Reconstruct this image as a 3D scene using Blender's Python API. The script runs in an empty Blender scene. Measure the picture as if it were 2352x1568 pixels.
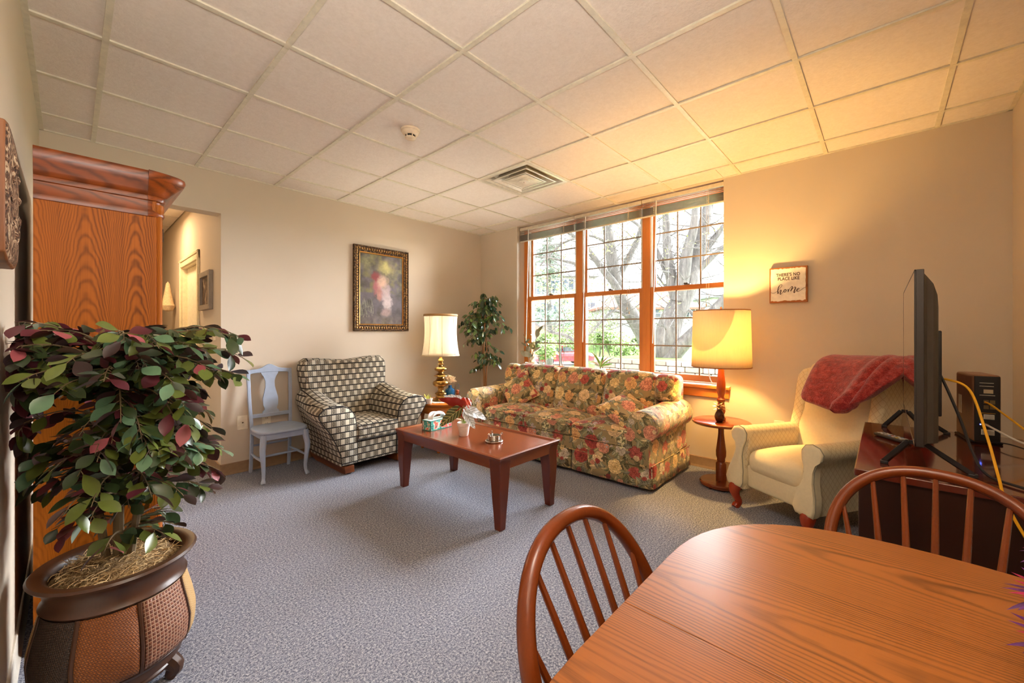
import bpy, bmesh, math, random
import numpy as np
from mathutils import Vector, Matrix
S = bpy.context.scene
COL = S.collection
R = math.radians
random.seed(7)
CEIL = 2.686

# ---------------------------------------------------------------- camera, sky, lights, exposure
cam_d = bpy.data.cameras.new('camera')
cam_d.sensor_width = 36
cam_d.lens = 932.55 / 2352 * 36
cam_d.shift_y = -20 / 2352
cam_d.clip_start = 0.02
cam_d.clip_end = 300
cam = bpy.data.objects.new('camera', cam_d)
COL.objects.link(cam)
cam.location = (0.4917, -1.5613, 1.27)
cam.rotation_euler = (R(90), 0, R(42.546 - 90))
S.camera = cam
S.view_settings.view_transform = 'Standard'
S.view_settings.look = 'None'
S.view_settings.exposure = 1.3
S.view_settings.gamma = 1.0
S.view_settings.use_curve_mapping = False
S.cycles.use_denoising = True
S.cycles.max_bounces = 8
S.cycles.diffuse_bounces = 5
S.cycles.glossy_bounces = 4
S.cycles.transmission_bounces = 6
S.cycles.transparent_max_bounces = 12
S.cycles.sample_clamp_indirect = 6
S.cycles.caustics_reflective = False
S.cycles.caustics_refractive = False

w = bpy.data.worlds.new('overcast_sky')
S.world = w
w.use_nodes = True
bg = w.node_tree.nodes['Background']
bg.inputs[0].default_value = (0.92, 0.96, 1.0, 1)
bg.inputs[1].default_value = 2.6

def light(name, kind, loc, rot, power, color, **kw):
    d = bpy.data.lights.new(name, kind)
    d.energy = power
    d.color = color
    for k, v in kw.items():
        setattr(d, k, v)
    o = bpy.data.objects.new(name, d)
    COL.objects.link(o)
    o.location = loc
    o.rotation_euler = rot
    return o
# hazy bright sky outside the windows
SUN_POW = 27.0
sun = light('hazy_sun', 'SUN', (20, -6, 15), (0, R(58), R(-24)), SUN_POW, (0.95, 0.97, 1.0), angle=R(75))
# two added fill lights out of view, then the hallway ceiling fixture
light('added_fill_down', 'AREA', (0.95, -1.2, CEIL - 0.03), (0, 0, 0), 8, (1.0, 0.86, 0.70), shape='RECTANGLE', size=0.6, size_y=0.6)  # added downward fill for the room, no fixture known here
light('added_fill_up', 'SPOT', (0.62, -1.95, 1.80), (R(180 - 34), 0, R(2)), 78, (1.0, 0.94, 0.86), shadow_soft_size=0.15, spot_size=R(165), spot_blend=1.0)  # added upward fill to brighten the ceiling, no lamp stands here
light('hall_ceiling_light', 'AREA', (0.92, 4.3, 2.60), (0, 0, 0), 10, (1.0, 0.68, 0.38), shape='DISK', size=0.35)
LAMP_R = (44.0, (1.0, 0.58, 0.18))
LAMP_L = (12.0, (1.0, 0.88, 0.70))

# ---------------------------------------------------------------- materials
def C(r, g, b):
    f = lambda c: (c / 255 / 12.92) if c <= 10.31 else ((c / 255 + 0.055) / 1.055) ** 2.4
    return (f(r), f(g), f(b), 1)

class V:                                   # tiny expression wrapper around math nodes
    def __init__(s, nt, sock): s.nt, s.s = nt, sock
    def op(s, o, b=None, c=None):
        n = s.nt.nodes.new('ShaderNodeMath'); n.operation = o
        for i, x in enumerate((s, b, c)):
            if x is None: continue
            if isinstance(x, V): s.nt.links.new(x.s, n.inputs[i])
            else: n.inputs[i].default_value = x
        return V(s.nt, n.outputs[0])
    def __add__(s, b): return s.op('ADD', b)
    def __sub__(s, b): return s.op('SUBTRACT', b)
    def __mul__(s, b): return s.op('MULTIPLY', b)
    def __truediv__(s, b): return s.op('DIVIDE', b)
    def floor(s): return s.op('FLOOR')
    def fract(s): return s.op('FRACT')
    def abs(s): return s.op('ABSOLUTE')
    def sin(s): return s.op('SINE')
    def mod(s, b): return s.op('FLOORED_MODULO', b)
    def gt(s, b): return s.op('GREATER_THAN', b)
    def lt(s, b): return s.op('LESS_THAN', b)
    def max(s, b): return s.op('MAXIMUM', b)
    def min(s, b): return s.op('MINIMUM', b)
    def pow(s, b): return s.op('POWER', b)

class Mt:
    def __init__(s, name, rough=0.5, metal=0.0, spec=0.5):
        s.m = bpy.data.materials.new(name); s.m.use_nodes = True
        s.nt = s.m.node_tree
        s.b = s.nt.nodes['Principled BSDF']
        s.b.inputs['Roughness'].default_value = rough
        s.b.inputs['Metallic'].default_value = metal
        s.b.inputs['Specular IOR Level'].default_value = spec
    def n(s, t): return s.nt.nodes.new(t)
    def coord(s, kind='Object', scale=(1, 1, 1), rot=(0, 0, 0)):
        t = s.n('ShaderNodeTexCoord'); mp = s.n('ShaderNodeMapping')
        s.nt.links.new(t.outputs[kind], mp.inputs[0])
        mp.inputs['Scale'].default_value = scale
        mp.inputs['Rotation'].default_value = rot
        return mp.outputs[0]
    def noise(s, vec, scale, detail=3, rough=0.55, dist=0.0):
        t = s.n('ShaderNodeTexNoise')
        s.nt.links.new(vec, t.inputs['Vector'])
        t.inputs['Scale'].default_value = scale; t.inputs['Detail'].default_value = detail
        t.inputs['Roughness'].default_value = rough; t.inputs['Distortion'].default_value = dist
        return V(s.nt, t.outputs[0])
    def xyz(s, vec):
        t = s.n('ShaderNodeSeparateXYZ'); s.nt.links.new(vec, t.inputs[0])
        return [V(s.nt, t.outputs[i]) for i in range(3)]
    def ramp(s, v, stops, mode='LINEAR'):
        t = s.n('ShaderNodeValToRGB'); s.nt.links.new(v.s, t.inputs[0])
        e = t.color_ramp.elements; t.color_ramp.interpolation = mode
        while len(e) < len(stops): e.new(0.5)
        for i, (p, c) in enumerate(stops):
            e[i].position = p; e[i].color = c
        return t.outputs[0]
    def mix(s, fac, a, b, mode='MIX'):
        t = s.n('ShaderNodeMix'); t.data_type = 'RGBA'; t.blend_type = mode
        for sock, x in ((t.inputs['Factor'], fac), (t.inputs['A'], a), (t.inputs['B'], b)):
            pass
        ins = [t.inputs[0], t.inputs[6], t.inputs[7]]
        for sock, x in zip(ins, (fac, a, b)):
            if isinstance(x, V): s.nt.links.new(x.s, sock)
            elif isinstance(x, bpy.types.NodeSocket): s.nt.links.new(x, sock)
            else: sock.default_value = x
        return t.outputs[2]
    def base(s, c):
        if isinstance(c, bpy.types.NodeSocket): s.nt.links.new(c, s.b.inputs['Base Color'])
        else: s.b.inputs['Base Color'].default_value = c
        return s
    def bump(s, v, strength=0.3, dist=0.01):
        t = s.n('ShaderNodeBump'); t.inputs['Strength'].default_value = strength
        t.inputs['Distance'].default_value = dist
        s.nt.links.new(v.s, t.inputs['Height']); s.nt.links.new(t.outputs[0], s.b.inputs['Normal'])
        return s
    def set(s, **k):
        for a, v in k.items(): s.b.inputs[a.replace('_', ' ')].default_value = v
        return s

MATS = {}
def plain(name, col, rough=0.5, metal=0.0, spec=0.5, var=0.08, scale=30, bump=0.0, bscale=200, bdist=0.002):
    """one colour with a little procedural mottling"""
    if name in MATS: return MATS[name]
    m = Mt(name, rough, metal, spec)
    vec = m.coord()
    n = m.noise(vec, scale, 2)
    lo = tuple(c * (1 - var) for c in col[:3]) + (1,); hi = tuple(min(1, c * (1 + var)) for c in col[:3]) + (1,)
    m.base(m.ramp(n, [(0.3, lo), (0.7, hi)]))
    if bump: m.bump(m.noise(vec, bscale, 2), bump, bdist)
    MATS[name] = m.m
    return m.m

def wood(name, c1, c2, axis='x', rough=0.35, freq=7.0, scale=1.0, contrast=1.0, spec=0.5, fine=0.35, coat=0.0):
    if name in MATS: return MATS[name]
    m = Mt(name, rough, 0, spec)
    k = {'x': (0.07, 1, 1), 'y': (1, 0.07, 1), 'z': (1, 1, 0.07)}[axis]
    k2 = {'x': (0.015, 1, 1), 'y': (1, 0.015, 1), 'z': (1, 1, 0.015)}[axis]
    v1 = m.coord('Object', tuple(a * scale for a in k))
    n = m.noise(v1, 2.4, 1.5, 0.4, 0.15)
    rings = ((n * (freq * 6.283)).sin() * 0.5 + 0.5).pow(2.2)
    v2 = m.coord('Object', k2)
    pores = m.noise(v2, 210.0, 2, 0.7)
    broad = m.noise(m.coord('Object', k), 5.0, 2)
    patch = m.noise(m.coord('Object', k), 9.0, 1)
    f = ((rings * (patch * 1.6 - 0.2)) * (-0.75 * contrast) + pores * fine + broad * 0.5 + 0.30).max(0.0).min(1.0)
    m.base(m.ramp(f, [(0.05, c1), (0.95, c2)]))
    m.bump(pores, 0.06, 0.001)
    if coat: m.set(Coat_Weight=coat, Coat_Roughness=0.12)
    MATS[name] = m.m
    return m.m

def oak(name, c1, c2, grain='z', cross='x', period=0.17, off=0.0, k=90.0, lp=0.045, rough=0.38, spec=0.5, pore=0.5, dark=0.7):
    """plain-sawn oak: nested cathedral arches along the grain, fine pores"""
    m = Mt(name, rough, 0, spec)
    vec = m.coord()
    c = dict(zip('xyz', m.xyz(vec))); st = {'x': (0.12, 1, 1), 'y': (1, 0.12, 1), 'z': (1, 1, 0.12)}[grain]
    st2 = {'x': (0.012, 1, 1), 'y': (1, 0.012, 1), 'z': (1, 1, 0.012)}[grain]
    wob = m.noise(m.coord('Object', st), 9.0, 2)
    x = c[cross] + (wob - 0.5) * 0.05 + off
    d = ((x * (1 / period)).fract() - 0.5).abs() * period
    cell = (x * (1 / period)).floor()
    g = c[grain] + (cell * 2.399).sin() * 0.9 + d * d * k + (m.noise(vec, 11.0, 2) - 0.5) * 0.14
    ring = ((g * (6.283 / lp)).sin() * 0.5 + 0.5).pow(2.0)
    pores = m.noise(m.coord('Object', st2), 260.0, 2, 0.7)
    strk = m.noise(m.coord('Object', st2), 60.0, 2, 0.6)
    patch = m.noise(m.coord('Object', st), 5.0, 1)
    f = (pores * pore + strk * 0.35 + 0.42 - ring * (patch * 1.5 - 0.15) * dark).max(0.0).min(1.0)
    m.base(m.ramp(f, [(0.12, c1), (0.92, c2)]))
    m.bump(pores, 0.08, 0.001)
    MATS[name] = m.m
    return m.m

def emit(name, col, power):
    m = Mt(name)
    m.base(col)
    m.b.inputs['Emission Color'].default_value = col
    m.b.inputs['Emission Strength'].default_value = power
    return m.m

# ---------------------------------------------------------------- mesh builder
class MB:
    def __init__(s): s.v = []; s.f = []
    def add(s, vs, fs):
        o = len(s.v); s.v += [tuple(p) for p in vs]; s.f += [tuple(i + o for i in f) for f in fs]
        return s
    def box(s, x0, x1, y0, y1, z0, z1):
        x0, x1 = min(x0, x1), max(x0, x1); y0, y1 = min(y0, y1), max(y0, y1); z0, z1 = min(z0, z1), max(z0, z1)
        return s.add([(x0, y0, z0), (x1, y0, z0), (x1, y1, z0), (x0, y1, z0), (x0, y0, z1), (x1, y0, z1), (x1, y1, z1), (x0, y1, z1)],
                     [(0, 3, 2, 1), (4, 5, 6, 7), (0, 1, 5, 4), (1, 2, 6, 5), (2, 3, 7, 6), (3, 0, 4, 7)])
    def rbox(s, c, size, r=0.03, bulge=(0, 0, 0), n=4, m=4, tf=None):
        """rounded box with optional puffed faces; tf maps a local point to a world point"""
        h = [a / 2 for a in size]; r = min(r, min(h) * 0.98)
        def ticks(hh):
            e = [hh - r + r * math.sin(R(90) * i / n) for i in range(n + 1)] if False else [hh - r + r * i / n for i in range(n + 1)]
            inner = [(-1 + 2 * i / m) * (hh - r) for i in range(1, m)]
            return [-a for a in reversed(e)] + inner + e
        T = [ticks(a) for a in h]
        idx = {}; vs = []; fs = []
        def vid(p):
            k = tuple(round(a, 6) for a in p)
            if k in idx: return idx[k]
            cl = [max(-(h[i] - r), min(h[i] - r, p[i])) for i in range(3)]
            d = [p[i] - cl[i] for i in range(3)]; L = math.sqrt(sum(a * a for a in d)) or 1
            q = [cl[i] + d[i] / L * r for i in range(3)]
            for ax in range(3):
                if bulge[ax]:
                    o = [i for i in range(3) if i != ax]
                    g = 1
                    for i in o: g *= max(0, 1 - (q[i] / h[i]) ** 2)
                    q[ax] += bulge[ax] * g * (q[ax] / h[ax])
            if tf: q = tf(q)
            else: q = [q[i] + c[i] for i in range(3)]
            idx[k] = len(vs); vs.append(tuple(q)); return idx[k]
        for ax in range(3):
            a, b = [(1, 2), (2, 0), (0, 1)][ax]
            for sg in (-1, 1):
                for i in range(len(T[a]) - 1):
                    for j in range(len(T[b]) - 1):
                        q = []
                        for (ii, jj) in ((i, j), (i + 1, j), (i + 1, j + 1), (i, j + 1)):
                            p = [0, 0, 0]; p[ax] = sg * h[ax]; p[a] = T[a][ii]; p[b] = T[b][jj]; q.append(vid(p))
                        if sg < 0: q.reverse()
                        if len(set(q)) == 4: fs.append(tuple(q))
        return s.add(vs, fs)
    def tube(s, pts, rad, n=10, cap=True, flat=1.0, up=None):
        pts = [Vector(p) for p in pts]
        if not hasattr(rad, '__len__'): rad = [rad] * len(pts)
        vs = []; fs = []; prev = None
        for i, p in enumerate(pts):
            t = (pts[min(i + 1, len(pts) - 1)] - pts[max(i - 1, 0)]).normalized()
            if prev is None:
                a = Vector(up) if up else (Vector((0, 0, 1)) if abs(t.z) < 0.9 else Vector((1, 0, 0)))
                u = (a - t * a.dot(t)).normalized()
            else:
                u = (prev - t * prev.dot(t)).normalized()
            prev = u; v = t.cross(u)
            for k in range(n):
                g = 2 * math.pi * k / n
                vs.append(p + u * (math.cos(g) * rad[i]) + v * (math.sin(g) * rad[i] * flat))
        for i in range(len(pts) - 1):
            for k in range(n):
                k2 = (k + 1) % n
                fs.append((i * n + k, i * n + k2, (i + 1) * n + k2, (i + 1) * n + k))
        if cap:
            fs.append(tuple(range(n - 1, -1, -1))); fs.append(tuple((len(pts) - 1) * n + k for k in range(n)))
        return s.add(vs, fs)
    def lathe(s, prof, c=(0, 0, 0), n=28, sx=1.0, sy=1.0, cap=True):
        vs = []; fs = []
        for (r, z) in prof:
            for k in range(n):
                g = 2 * math.pi * k / n
                vs.append((c[0] + r * sx * math.cos(g), c[1] + r * sy * math.sin(g), c[2] + z))
        for i in range(len(prof) - 1):
            for k in range(n):
                k2 = (k + 1) % n
                fs.append((i * n + k, i * n + k2, (i + 1) * n + k2, (i + 1) * n + k))
        if cap:
            fs.append(tuple(range(n - 1, -1, -1))); fs.append(tuple((len(prof) - 1) * n + k for k in range(n)))
        return s.add(vs, fs)
    def prism(s, out, plane, lo, hi, f=None):
        """outline (a,b) extruded along the third axis"""
        mk = {'xz': lambda a, b, t: (a, t, b), 'yz': lambda a, b, t: (t, a, b), 'xy': lambda a, b, t: (a, b, t)}[plane]
        n = len(out)
        vs = [mk(a, b, lo) for a, b in out] + [mk(a, b, hi) for a, b in out]
        if f: vs = [f(p) for p in vs]
        fs = [tuple(range(n - 1, -1, -1)), tuple(range(n, 2 * n))] + [(i, (i + 1) % n, (i + 1) % n + n, i + n) for i in range(n)]
        return s.add(vs, fs)
    def loft(s, rings, cap=True, closed=True):
        n = len(rings[0]); vs = [p for r in rings for p in r]; fs = []
        for i in range(len(rings) - 1):
            for k in range(n if closed else n - 1):
                k2 = (k + 1) % n
                fs.append((i * n + k, i * n + k2, (i + 1) * n + k2, (i + 1) * n + k))
        if cap and closed:
            fs.append(tuple(range(n - 1, -1, -1))); fs.append(tuple((len(rings) - 1) * n + k for k in range(n)))
        return s.add(vs, fs)
    def sheet(s, fn, nu, nv):
        vs = [fn(i / nu, j / nv) for j in range(nv + 1) for i in range(nu + 1)]
        fs = [(j * (nu + 1) + i, j * (nu + 1) + i + 1, (j + 1) * (nu + 1) + i + 1, (j + 1) * (nu + 1) + i) for j in range(nv) for i in range(nu)]
        return s.add(vs, fs)

ROOT = {}
def uv_box(me):
    uv = me.uv_layers.new(name='UVMap')
    nv = len(me.loops)
    co = np.empty(len(me.vertices) * 3); me.vertices.foreach_get('co', co); co = co.reshape(-1, 3)
    li = np.empty(nv, dtype=np.int32); me.loops.foreach_get('vertex_index', li)
    out = np.zeros((nv, 2))
    for p in me.polygons:
        n = p.normal; ax = max(range(3), key=lambda i: abs(n[i]) * (1.15 if i == 2 else 1))
        sl = slice(p.loop_start, p.loop_start + p.loop_total)
        c = co[li[sl]]
        if ax == 0: out[sl] = c[:, [1, 2]]
        elif ax == 1: out[sl] = c[:, [0, 2]]
        else: out[sl] = c[:, [1, 0]]
    uv.data.foreach_set('uv', out.ravel())

def obj(name, mb, mat, parent=None, world=True, smooth=35, bevel=0.0, seg=2, sub=0, solid=0.0, kind=None, label=None, uv=False, recalc=True):
    me = bpy.data.meshes.new(name)
    vs = mb.v
    if parent is not None and world and parent.name in ROOT:
        o = ROOT[parent.name]; vs = [(a - o[0], b - o[1], c - o[2]) for a, b, c in vs]
    me.from_pydata(vs, [], mb.f)
    if recalc:
        bm = bmesh.new(); bm.from_mesh(me); bmesh.ops.recalc_face_normals(bm, faces=bm.faces); bm.to_mesh(me); bm.free()
    if uv: uv_box(me)
    if smooth:
        me.shade_smooth()
        if not sub: me.set_sharp_from_angle(angle=R(smooth))
    o = bpy.data.objects.new(name, me)
    COL.objects.link(o)
    if mat: me.materials.append(mat)
    if parent is not None:
        o.parent = parent
        if parent.name in ROOT: ROOT[o.name] = ROOT[parent.name]
    if bevel:
        b = o.modifiers.new('bevel', 'BEVEL'); b.width = bevel; b.segments = seg; b.limit_method = 'ANGLE'; b.angle_limit = R(40)
    if solid:
        b = o.modifiers.new('solid', 'SOLIDIFY'); b.thickness = solid; b.offset = 0
    if sub:
        b = o.modifiers.new('sub', 'SUBSURF'); b.levels = sub; b.render_levels = sub
    if kind: o['kind'] = kind
    if label: o['label'] = label
    return o

def thing(name, label, cat, loc=(0, 0, 0), rz=0.0, group=None):
    o = bpy.data.objects.new(name, None); COL.objects.link(o)
    o.empty_display_size = 0.1
    o.location = loc; o.rotation_euler = (0, 0, rz)
    o['label'] = label; o['category'] = cat
    if group: o['group'] = group
    if rz == 0: ROOT[o.name] = tuple(loc)
    return o
def tag(o, label, cat, group=None):
    o['label'] = label; o['category'] = cat
    if group: o['group'] = group
    return o
def struct(name, mb=None, mat=None, parent=None, **k):
    if mb is None:
        o = bpy.data.objects.new(name, None); COL.objects.link(o); o['kind'] = 'structure'; return o
    o = obj(name, mb, mat, parent, **k)
    if parent is None: o['kind'] = 'structure'
    return o
def share(name, src, parent, loc=(0, 0, 0), rot=None, scale=None, mat4=None):
    """another object on the same mesh data"""
    o = bpy.data.objects.new(name, src); COL.objects.link(o)
    if parent is not None: o.parent = parent
    if mat4 is not None: o.matrix_basis = mat4
    else:
        o.location = loc
        if rot: o.rotation_euler = rot
        if scale: o.scale = scale
    return o
def curve_pts(P, n=8):
    """Catmull-Rom through the points"""
    P = [Vector(p) for p in P]; out = []
    for i in range(len(P) - 1):
        p0, p1, p2, p3 = P[max(i - 1, 0)], P[i], P[i + 1], P[min(i + 2, len(P) - 1)]
        for k in range(n):
            t = k / n
            out.append(0.5 * ((2 * p1) + (p2 - p0) * t + (2 * p0 - 5 * p1 + 4 * p2 - p3) * t * t + (3 * p1 - p0 - 3 * p2 + p3) * t ** 3))
    out.append(P[-1])
    return out
# ---------------------------------------------------------------- room shell
def wall_mat(name, col):
    m = Mt(name, 0.75, 0, 0.3)
    vec = m.coord()
    n = m.noise(vec, 2.0, 2)
    m.base(m.ramp(n, [(0.3, tuple(c * 0.97 for c in col[:3]) + (1,)), (0.7, col)]))
    m.bump(m.noise(vec, 260, 2), 0.10, 0.002)
    return m.m
M_WALL = wall_mat('greige_wall_paint', C(210, 197, 178))
M_BASE = plain('tan_vinyl_base', C(150, 122, 92), 0.5)
M_BASEW = plain('cream_vinyl_base', C(214, 206, 192), 0.5)
def carpet_mat():
    m = Mt('blue_grey_carpet', 0.95, 0, 0.1)
    vec = m.coord()
    a = m.noise(vec, 110, 3, 0.75); b = m.noise(vec, 260, 2, 0.6); c = m.noise(vec, 3, 2)
    f = a * 0.75 + b * 0.35 - 0.05
    col = m.ramp(f, [(0.36, C(62, 67, 86)), (0.5, C(134, 140, 157)), (0.64, C(204, 206, 214))])
    m.base(m.mix(c * 0.22, col, C(122, 118, 116)))
    m.bump(b + a, 0.6, 0.006)
    return m.m
M_CARPET = carpet_mat()
XL, XW, YB, YR = 0.348, 4.54, 2.77, -2.16
struct('floor', MB().box(XL - 0.2, XW + 0.1, YR - 0.2, 6.7, -0.1, 0), M_CARPET, smooth=0)
struct('wall_left', MB().box(XL - 0.15, XL, YR - 0.15, YB, 0, CEIL), M_WALL, smooth=0)
struct('wall_right', MB().box(XL - 0.15, XW, YR - 0.15, YR, 0, CEIL), M_WALL, smooth=0)
HX0, HX1, HZ = 0.45, 1.398, 2.327
b = MB().box(XL - 0.15, HX0, YB, YB + 0.15, 0, CEIL).box(HX1, XW + 0.36, YB, YB + 0.15, 0, CEIL).box(HX0, HX1, YB, YB + 0.15, HZ, CEIL)
struct('wall_back', b, M_WALL, smooth=0)
RY0, RY1, SZ = -0.475, 2.062, 0.785            # window recess
b = MB().box(XW, XW + 0.36, RY1, YB, 0, CEIL).box(XW, XW + 0.36, YR - 0.15, RY0, 0, CEIL).box(XW, XW + 0.36, RY0, RY1, 0, SZ - 0.04)
b.box(XW, XW + 0.36, YR - 0.15, YB + 0.15, CEIL, CEIL + 0.5).box(XW + 0.17, XW + 0.36, RY0, RY1, 2.672, CEIL)
struct('wall_window', b, M_WALL, smooth=0)
# hallway beyond the opening
b = MB().box(HX1, HX1 + 0.12, YB + 0.15, 3.72, 0, 2.7).box(HX1, HX1 + 0.12, 4.62, 6.6, 0, 2.7).box(HX1, HX1 + 0.12, 3.72, 4.62, 2.04, 2.7)
struct('wall_hall_right', b, M_WALL, smooth=0)
struct('wall_hall_left', MB().box(HX0 - 0.12, HX0, YB + 0.15, 6.6, 0, 2.7), M_WALL, smooth=0)
struct('wall_hall_end', MB().box(HX0 - 0.12, HX1 + 0.12, 6.6, 6.7, 0, 2.7), M_WALL, smooth=0)

def base_board(name, p0, p1, nrm, mat, h=0.1, t=0.008, toe=0.016):
    (x0, y0), (x1, y1) = p0, p1; nx, ny = nrm
    prof = [(0, 0), (toe, 0), (toe, 0.004), (t + 0.002, 0.014), (t, 0.022), (t, h - 0.004), (t - 0.003, h), (0, h)]
    rings = [[(x + nx * a, y + ny * a, z) for a, z in prof] for x, y in ((x0, y0), (x1, y1))]
    return struct(name, MB().loft(rings), mat)
base_board('baseboard_back', (HX1, YB), (XW, YB), (0, -1), M_BASE)
base_board('baseboard_window', (XW, YR), (XW, YB), (-1, 0), M_BASE)
base_board('baseboard_left', (XL, YR), (XL, YB), (1, 0), M_BASEW)
base_board('baseboard_right', (XL, YR), (XW, YR), (0, 1), M_BASE)
base_board('baseboard_hall', (HX1, YB), (HX1, 3.62), (-1, 0), M_BASE)

# ceiling: lay-in tiles in an exposed grid
def tile_mat():
    m = Mt('mineral_ceiling_tile', 0.9, 0, 0.2)
    vec = m.coord('Object')
    t = m.n('ShaderNodeObjectInfo')
    add = m.n('ShaderNodeVectorMath'); add.operation = 'ADD'
    m.nt.links.new(vec, add.inputs[0]); m.nt.links.new(t.outputs['Location'], add.inputs[1])
    a = m.noise(add.outputs[0], 70, 3, 0.6); b2 = m.noise(add.outputs[0], 25, 2, 0.6)
    m.base(m.ramp(a * 0.6 + b2 * 0.4, [(0.3, C(226, 217, 207)), (0.65, C(236, 228, 219))]))
    m.bump(a + b2 * 0.4, 0.4, 0.005)
    return m.m
M_TILE = tile_mat()
M_GRID = plain('cream_ceiling_grid', C(219, 213, 193), 0.45)
ceil = struct('ceiling', MB().box(XL - 0.2, XW + 0.35, YR - 0.2, YB + 0.2, CEIL + 0.05, CEIL + 0.12), plain('plenum_board', C(200, 190, 175), 0.9), smooth=0)
G = 0.6096; gw = 0.0125
XS = [XL] + [k * G for k in range(1, 8)] + [XW + 0.17]
YS = [YR] + [k * G for k in range(-3, 5)] + [YB]
tile_cache = {}
VENT = (5, -1)
for i in range(len(XS) - 1):
    for j in range(len(YS) - 1):
        x0, x1, y0, y1 = XS[i] + gw * 0.6, XS[i + 1] - gw * 0.6, YS[j] + gw * 0.6, YS[j + 1] - gw * 0.6
        if i == 5 and abs(YS[j] - G) < 0.01: continue          # the air diffuser sits here
        parts = [(x0, x1, y0, y1)]
        if i == len(XS) - 2:                                    # the last row runs on into the window recess only
            parts = []
            if y0 < RY0: parts.append((x0, XW - 0.012, y0, min(y1, RY0)))
            if y1 > RY1: parts.append((x0, XW - 0.012, max(y0, RY1), y1))
            a, c = max(y0, RY0 + 0.003), min(y1, RY1 - 0.003)
            if c > a: parts.append((x0, x1, a, c))
        for (a0, a1, c0, c1) in parts:
            k = (round(a1 - a0, 4), round(c1 - c0, 4))
            if k not in tile_cache:
                hx, hy = k[0] / 2, k[1] / 2
                o = obj('tile', MB().box(-hx, hx, -hy, hy, 0.002, 0.017), M_TILE, ceil, smooth=0)
                tile_cache[k] = o.data
            else: o = share('tile', tile_cache[k], ceil)
            o.location = ((a0 + a1) / 2, (c0 + c1) / 2, CEIL + 0.004)
gbev = 0.0
for x in XS[1:-1]:
    ys = (YR, YB)
    obj('grid_runner', MB().box(x - gw, x + gw, ys[0], ys[1], CEIL - 0.003, CEIL + 0.03), M_GRID, ceil, smooth=0)
for y in YS[1:-1]:
    xe = XW + 0.17 if RY0 < y < RY1 else XW
    obj('grid_runner', MB().box(XL, xe, y - gw, y + gw, CEIL - 0.0022, CEIL + 0.03), M_GRID, ceil, smooth=0)
b = MB().box(XL, XL + 0.022, YR, YB, CEIL - 0.004, CEIL + 0.02).box(XL, XW, YB - 0.012, YB, CEIL - 0.004, CEIL + 0.02)
b.box(XL, XW, YR, YR + 0.022, CEIL - 0.004, CEIL + 0.02).box(XW - 0.012, XW, YR, RY0, CEIL - 0.004, CEIL + 0.02).box(XW - 0.012, XW, RY1, YB, CEIL - 0.004, CEIL + 0.02)
obj('wall_angle', b, M_GRID, ceil, smooth=0)
hc = struct('ceiling_hall', MB().box(HX0, HX1, YB + 0.15, 6.6, 2.69, 2.75), plain('plenum_board', C(200, 190, 175)), smooth=0)
for j in range(6):
    for (x0, x1) in ((HX0, 0.97), (0.97, HX1)):
        y0 = YB + 0.16 + j * 0.61
        obj('tile', MB().box(x0 + 0.013, x1 - 0.013, y0 + 0.013, min(y0 + 0.597, 6.59), 2.668, 2.685), M_TILE, hc, smooth=0)
obj('grid_runner', MB().box(0.957, 0.983, YB + 0.15, 6.6, 2.663, 2.69), M_GRID, hc, smooth=0)

# ---------------------------------------------------------------- windows
M_WIN = wood('honey_stained_window_wood', C(168, 88, 30), C(208, 128, 54), 'z', 0.35, 5, 2.0, 0.5)
M_WINY = wood('honey_stained_window_wood_across', C(168, 88, 30), C(208, 128, 54), 'y', 0.35, 5, 2.0, 0.5)
M_TRACK = plain('white_jamb_liner', C(226, 222, 210), 0.5)
M_MUNT = plain('taupe_grille_bar', C(138, 122, 104), 0.5)
def glass_mat(name, tint=(1, 1, 1, 1), gloss=0.06):
    m = bpy.data.materials.new(name); m.use_nodes = True; nt = m.node_tree
    nt.nodes.clear()
    out = nt.nodes.new('ShaderNodeOutputMaterial'); mx = nt.nodes.new('ShaderNodeMixShader')
    t = nt.nodes.new('ShaderNodeBsdfTransparent'); g = nt.nodes.new('ShaderNodeBsdfGlossy')
    fr = nt.nodes.new('ShaderNodeFresnel'); fr.inputs[0].default_value = 1.45
    t.inputs[0].default_value = tint; g.inputs['Roughness'].default_value = 0.02
    nt.links.new(fr.outputs[0], mx.inputs[0]); nt.links.new(t.outputs[0], mx.inputs[1]); nt.links.new(g.outputs[0], mx.inputs[2])
    nt.links.new(mx.outputs[0], out.inputs[0])
    return m
M_GLASS = glass_mat('window_glass')
XG_L, XG_U = 4.715, 4.755
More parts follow.
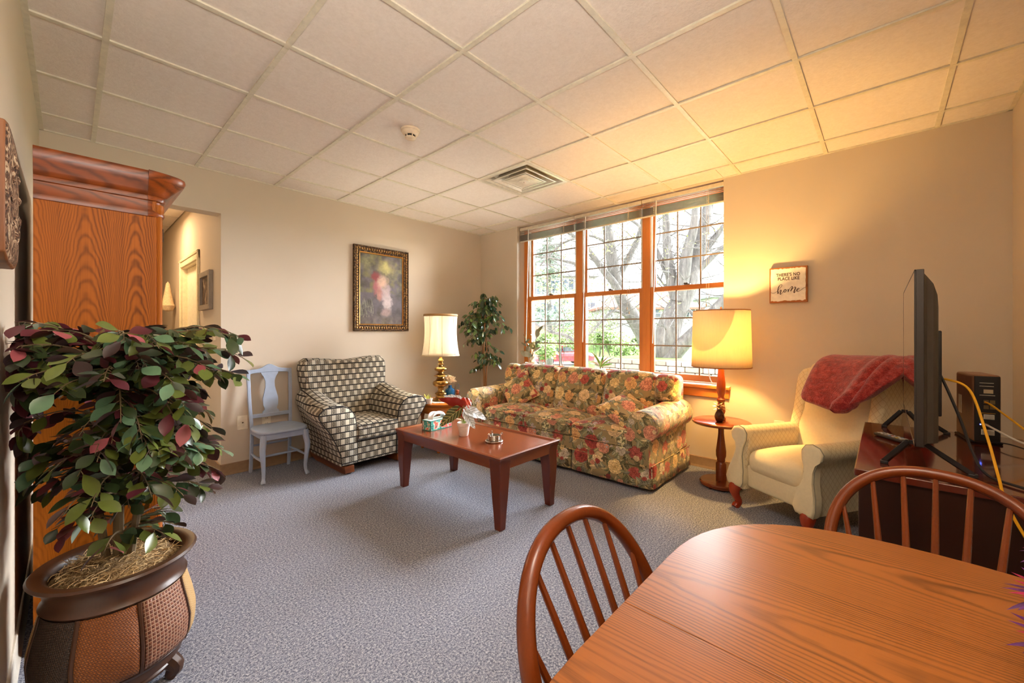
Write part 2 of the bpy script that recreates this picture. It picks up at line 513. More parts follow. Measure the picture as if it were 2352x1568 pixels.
for wi, yc in enumerate((1.605, 0.755, -0.095)):
    W = struct('window_%d' % (wi + 1))
    hw, st, fr = 0.3425, 0.04, 0.0425
    y0, y1 = yc - hw, yc + hw
    ya, yb = y0 - st - fr, y1 + st + fr
    if wi == 0: yb = RY1
    if wi == 2: ya = RY0 - 0.05
    f = MB().box(4.685, 4.83, ya, y0 - st, SZ, 2.672).box(4.685, 4.83, y1 + st, yb, SZ, 2.672)
    obj('window_frame', f, M_WIN, W, bevel=0.004)
    obj('head_jamb', MB().box(4.685, 4.83, y0 - st, y1 + st, 2.625, 2.672), M_WINY, W, bevel=0.003)
    for (a, c) in ((y0 - st, y0 - st + 0.018), (y1 + st - 0.018, y1 + st)):
        obj('jamb_track', MB().box(4.694, 4.735, a, c, 1.757, 2.625), M_TRACK, W, bevel=0.002)
    # upper sash then lower sash, each with stiles, rails, grille bars and one pane
    for nm, xg, z0, z1, rb, rt in (('upper_sash', XG_U, 1.755, 2.615, 0.05, 0.02), ('lower_sash', XG_L, 0.85, 1.707, 0.062, 0.048)):
        d = 0.017
        sb = MB().box(xg - d, xg + d, y0 - st, y0, z0 - rb, z1 + rt).box(xg - d, xg + d, y1, y1 + st, z0 - rb, z1 + rt)
        sash = obj(nm, sb, M_WIN, W, bevel=0.004)
        obj('sash_rail', MB().box(xg - d, xg + d, y0, y1, z0 - rb, z0), M_WINY, sash, bevel=0.004)
        obj('sash_rail', MB().box(xg - d, xg + d, y0, y1, z1, z1 + rt), M_WINY, sash, bevel=0.004)
        for k in (1, 2):
            yy = y0 + (y1 - y0) * k / 3; zz = z0 + (z1 - z0) * k / 3
            obj('grille_bar', MB().box(xg - 0.006, xg + 0.006, yy - 0.0075, yy + 0.0075, z0, z1), M_MUNT, sash, bevel=0.003)
            obj('grille_bar', MB().box(xg - 0.005, xg + 0.005, y0, y1, zz - 0.0075, zz + 0.0075), M_MUNT, sash, bevel=0.003)
        obj('pane', MB().box(xg - 0.001, xg + 0.001, y0 - 0.005, y1 + 0.005, z0 - 0.005, z1 + 0.005), M_GLASS, sash, smooth=0)
    obj('sash_lock', MB().box(4.69, 4.712, yc - 0.03, yc + 0.03, 1.756, 1.766).box(4.685, 4.70, yc - 0.012, yc + 0.03, 1.766, 1.776), plain('bronze_hardware', C(120, 110, 100), 0.35, 0.8), W, bevel=0.002)
    obj('sash_lift', MB().box(4.680, 4.698, yc - 0.335, yc - 0.29, 0.81, 0.82).box(4.672, 4.684, yc - 0.32, yc - 0.305, 0.812, 0.824), plain('bronze_hardware', C(120, 110, 100), 0.35, 0.8), W, bevel=0.002)
M_SILL = plain('white_sill_top', C(226, 216, 208), 0.3)
sill = struct('trim_1', MB().box(4.50, 4.70, RY0 - 0.06, RY1 - 0.001, SZ - 0.006, SZ), M_SILL, smooth=0)
b = MB().box(4.49, 4.70, RY0 - 0.06, RY1 - 0.001, SZ - 0.032, SZ - 0.006).box(4.518, 4.545, RY0 - 0.05, RY1 - 0.02, SZ - 0.115, SZ - 0.032)
obj('sill_apron', b, M_WINY, sill, bevel=0.004)

# raised mini blinds, one per window
M_BL = plain('pale_blind_metal', C(222, 212, 190), 0.4)
M_SLAT = plain('aluminium_blind_slat', C(214, 208, 196), 0.35)
def place(o, loc): o.location = loc; return o
for wi, (yc, yl, yr) in enumerate(((1.62, 2.05, 1.185), (0.755, 1.178, 0.338), (-0.07, 0.331, -0.47))):
    pos = ('left', 'middle', 'right')[wi]
    T = thing('mini_blind', 'raised pale mini blind at the top of the %s window' % pos, 'blind', (4.6, yc, 2.66), 0, 'mini blinds over the three windows')
    obj('headrail', MB().box(4.582, 4.612, yr, yl, 2.634, 2.67), M_BL, T, bevel=0.003)
    for k, z in enumerate((2.622, 2.606, 2.59)):
        obj('slat', MB().sheet(lambda u, v, z=z: (4.582 + 0.026 * u, yr + (yl - yr) * v, z + 0.003 * math.sin(math.pi * u)), 4, 1), M_SLAT, T, solid=0.0006)
    st = MB()
    rr = random.Random(wi)
    for k in range(34):
        z = 2.497 + k * 0.0023 + rr.uniform(-0.0004, 0.0004)
        dy = rr.uniform(-0.002, 0.002); tl = rr.uniform(-0.0015, 0.0015)
        st.sheet(lambda u, v: (4.582 + 0.026 * u + dy, yr + (yl - yr) * v, z + 0.003 * math.sin(math.pi * u) + tl * (v - 0.5)), 3, 1)
    obj('slat_stack', st, M_SLAT, T, solid=0.0005, kind='stuff')
    obj('bottom_rail', MB().box(4.584, 4.61, yr, yl, 2.482, 2.496), M_BL, T, bevel=0.004)
    for f in (0.17, 0.83):
        yy = yl + (yr - yl) * f
        m = MB()
        for dx in (4.579, 4.613): m.tube([(dx, yy, 2.64), (dx, yy, 2.49)], 0.0012, 5)
        for q in range(7): m.tube([(4.578, yy + 0.008 * (-1) ** q, 2.497 + q * 0.011), (4.576, yy - 0.008 * (-1) ** q, 2.502 + q * 0.011)], 0.0018, 5)
        obj('ladder_cord', m, M_BL, T)
    wx = yl - 0.17
    obj('tilt_wand', MB().tube([(4.575, yl - 0.16, 2.63), (4.565, yl - 0.125, 1.16)], 0.005, 6), plain('clear_white_wand', C(240, 240, 238), 0.25), T)
    px_ = yr + 0.15
    m = MB().tube([(4.573, px_, 2.64), (4.572, px_ + 0.004, 1.55)], 0.0011, 5).tube([(4.573, px_ - 0.012, 2.64), (4.572, px_ - 0.02, 1.50)], 0.0011, 5)
    m.lathe([(0.002, 0.03), (0.006, 0.02), (0.007, 0)], (4.572, px_ + 0.004, 1.52), 8).lathe([(0.002, 0.03), (0.006, 0.02), (0.007, 0)], (4.572, px_ - 0.02, 1.47), 8)
    obj('pull_cord', m, M_BL, T)

# ---------------------------------------------------------------- hallway furniture of the shell
M_CREAM = plain('cream_trim_paint', C(236, 224, 190), 0.4)
d = struct('door_1', MB().box(HX1 + 0.05, HX1 + 0.085, 3.735, 4.605, 0.01, 2.03), plain('cream_door_paint', C(244, 238, 214), 0.4), bevel=0.003)
c = MB()
for (y0, y1, z0, z1) in ((3.63, 3.72, 0, 2.13), (4.62, 4.71, 0, 2.13), (3.63, 4.71, 2.04, 2.13)):
    c.box(HX1 - 0.014, HX1, y0, y1, z0, z1)
    e = 0.02
    c.box(HX1 - 0.022, HX1 - 0.014, y0 + (0 if y0 < 3.7 and y1 < 4 else 0.0), y0 + 0.03 if y1 - y0 < 0.2 else y1, z0 if z1 - z0 > 0.2 else z1 - 0.03, z1)
obj('door_casing', c, M_CREAM, d, bevel=0.004)
obj('door_jamb', MB().box(HX1, HX1 + 0.11, 3.72, 3.735, 0, 2.04).box(HX1, HX1 + 0.11, 4.605, 4.62, 0, 2.04).box(HX1, HX1 + 0.11, 3.735, 4.605, 2.03, 2.04), M_CREAM, d)
obj('door_knob', MB().lathe([(0.02, 0), (0.012, 0.012), (0.028, 0.04), (0.02, 0.062), (0, 0.066)], (0, 0, 0), 14), plain('brass_knob', C(190, 150, 80), 0.25, 1), d, world=False)
bpy.data.objects['door_knob'].location = (HX1 + 0.05, 3.80, 1.0); bpy.data.objects['door_knob'].rotation_euler = (0, R(-90), 0)
P = thing('hall_picture', 'small grey framed dark print on the hallway wall past the opening', 'picture', (HX1, 3.28, 1.68))
b = MB()
for (y0, y1, z0, z1) in ((3.06, 3.11, 1.49, 1.86), (3.45, 3.50, 1.49, 1.86), (3.11, 3.45, 1.49, 1.54), (3.11, 3.45, 1.81, 1.86)): b.box(HX1 - 0.035, HX1, y0, y1, z0, z1)
obj('picture_frame', b, plain('weathered_grey_wood', C(150, 138, 124), 0.6), P, bevel=0.004)
m = Mt('dark_print', 0.5); vec = m.coord()
m.base(m.ramp(m.noise(vec, 14, 4, 0.7), [(0.40, C(52, 42, 36)), (0.55, C(110, 88, 70)), (0.68, C(186, 170, 146))]))
obj('print', MB().box(HX1 - 0.012, HX1, 3.11, 3.45, 1.54, 1.81), m.m, P, smooth=0)
o = obj('wall_ornament', MB().lathe([(0.0, 0.36), (0.02, 0.33), (0.035, 0.22), (0.06, 0.08), (0.075, 0.06), (0.07, 0.04), (0.05, 0.0), (0.0, -0.02)], (HX1 - 0.078, 5.03, 1.55), 16), plain('pale_plaster', C(226, 200, 160), 0.7, 0, 0.3, 0.15, 60))
tag(o, 'pale cone-shaped ornament on the hallway wall beyond the door', 'ornament')

# ---------------------------------------------------------------- wall plates, detector, diffuser
M_IV = plain('ivory_plastic', C(238, 228, 205), 0.35)
M_DK = plain('dark_slot', C(40, 34, 28), 0.6)
def plate(name, label, c, axis, kind, w_=0.072, h_=0.117):
    T = thing(name, label, 'outlet' if kind != 'switch' else 'switch', c)
    def bx(du0, du1, dz0, dz1, t0, t1):
        if axis == 'y': return MB().box(c[0] + du0, c[0] + du1, c[1] - t1, c[1] - t0, c[2] + dz0, c[2] + dz1)
        return MB().box(c[0] - t1, c[0] - t0, c[1] + du0, c[1] + du1, c[2] + dz0, c[2] + dz1)
    obj('cover_plate', bx(-w_ / 2, w_ / 2, -h_ / 2, h_ / 2, 0, 0.006), M_IV, T, bevel=0.003)
    if kind == 'duplex':
        for s in (-1, 1):
            r = obj('receptacle', bx(-0.017, 0.017, s * 0.025 - 0.014, s * 0.025 + 0.014, 0.005, 0.009), M_IV, T, bevel=0.004)
            for q in (-0.007, 0.007): obj('slot', bx(q - 0.0015, q + 0.0015, s * 0.025 - 0.003, s * 0.025 + 0.007, 0.008, 0.0096), M_DK, r, smooth=0)
    elif kind == 'cable':
        obj('jack', bx(-0.006, 0.006, -0.006, 0.006, 0.005, 0.012), plain('jack_metal', C(110, 90, 60), 0.3, 0.9), T, bevel=0.003)
    else:
        obj('toggle', bx(-0.005, 0.005, -0.012, 0.012, 0.005, 0.014), M_IV, T, bevel=0.002)
plate('wall_outlet', 'ivory cable jack plate on the wall left of the blue chair', (1.562, YB, 0.449), 'y', 'cable', 0.085, 0.13)
plate('wall_outlet', 'ivory duplex outlet on the wall behind the blue chair', (1.757, YB, 0.435), 'y', 'duplex')
plate('wall_outlet', 'ivory wall outlet above the left arm of the cream recliner', (XW, -0.907, 0.47), 'x', 'duplex')
plate('light_switch', 'ivory light switch on the hallway wall by the opening', (HX1, 2.99, 1.26), 'x', 'switch')

T = thing('smoke_detector', 'round cream smoke detector on the ceiling left of the vent', 'smoke detector', (2.105, 0.885, CEIL + 0.004))
M_SD = plain('cream_detector_plastic', C(232, 214, 186), 0.45)
obj('base_ring', MB().lathe([(0.066, 0.0), (0.066, -0.012), (0.060, -0.016)], (2.105, 0.885, CEIL + 0.004), 28), M_SD, T)
obj('housing', MB().lathe([(0.058, -0.014), (0.055, -0.030), (0.042, -0.040)], (2.105, 0.885, CEIL + 0.004), 28), M_SD, T)
obj('sensor_core', MB().lathe([(0.034, -0.038), (0.034, -0.054)], (2.105, 0.885, CEIL + 0.004), 20), M_DK, T)
obj('sensor_cap', MB().lathe([(0.036, -0.053), (0.036, -0.060), (0.028, -0.066), (0, -0.068)], (2.105, 0.885, CEIL + 0.004), 24), M_SD, T)
ribs = MB()
for k in range(6):
    g = k * math.pi / 3 + 0.3
    ribs.tube([(2.105 + 0.037 * math.cos(g), 0.885 + 0.037 * math.sin(g), CEIL - 0.034), (2.105 + 0.036 * math.cos(g), 0.885 + 0.036 * math.sin(g), CEIL - 0.056)], 0.004, 6)
obj('cage_rib', ribs, M_SD, T)
cx_, cy_ = 5.5 * G, 1.5 * G
T = thing('ceiling_vent', 'square white air diffuser with stepped cones in the ceiling', 'vent', (cx_, cy_, CEIL))
M_VT = plain('satin_white_vent_metal', C(226, 222, 206), 0.28, 0.35)
def sq_ring(b, h0, z0, h1, z1):
    vs = []
    for h, z in ((h0, z0), (h1, z1)): vs += [(cx_ - h, cy_ - h, z), (cx_ + h, cy_ - h, z), (cx_ + h, cy_ + h, z), (cx_ - h, cy_ + h, z)]
    b.add(vs, [(i, (i + 1) % 4, (i + 1) % 4 + 4, i + 4) for i in range(4)])
b = MB(); sq_ring(b, 0.292, CEIL - 0.002, 0.262, CEIL + 0.0); sq_ring(b, 0.262, CEIL, 0.20, CEIL + 0.11); sq_ring(b, 0.292, CEIL - 0.002, 0.292, CEIL + 0.02)
obj('outer_pan', b, M_VT, T, solid=0.003, smooth=0)
obj('duct_collar', MB().box(cx_ - 0.2, cx_ + 0.2, cy_ - 0.2, cy_ + 0.2, CEIL + 0.10, CEIL + 0.115), plain('dark_duct', C(70, 62, 50), 0.8), T, smooth=0)
for (h, z) in ((0.215, CEIL - 0.004), (0.15, CEIL - 0.006)):
    b = MB(); sq_ring(b, h, z, h - 0.012, z - 0.001); sq_ring(b, h - 0.012, z - 0.001, h - 0.075, z + 0.075)
    obj('cone', b, M_VT, T, solid=0.002, smooth=0, bevel=0.004)
b = MB(); sq_ring(b, 0.125, CEIL - 0.006, 0.07, CEIL - 0.004); b.box(cx_ - 0.072, cx_ + 0.072, cy_ - 0.072, cy_ + 0.072, CEIL - 0.006, CEIL - 0.002)
obj('center_plate', b, M_VT, T, solid=0.002, smooth=0)
obj('center_disc', MB().lathe([(0.055, 0), (0.052, -0.008), (0, -0.010)], (cx_, cy_, CEIL - 0.005), 24), M_VT, T)
obj('center_screw', MB().lathe([(0.004, 0), (0.003, -0.003)], (cx_, cy_, CEIL - 0.0145), 8), M_DK, T)
# ---------------------------------------------------------------- woven patterns
def new_image(name, arr):
    h, w_ = arr.shape[:2]
    im = bpy.data.images.new(name, w_, h, float_buffer=False)
    a = np.ones((h, w_, 4), dtype=np.float32); a[:, :, :3] = np.clip(arr, 0, 1)
    im.pixels.foreach_set(a.ravel()); im.pack()
    return im
def floral():
    N = 900; rg = np.random.default_rng(5)
    A = np.zeros((N, N, 3), np.float32); A[:] = np.array([146, 124, 80]) / 255
    def stamp(cx, cy, rad, fn):
        n = int(rad * N) + 2; ix = np.arange(-n, n + 1)
        X, Y = np.meshgrid(ix / N, ix / N)
        col, m = fn(X, Y)
        ii = (int(cy * N) + ix) % N; jj = (int(cx * N) + ix) % N
        g = np.ix_(ii, jj)
        A[g] = A[g] * (1 - m[..., None]) + col * m[..., None]
    def leaf(L, wd, ang, c):
        c = np.array(c) / 255
        def fn(X, Y):
            x = X * math.cos(ang) + Y * math.sin(ang); y = -X * math.sin(ang) + Y * math.cos(ang)
            y = y - 0.25 * L * (x / L) ** 2
            e = np.abs(y) - wd * np.clip(1 - (x / L) ** 2, 0, 1) * (1 - 0.25 * x / L)
            m = np.clip(-e * N / 2, 0, 1) * (np.abs(x) < L)
            sh = 0.82 + 0.36 * (y > 0) * 0.6 + 0.18 * np.sin(x / L * 22 + np.abs(y) / wd * 3)
            col = c * sh[..., None]
            edge = np.clip(1 - np.abs(e) * N / 3, 0, 1) + np.clip(1 - np.abs(y) * N / 1.6, 0, 1) * 0.7
            return col * (1 - 0.5 * np.clip(edge, 0, 1)[..., None]), m
        return fn
    def rose(Rd, ph, c1, c2, k=5, sp=9):
        c1 = np.array(c1) / 255; c2 = np.array(c2) / 255
        pet = []
        for ring, (n_, dist, size) in enumerate(((7, 0.62, 0.50), (6, 0.44, 0.44), (5, 0.26, 0.36), (3, 0.12, 0.26))):
            for q in range(n_):
                an = ph + q * 6.283 / n_ + ring * 0.7 + rg.uniform(-.25, .25)
                pet.append((dist * rg.uniform(.85, 1.1), an, size * rg.uniform(.85, 1.15), rg.uniform(0.0, 1.0), ring))
        def fn(X, Y):
            x = X / Rd; y = Y / Rd * 1.1
            col = np.zeros(X.shape + (3,)); M = np.zeros(X.shape)
            for dist, an, size, sh, ring in pet:
                cx, cy = dist * math.cos(an), dist * math.sin(an)
                rx = (x - cx) * math.cos(an) + (y - cy) * math.sin(an); ry = -(x - cx) * math.sin(an) + (y - cy) * math.cos(an)
                e = np.hypot(rx / 0.78, ry) / size
                m = np.clip((1 - e) * Rd * N * size / 1.6, 0, 1)
                t = np.clip(0.45 + 0.55 * rx / size + 0.35 * (sh - 0.5) + 0.12 * np.sin(9 * ry / size + ph), 0, 1)[..., None]
                pc = c2 * (0.72 + 0.06 * ring) + (c1 * 1.05 - c2 * (0.72 + 0.06 * ring)) * t
                rim = (np.clip(1 - np.abs(1 - e) * Rd * N * size / 2.2, 0, 1) * 0.42)[..., None]
                pc = pc * (1 - rim)
                col = col * (1 - m[..., None]) + pc * m[..., None]; M = np.maximum(M, m)
            return col, M
        return fn
    def grape(Rd, c):
        c = np.array(c) / 255
        def fn(X, Y):
            r = np.hypot(X, Y); m = np.clip((Rd - r) * N / 2, 0, 1)
            return c * (0.55 + 0.75 * (np.abs(r / Rd - 0.6) < 0.25))[..., None], m
        return fn
    LC = [(118, 116, 74), (142, 138, 94), (160, 156, 118), (104, 96, 60), (180, 158, 104), (128, 124, 100), (204, 180, 126), (92, 80, 52)]
    for i in range(330):
        L = rg.uniform(0.035, 0.075)
        stamp(rg.random(), rg.random(), L * 1.3, leaf(L, L * rg.uniform(0.3, 0.45), rg.uniform(0, 6.28), LC[i % len(LC)]))
    FL = [((236, 206, 140), (186, 140, 74), 6), ((232, 200, 150), (196, 156, 100), 5), ((196, 86, 72), (120, 36, 32), 5), ((222, 150, 116), (168, 82, 64), 6), ((178, 62, 54), (108, 30, 28), 7), ((210, 196, 170), (150, 130, 110), 5), ((226, 178, 110), (186, 116, 62), 6)]
    seq = []
    for gy in range(5):
        for gx in range(5):
            seq.append(((gx + 0.5 * (gy % 2) + rg.uniform(-.22, .22)) / 5, (gy + rg.uniform(-.22, .22)) / 5, rg.uniform(0.062, 0.092)))
    rg.shuffle(seq)
    for i, (x, y, Rd) in enumerate(seq):
        c1, c2, k = FL[i % len(FL)]
        stamp(x % 1, y % 1, Rd * 1.3, rose(Rd, rg.uniform(0, 6), c1, c2, k, rg.uniform(6, 10)))
        for q in range(3):
            a = rg.uniform(0, 6.28); L = rg.uniform(0.03, 0.05)
            stamp((x + math.cos(a) * Rd * 1.25) % 1, (y + math.sin(a) * Rd * 1.25) % 1, L * 1.4, leaf(L, L * 0.36, a, LC[int(rg.integers(len(LC)))]))
    for i in range(7):
        x, y = rg.random(), rg.random(); c = [(150, 136, 134), (206, 172, 130), (128, 114, 110)][i % 3]
        for q in range(16): stamp((x + rg.normal(0, .024)) % 1, (y + rg.normal(0, .03)) % 1, 0.016, grape(0.0125, c))
    for i in range(26):
        x, y = rg.random(), rg.random(); c1, c2, k = FL[(i * 3 + 2) % len(FL)]
        Rd = rg.uniform(0.022, 0.036); stamp(x, y, Rd * 1.3, rose(Rd, rg.uniform(0, 6), c1, c2, 5, 5))
    g = A.mean(axis=2, keepdims=True) * np.array([1.04, 1.0, 0.93])
    return np.clip((A * 0.84 + g * 0.16) * 1.10 + 0.015, 0, 1)
def fabric_image(name, im, size, bump=0.25):
    m = Mt(name, 0.85, 0, 0.25)
    t = m.n('ShaderNodeTexImage'); t.image = im
    tc = m.n('ShaderNodeTexCoord'); mp = m.n('ShaderNodeMapping')
    mp.inputs['Scale'].default_value = (1 / size, 1 / size, 1)
    m.nt.links.new(tc.outputs['UV'], mp.inputs[0]); m.nt.links.new(mp.outputs[0], t.inputs[0])
    m.base(t.outputs[0])
    m.set(Sheen_Weight=0.25, Sheen_Roughness=0.5)
    m.bump(m.noise(m.coord('UV'), 500, 2), bump, 0.002)
    return m.m
M_FLORAL = fabric_image('floral_chintz', new_image('floral_weave', floral()), 0.80)
def checked():
    m = Mt('black_and_cream_checked_weave', 0.9, 0, 0.2)
    u, v, _ = m.xyz(m.coord('UV'))
    cu = u * (1 / 0.040); cv = v * (1 / 0.056)
    fu = (cu.fract() - 0.5).abs(); fv = (cv.fract() - 0.5).abs()
    chk = (cu.floor() + cv.floor()).mod(2.0)
    gap = (fu * 1.0).max(fv + 0.04).gt(0.445)
    rr = (fu * fu * 2.2 + fv * fv).pow(0.5)
    ring = (rr - 0.27).abs().lt(0.05).max(rr.lt(0.08))
    tint = m.noise(m.coord('UV', (1, 0.2, 1)), 9, 1)
    cream = m.ramp(tint, [(0.35, C(200, 190, 168)), (0.65, C(178, 172, 158))])
    grey = m.mix(ring, C(140, 132, 116), C(38, 36, 36))
    c = m.mix(chk, cream, grey)
    m.base(m.mix(gap, c, C(36, 34, 34)))
    m.bump(m.noise(m.coord('UV'), 600, 2), 0.3, 0.002)
    return m.m
M_CHECK = checked()
M_BLK = plain('black_welt', C(34, 32, 31), 0.85)

# ---------------------------------------------------------------- floral sofa
SC = 0.8475
T = thing('sofa', 'floral three-seat sofa with rolled arms and skirt under the window', 'sofa', (4.02, SC, 0))
SX0, SX1 = 3.60, 4.45
obj('base_frame', MB().box(SX0 + 0.02, SX1, -0.185, 1.88, 0.05, 0.33), M_FLORAL, T, bevel=0.02, uv=True)
obj('back_frame', MB().rbox((4.37, SC, 0.50), (0.15, 2.02, 0.74), 0.05), M_FLORAL, T, uv=True)
# skirt: front in three flat panels with a pleat between, sides and corners
zs = [0.20, 0.12, 0.035]
def skirt(pts, name='skirt'):
    """pts: plan points along the skirt with outward normal; flares a little at the hem"""
    rings = []
    for z, fl in ((0.205, 0.0), (0.19, 0.004), (0.1, 0.008), (0.032, 0.016)):
        rings.append([(x + nx * fl, y + ny * fl, z) for x, y, nx, ny in pts])
    o = obj(name, MB().loft(rings, cap=False, closed=False), M_FLORAL, T, solid=0.006, uv=True)
for (a, c) in ((-0.195, 0.545), (0.557, 1.138), (1.15, 1.89)):
    pts = []
    n = 14
    for i in range(n + 1):
        y = a + (c - a) * i / n
        e = 0.006 if i in (0, n) else 0
        pts.append((SX0 - 0.006 + 0.003 * math.sin(i * 1.3) + e * 2.5, y, -1, 0))
    skirt(pts)
for y in (-0.20, 1.895):
    s = -1 if y < 0 else 1
    skirt([(SX0 + 0.012 + (SX1 - SX0 - 0.02) * i / 10, y + s * (0.004 * math.sin(i * 1.7)), 0, s) for i in range(11)])
    skirt([(SX0 - 0.002, y - s * 0.012, -1, 0), (SX0 + 0.012, y - s * 0.004, -0.4, s * 0.4), (SX0 + 0.005, y, 0, s)], 'pleat')
obj('front_rail', MB().rbox((SX0 + 0.03, SC, 0.262), (0.06, 1.78, 0.125), 0.015), M_FLORAL, T, uv=True)
obj('welt', MB().tube([(SX0 - 0.004, -0.19, 0.207), (SX0 - 0.004, 1.885, 0.207)], 0.005, 6).tube([(SX0, -0.203, 0.207), (SX1, -0.203, 0.207)], 0.005, 6), M_FLORAL, T, uv=True)
# rolled arms
def arm_outline(s, k=1.0):
    """(y, z) outline, s=-1 right arm; centre of roll at offset .15 from the seat side"""
    y0 = -0.005 if s < 0 else 1.70
    P = [(0.0, 0.20), (0.0, 0.44)]
    cy, cz, r = 0.135, 0.525, 0.132
    for i in range(15):
        g = R(205 - i * (205 + 62) / 14)
        P.append((cy - r * math.cos(g) * -1, cz + r * 0.93 * math.sin(g)))
    P += [(0.195, 0.395), (0.195, 0.20)]
    return [(y0 + s * a, z) for a, z in P]
for s in (-1, 1):
    out = arm_outline(s)
    cyy = sum(p[0] for p in out) / len(out); czz = 0.45
    rings = []
    for x, k, dz in ((SX0 - 0.045, 0.93, 0), (SX0 - 0.035, 0.985, 0), (SX0 - 0.015, 1.0, 0), (SX0 + 0.25, 1.0, 0.004), (SX0 + 0.5, 1.0, 0.012), (SX0 + 0.68, 1.0, 0.02), (SX0 + 0.76, 0.97, 0.015), (SX0 + 0.79, 0.86, 0.0)):
        rings.append([(x, cyy + (y - cyy) * k, czz + (z - czz) * k + dz) for y, z in out])
    a = obj('arm', MB().loft(rings), M_FLORAL, T, uv=True, smooth=50)
    obj('arm_welt', MB().tube([(SX0 - 0.040, cyy + (y - cyy) * 0.975, czz + (z - czz) * 0.975) for y, z in out], 0.0045, 6), M_FLORAL, a, uv=True)
# seat cushions
for k in range(3):
    yc = -0.015 + 0.575 * (k + 0.5)
    a = obj('seat_cushion', MB().rbox((SX0 + 0.305, yc, 0.385), (0.63, 0.571, 0.125), 0.03, (0, 0.004, 0.05), m=8), M_FLORAL, T, uv=True)
    obj('cushion_welt', MB().tube([(SX0 - 0.006, yc - 0.27, 0.432), (SX0 - 0.011, yc, 0.438), (SX0 - 0.006, yc + 0.27, 0.432)], 0.0045, 6).tube([(SX0 - 0.006, yc - 0.27, 0.336), (SX0 - 0.011, yc, 0.334), (SX0 - 0.006, yc + 0.27, 0.336)], 0.0045, 6), M_FLORAL, a, uv=True)
# back cushions (outer ones carry an ear over the arm)
th = R(17)
def back_tf(yc):
    def tf(q):
        x, y, z = q                      # x thickness, z height from the bottom
        zz = z
        X = 4.10 + x * math.cos(th) + zz * math.sin(th); Z = 0.44 + zz * math.cos(th) - x * math.sin(th)
        return (X, yc + y, Z)
    return tf
for k, (a, c) in enumerate(((-0.015, 0.52), (0.526, 1.108), (1.114, 1.71))):
    yc = (a + c) / 2
    tf = back_tf(yc)
    m = MB().rbox((0, 0, 0), (0.20, c - a, 0.50), 0.075, (0.035, 0, 0.012), m=8, tf=lambda q: tf((q[0], q[1], q[2] + 0.215)))
    if k != 1:
        e = -0.10 if k == 0 else 1.795
        tf2 = back_tf(e)
        m.rbox((0, 0, 0), (0.19, 0.215, 0.26), 0.07, (0.02, 0, 0.0), m=5, tf=lambda q: tf2((q[0], q[1], q[2] + 0.335)))
    obj('back_cushion', m, M_FLORAL, T, uv=True, smooth=60)
def throw_pillow(label, mat4, sz=0.40, th_=0.15):
    m = MB(); n = 16
    def surf(sg):
        def fn(u, v):
            a, c = 2 * u - 1, 2 * v - 1
            pinch = 1 - 0.10 * (1 - a * a) * (c * c) ; pinch2 = 1 - 0.10 * (1 - c * c) * (a * a)
            z = sg * th_ / 2 * ((1 - a * a) * (1 - c * c)) ** 0.42
            return (a * sz / 2 * pinch2, c * sz / 2 * pinch, z + 0.006 * math.sin(5 * a + 3 * c))
        return fn
    m.sheet(surf(1), n, n).sheet(surf(-1), n, n)
    o = obj('throw_pillow', m, M_FLORAL, None, uv=True, smooth=60)
    o.matrix_world = mat4
    tag(o, label, 'pillow', 'floral throw pillows on the sofa')
    P_ = [(-sz / 2 * (1 - 0.0), -sz / 2)]
    edge = []
    for i in range(33):
        t = i / 8; s_ = int(t) % 4; f = (t - int(t)) * 2 - 1
        k = 0.90 + 0.10 * f * f
        p = [(f, -k), (k, f), (-f, k), (-k, -f)][s_]
        edge.append((p[0] * sz / 2, p[1] * sz / 2, 0))
    obj('piping', MB().tube(edge, 0.0045, 6, cap=False), M_FLORAL, o, world=False, uv=True)
    return o
throw_pillow('square floral pillow leaning in the left corner of the sofa', Matrix.Translation((3.945, 1.50, 0.615)) @ Matrix.Rotation(R(14), 4, 'Z') @ Matrix.Rotation(R(-62), 4, 'Y') @ Matrix.Rotation(R(38), 4, 'Z'), 0.38, 0.15)
throw_pillow('flatter floral pillow tipped against the right arm of the sofa', Matrix.Translation((3.86, 0.13, 0.565)) @ Matrix.Rotation(R(-12), 4, 'Z') @ Matrix.Rotation(R(34), 4, 'X') @ Matrix.Rotation(R(-16), 4, 'Y') @ Matrix.Rotation(R(8), 4, 'Z'), 0.40, 0.16)

# ---------------------------------------------------------------- checked armchair
AX = 2.46
T = thing('armchair', 'black and cream checked armchair with flared arms beside the blue chair', 'armchair', (AX, 2.33, 0))
hw = 0.44
out = []
for (x, z) in ((-0.40, 0.30), (-0.415, 0.60), (-0.44, 0.78), (-0.455, 0.92), (-0.44, 0.985), (-0.39, 1.018), (-0.28, 1.016), (-0.12, 0.998), (0, 0.99)): out.append((x, z))
out = out + [(-x, z) for x, z in reversed(out[:-1])]
rings = []
cz = 0.68
for y, k in ((-0.085, 0.90), (-0.075, 0.95), (-0.045, 0.99), (0.0, 1.0), (0.05, 0.99), (0.075, 0.95), (0.08, 0.90)):
    rings.append([(AX + x * (1 if k > 0.98 else k), 2.575 + y + (z - 0.4) * 0.16 - (0.03 * (1 - (x / 0.45) ** 2) * (1 - abs((z - .68) / .36) ** 2) if y < -0.04 else 0), cz + (z - cz) * k) for x, z in out])
m = MB().loft(rings, cap=False)
def cap_ring(m, ring, cz_, rev):
    n = len(ring); h = n // 2
    o = len(m.v); m.v += [tuple(p) for p in ring]
    L = list(range(n // 2 + 1)); Rr = list(range(n - 1, n // 2 - 1, -1))
    for i in range(n // 2):
        a, b_, c_, d_ = L[i], L[i + 1], (n - 2 - i) if n - 2 - i > L[i + 1] else L[i + 1], n - 1 - i
        q = [o + a, o + b_, o + c_, o + d_]
        q = list(dict.fromkeys(q))
        if len(q) > 2: m.f.append(tuple(q))
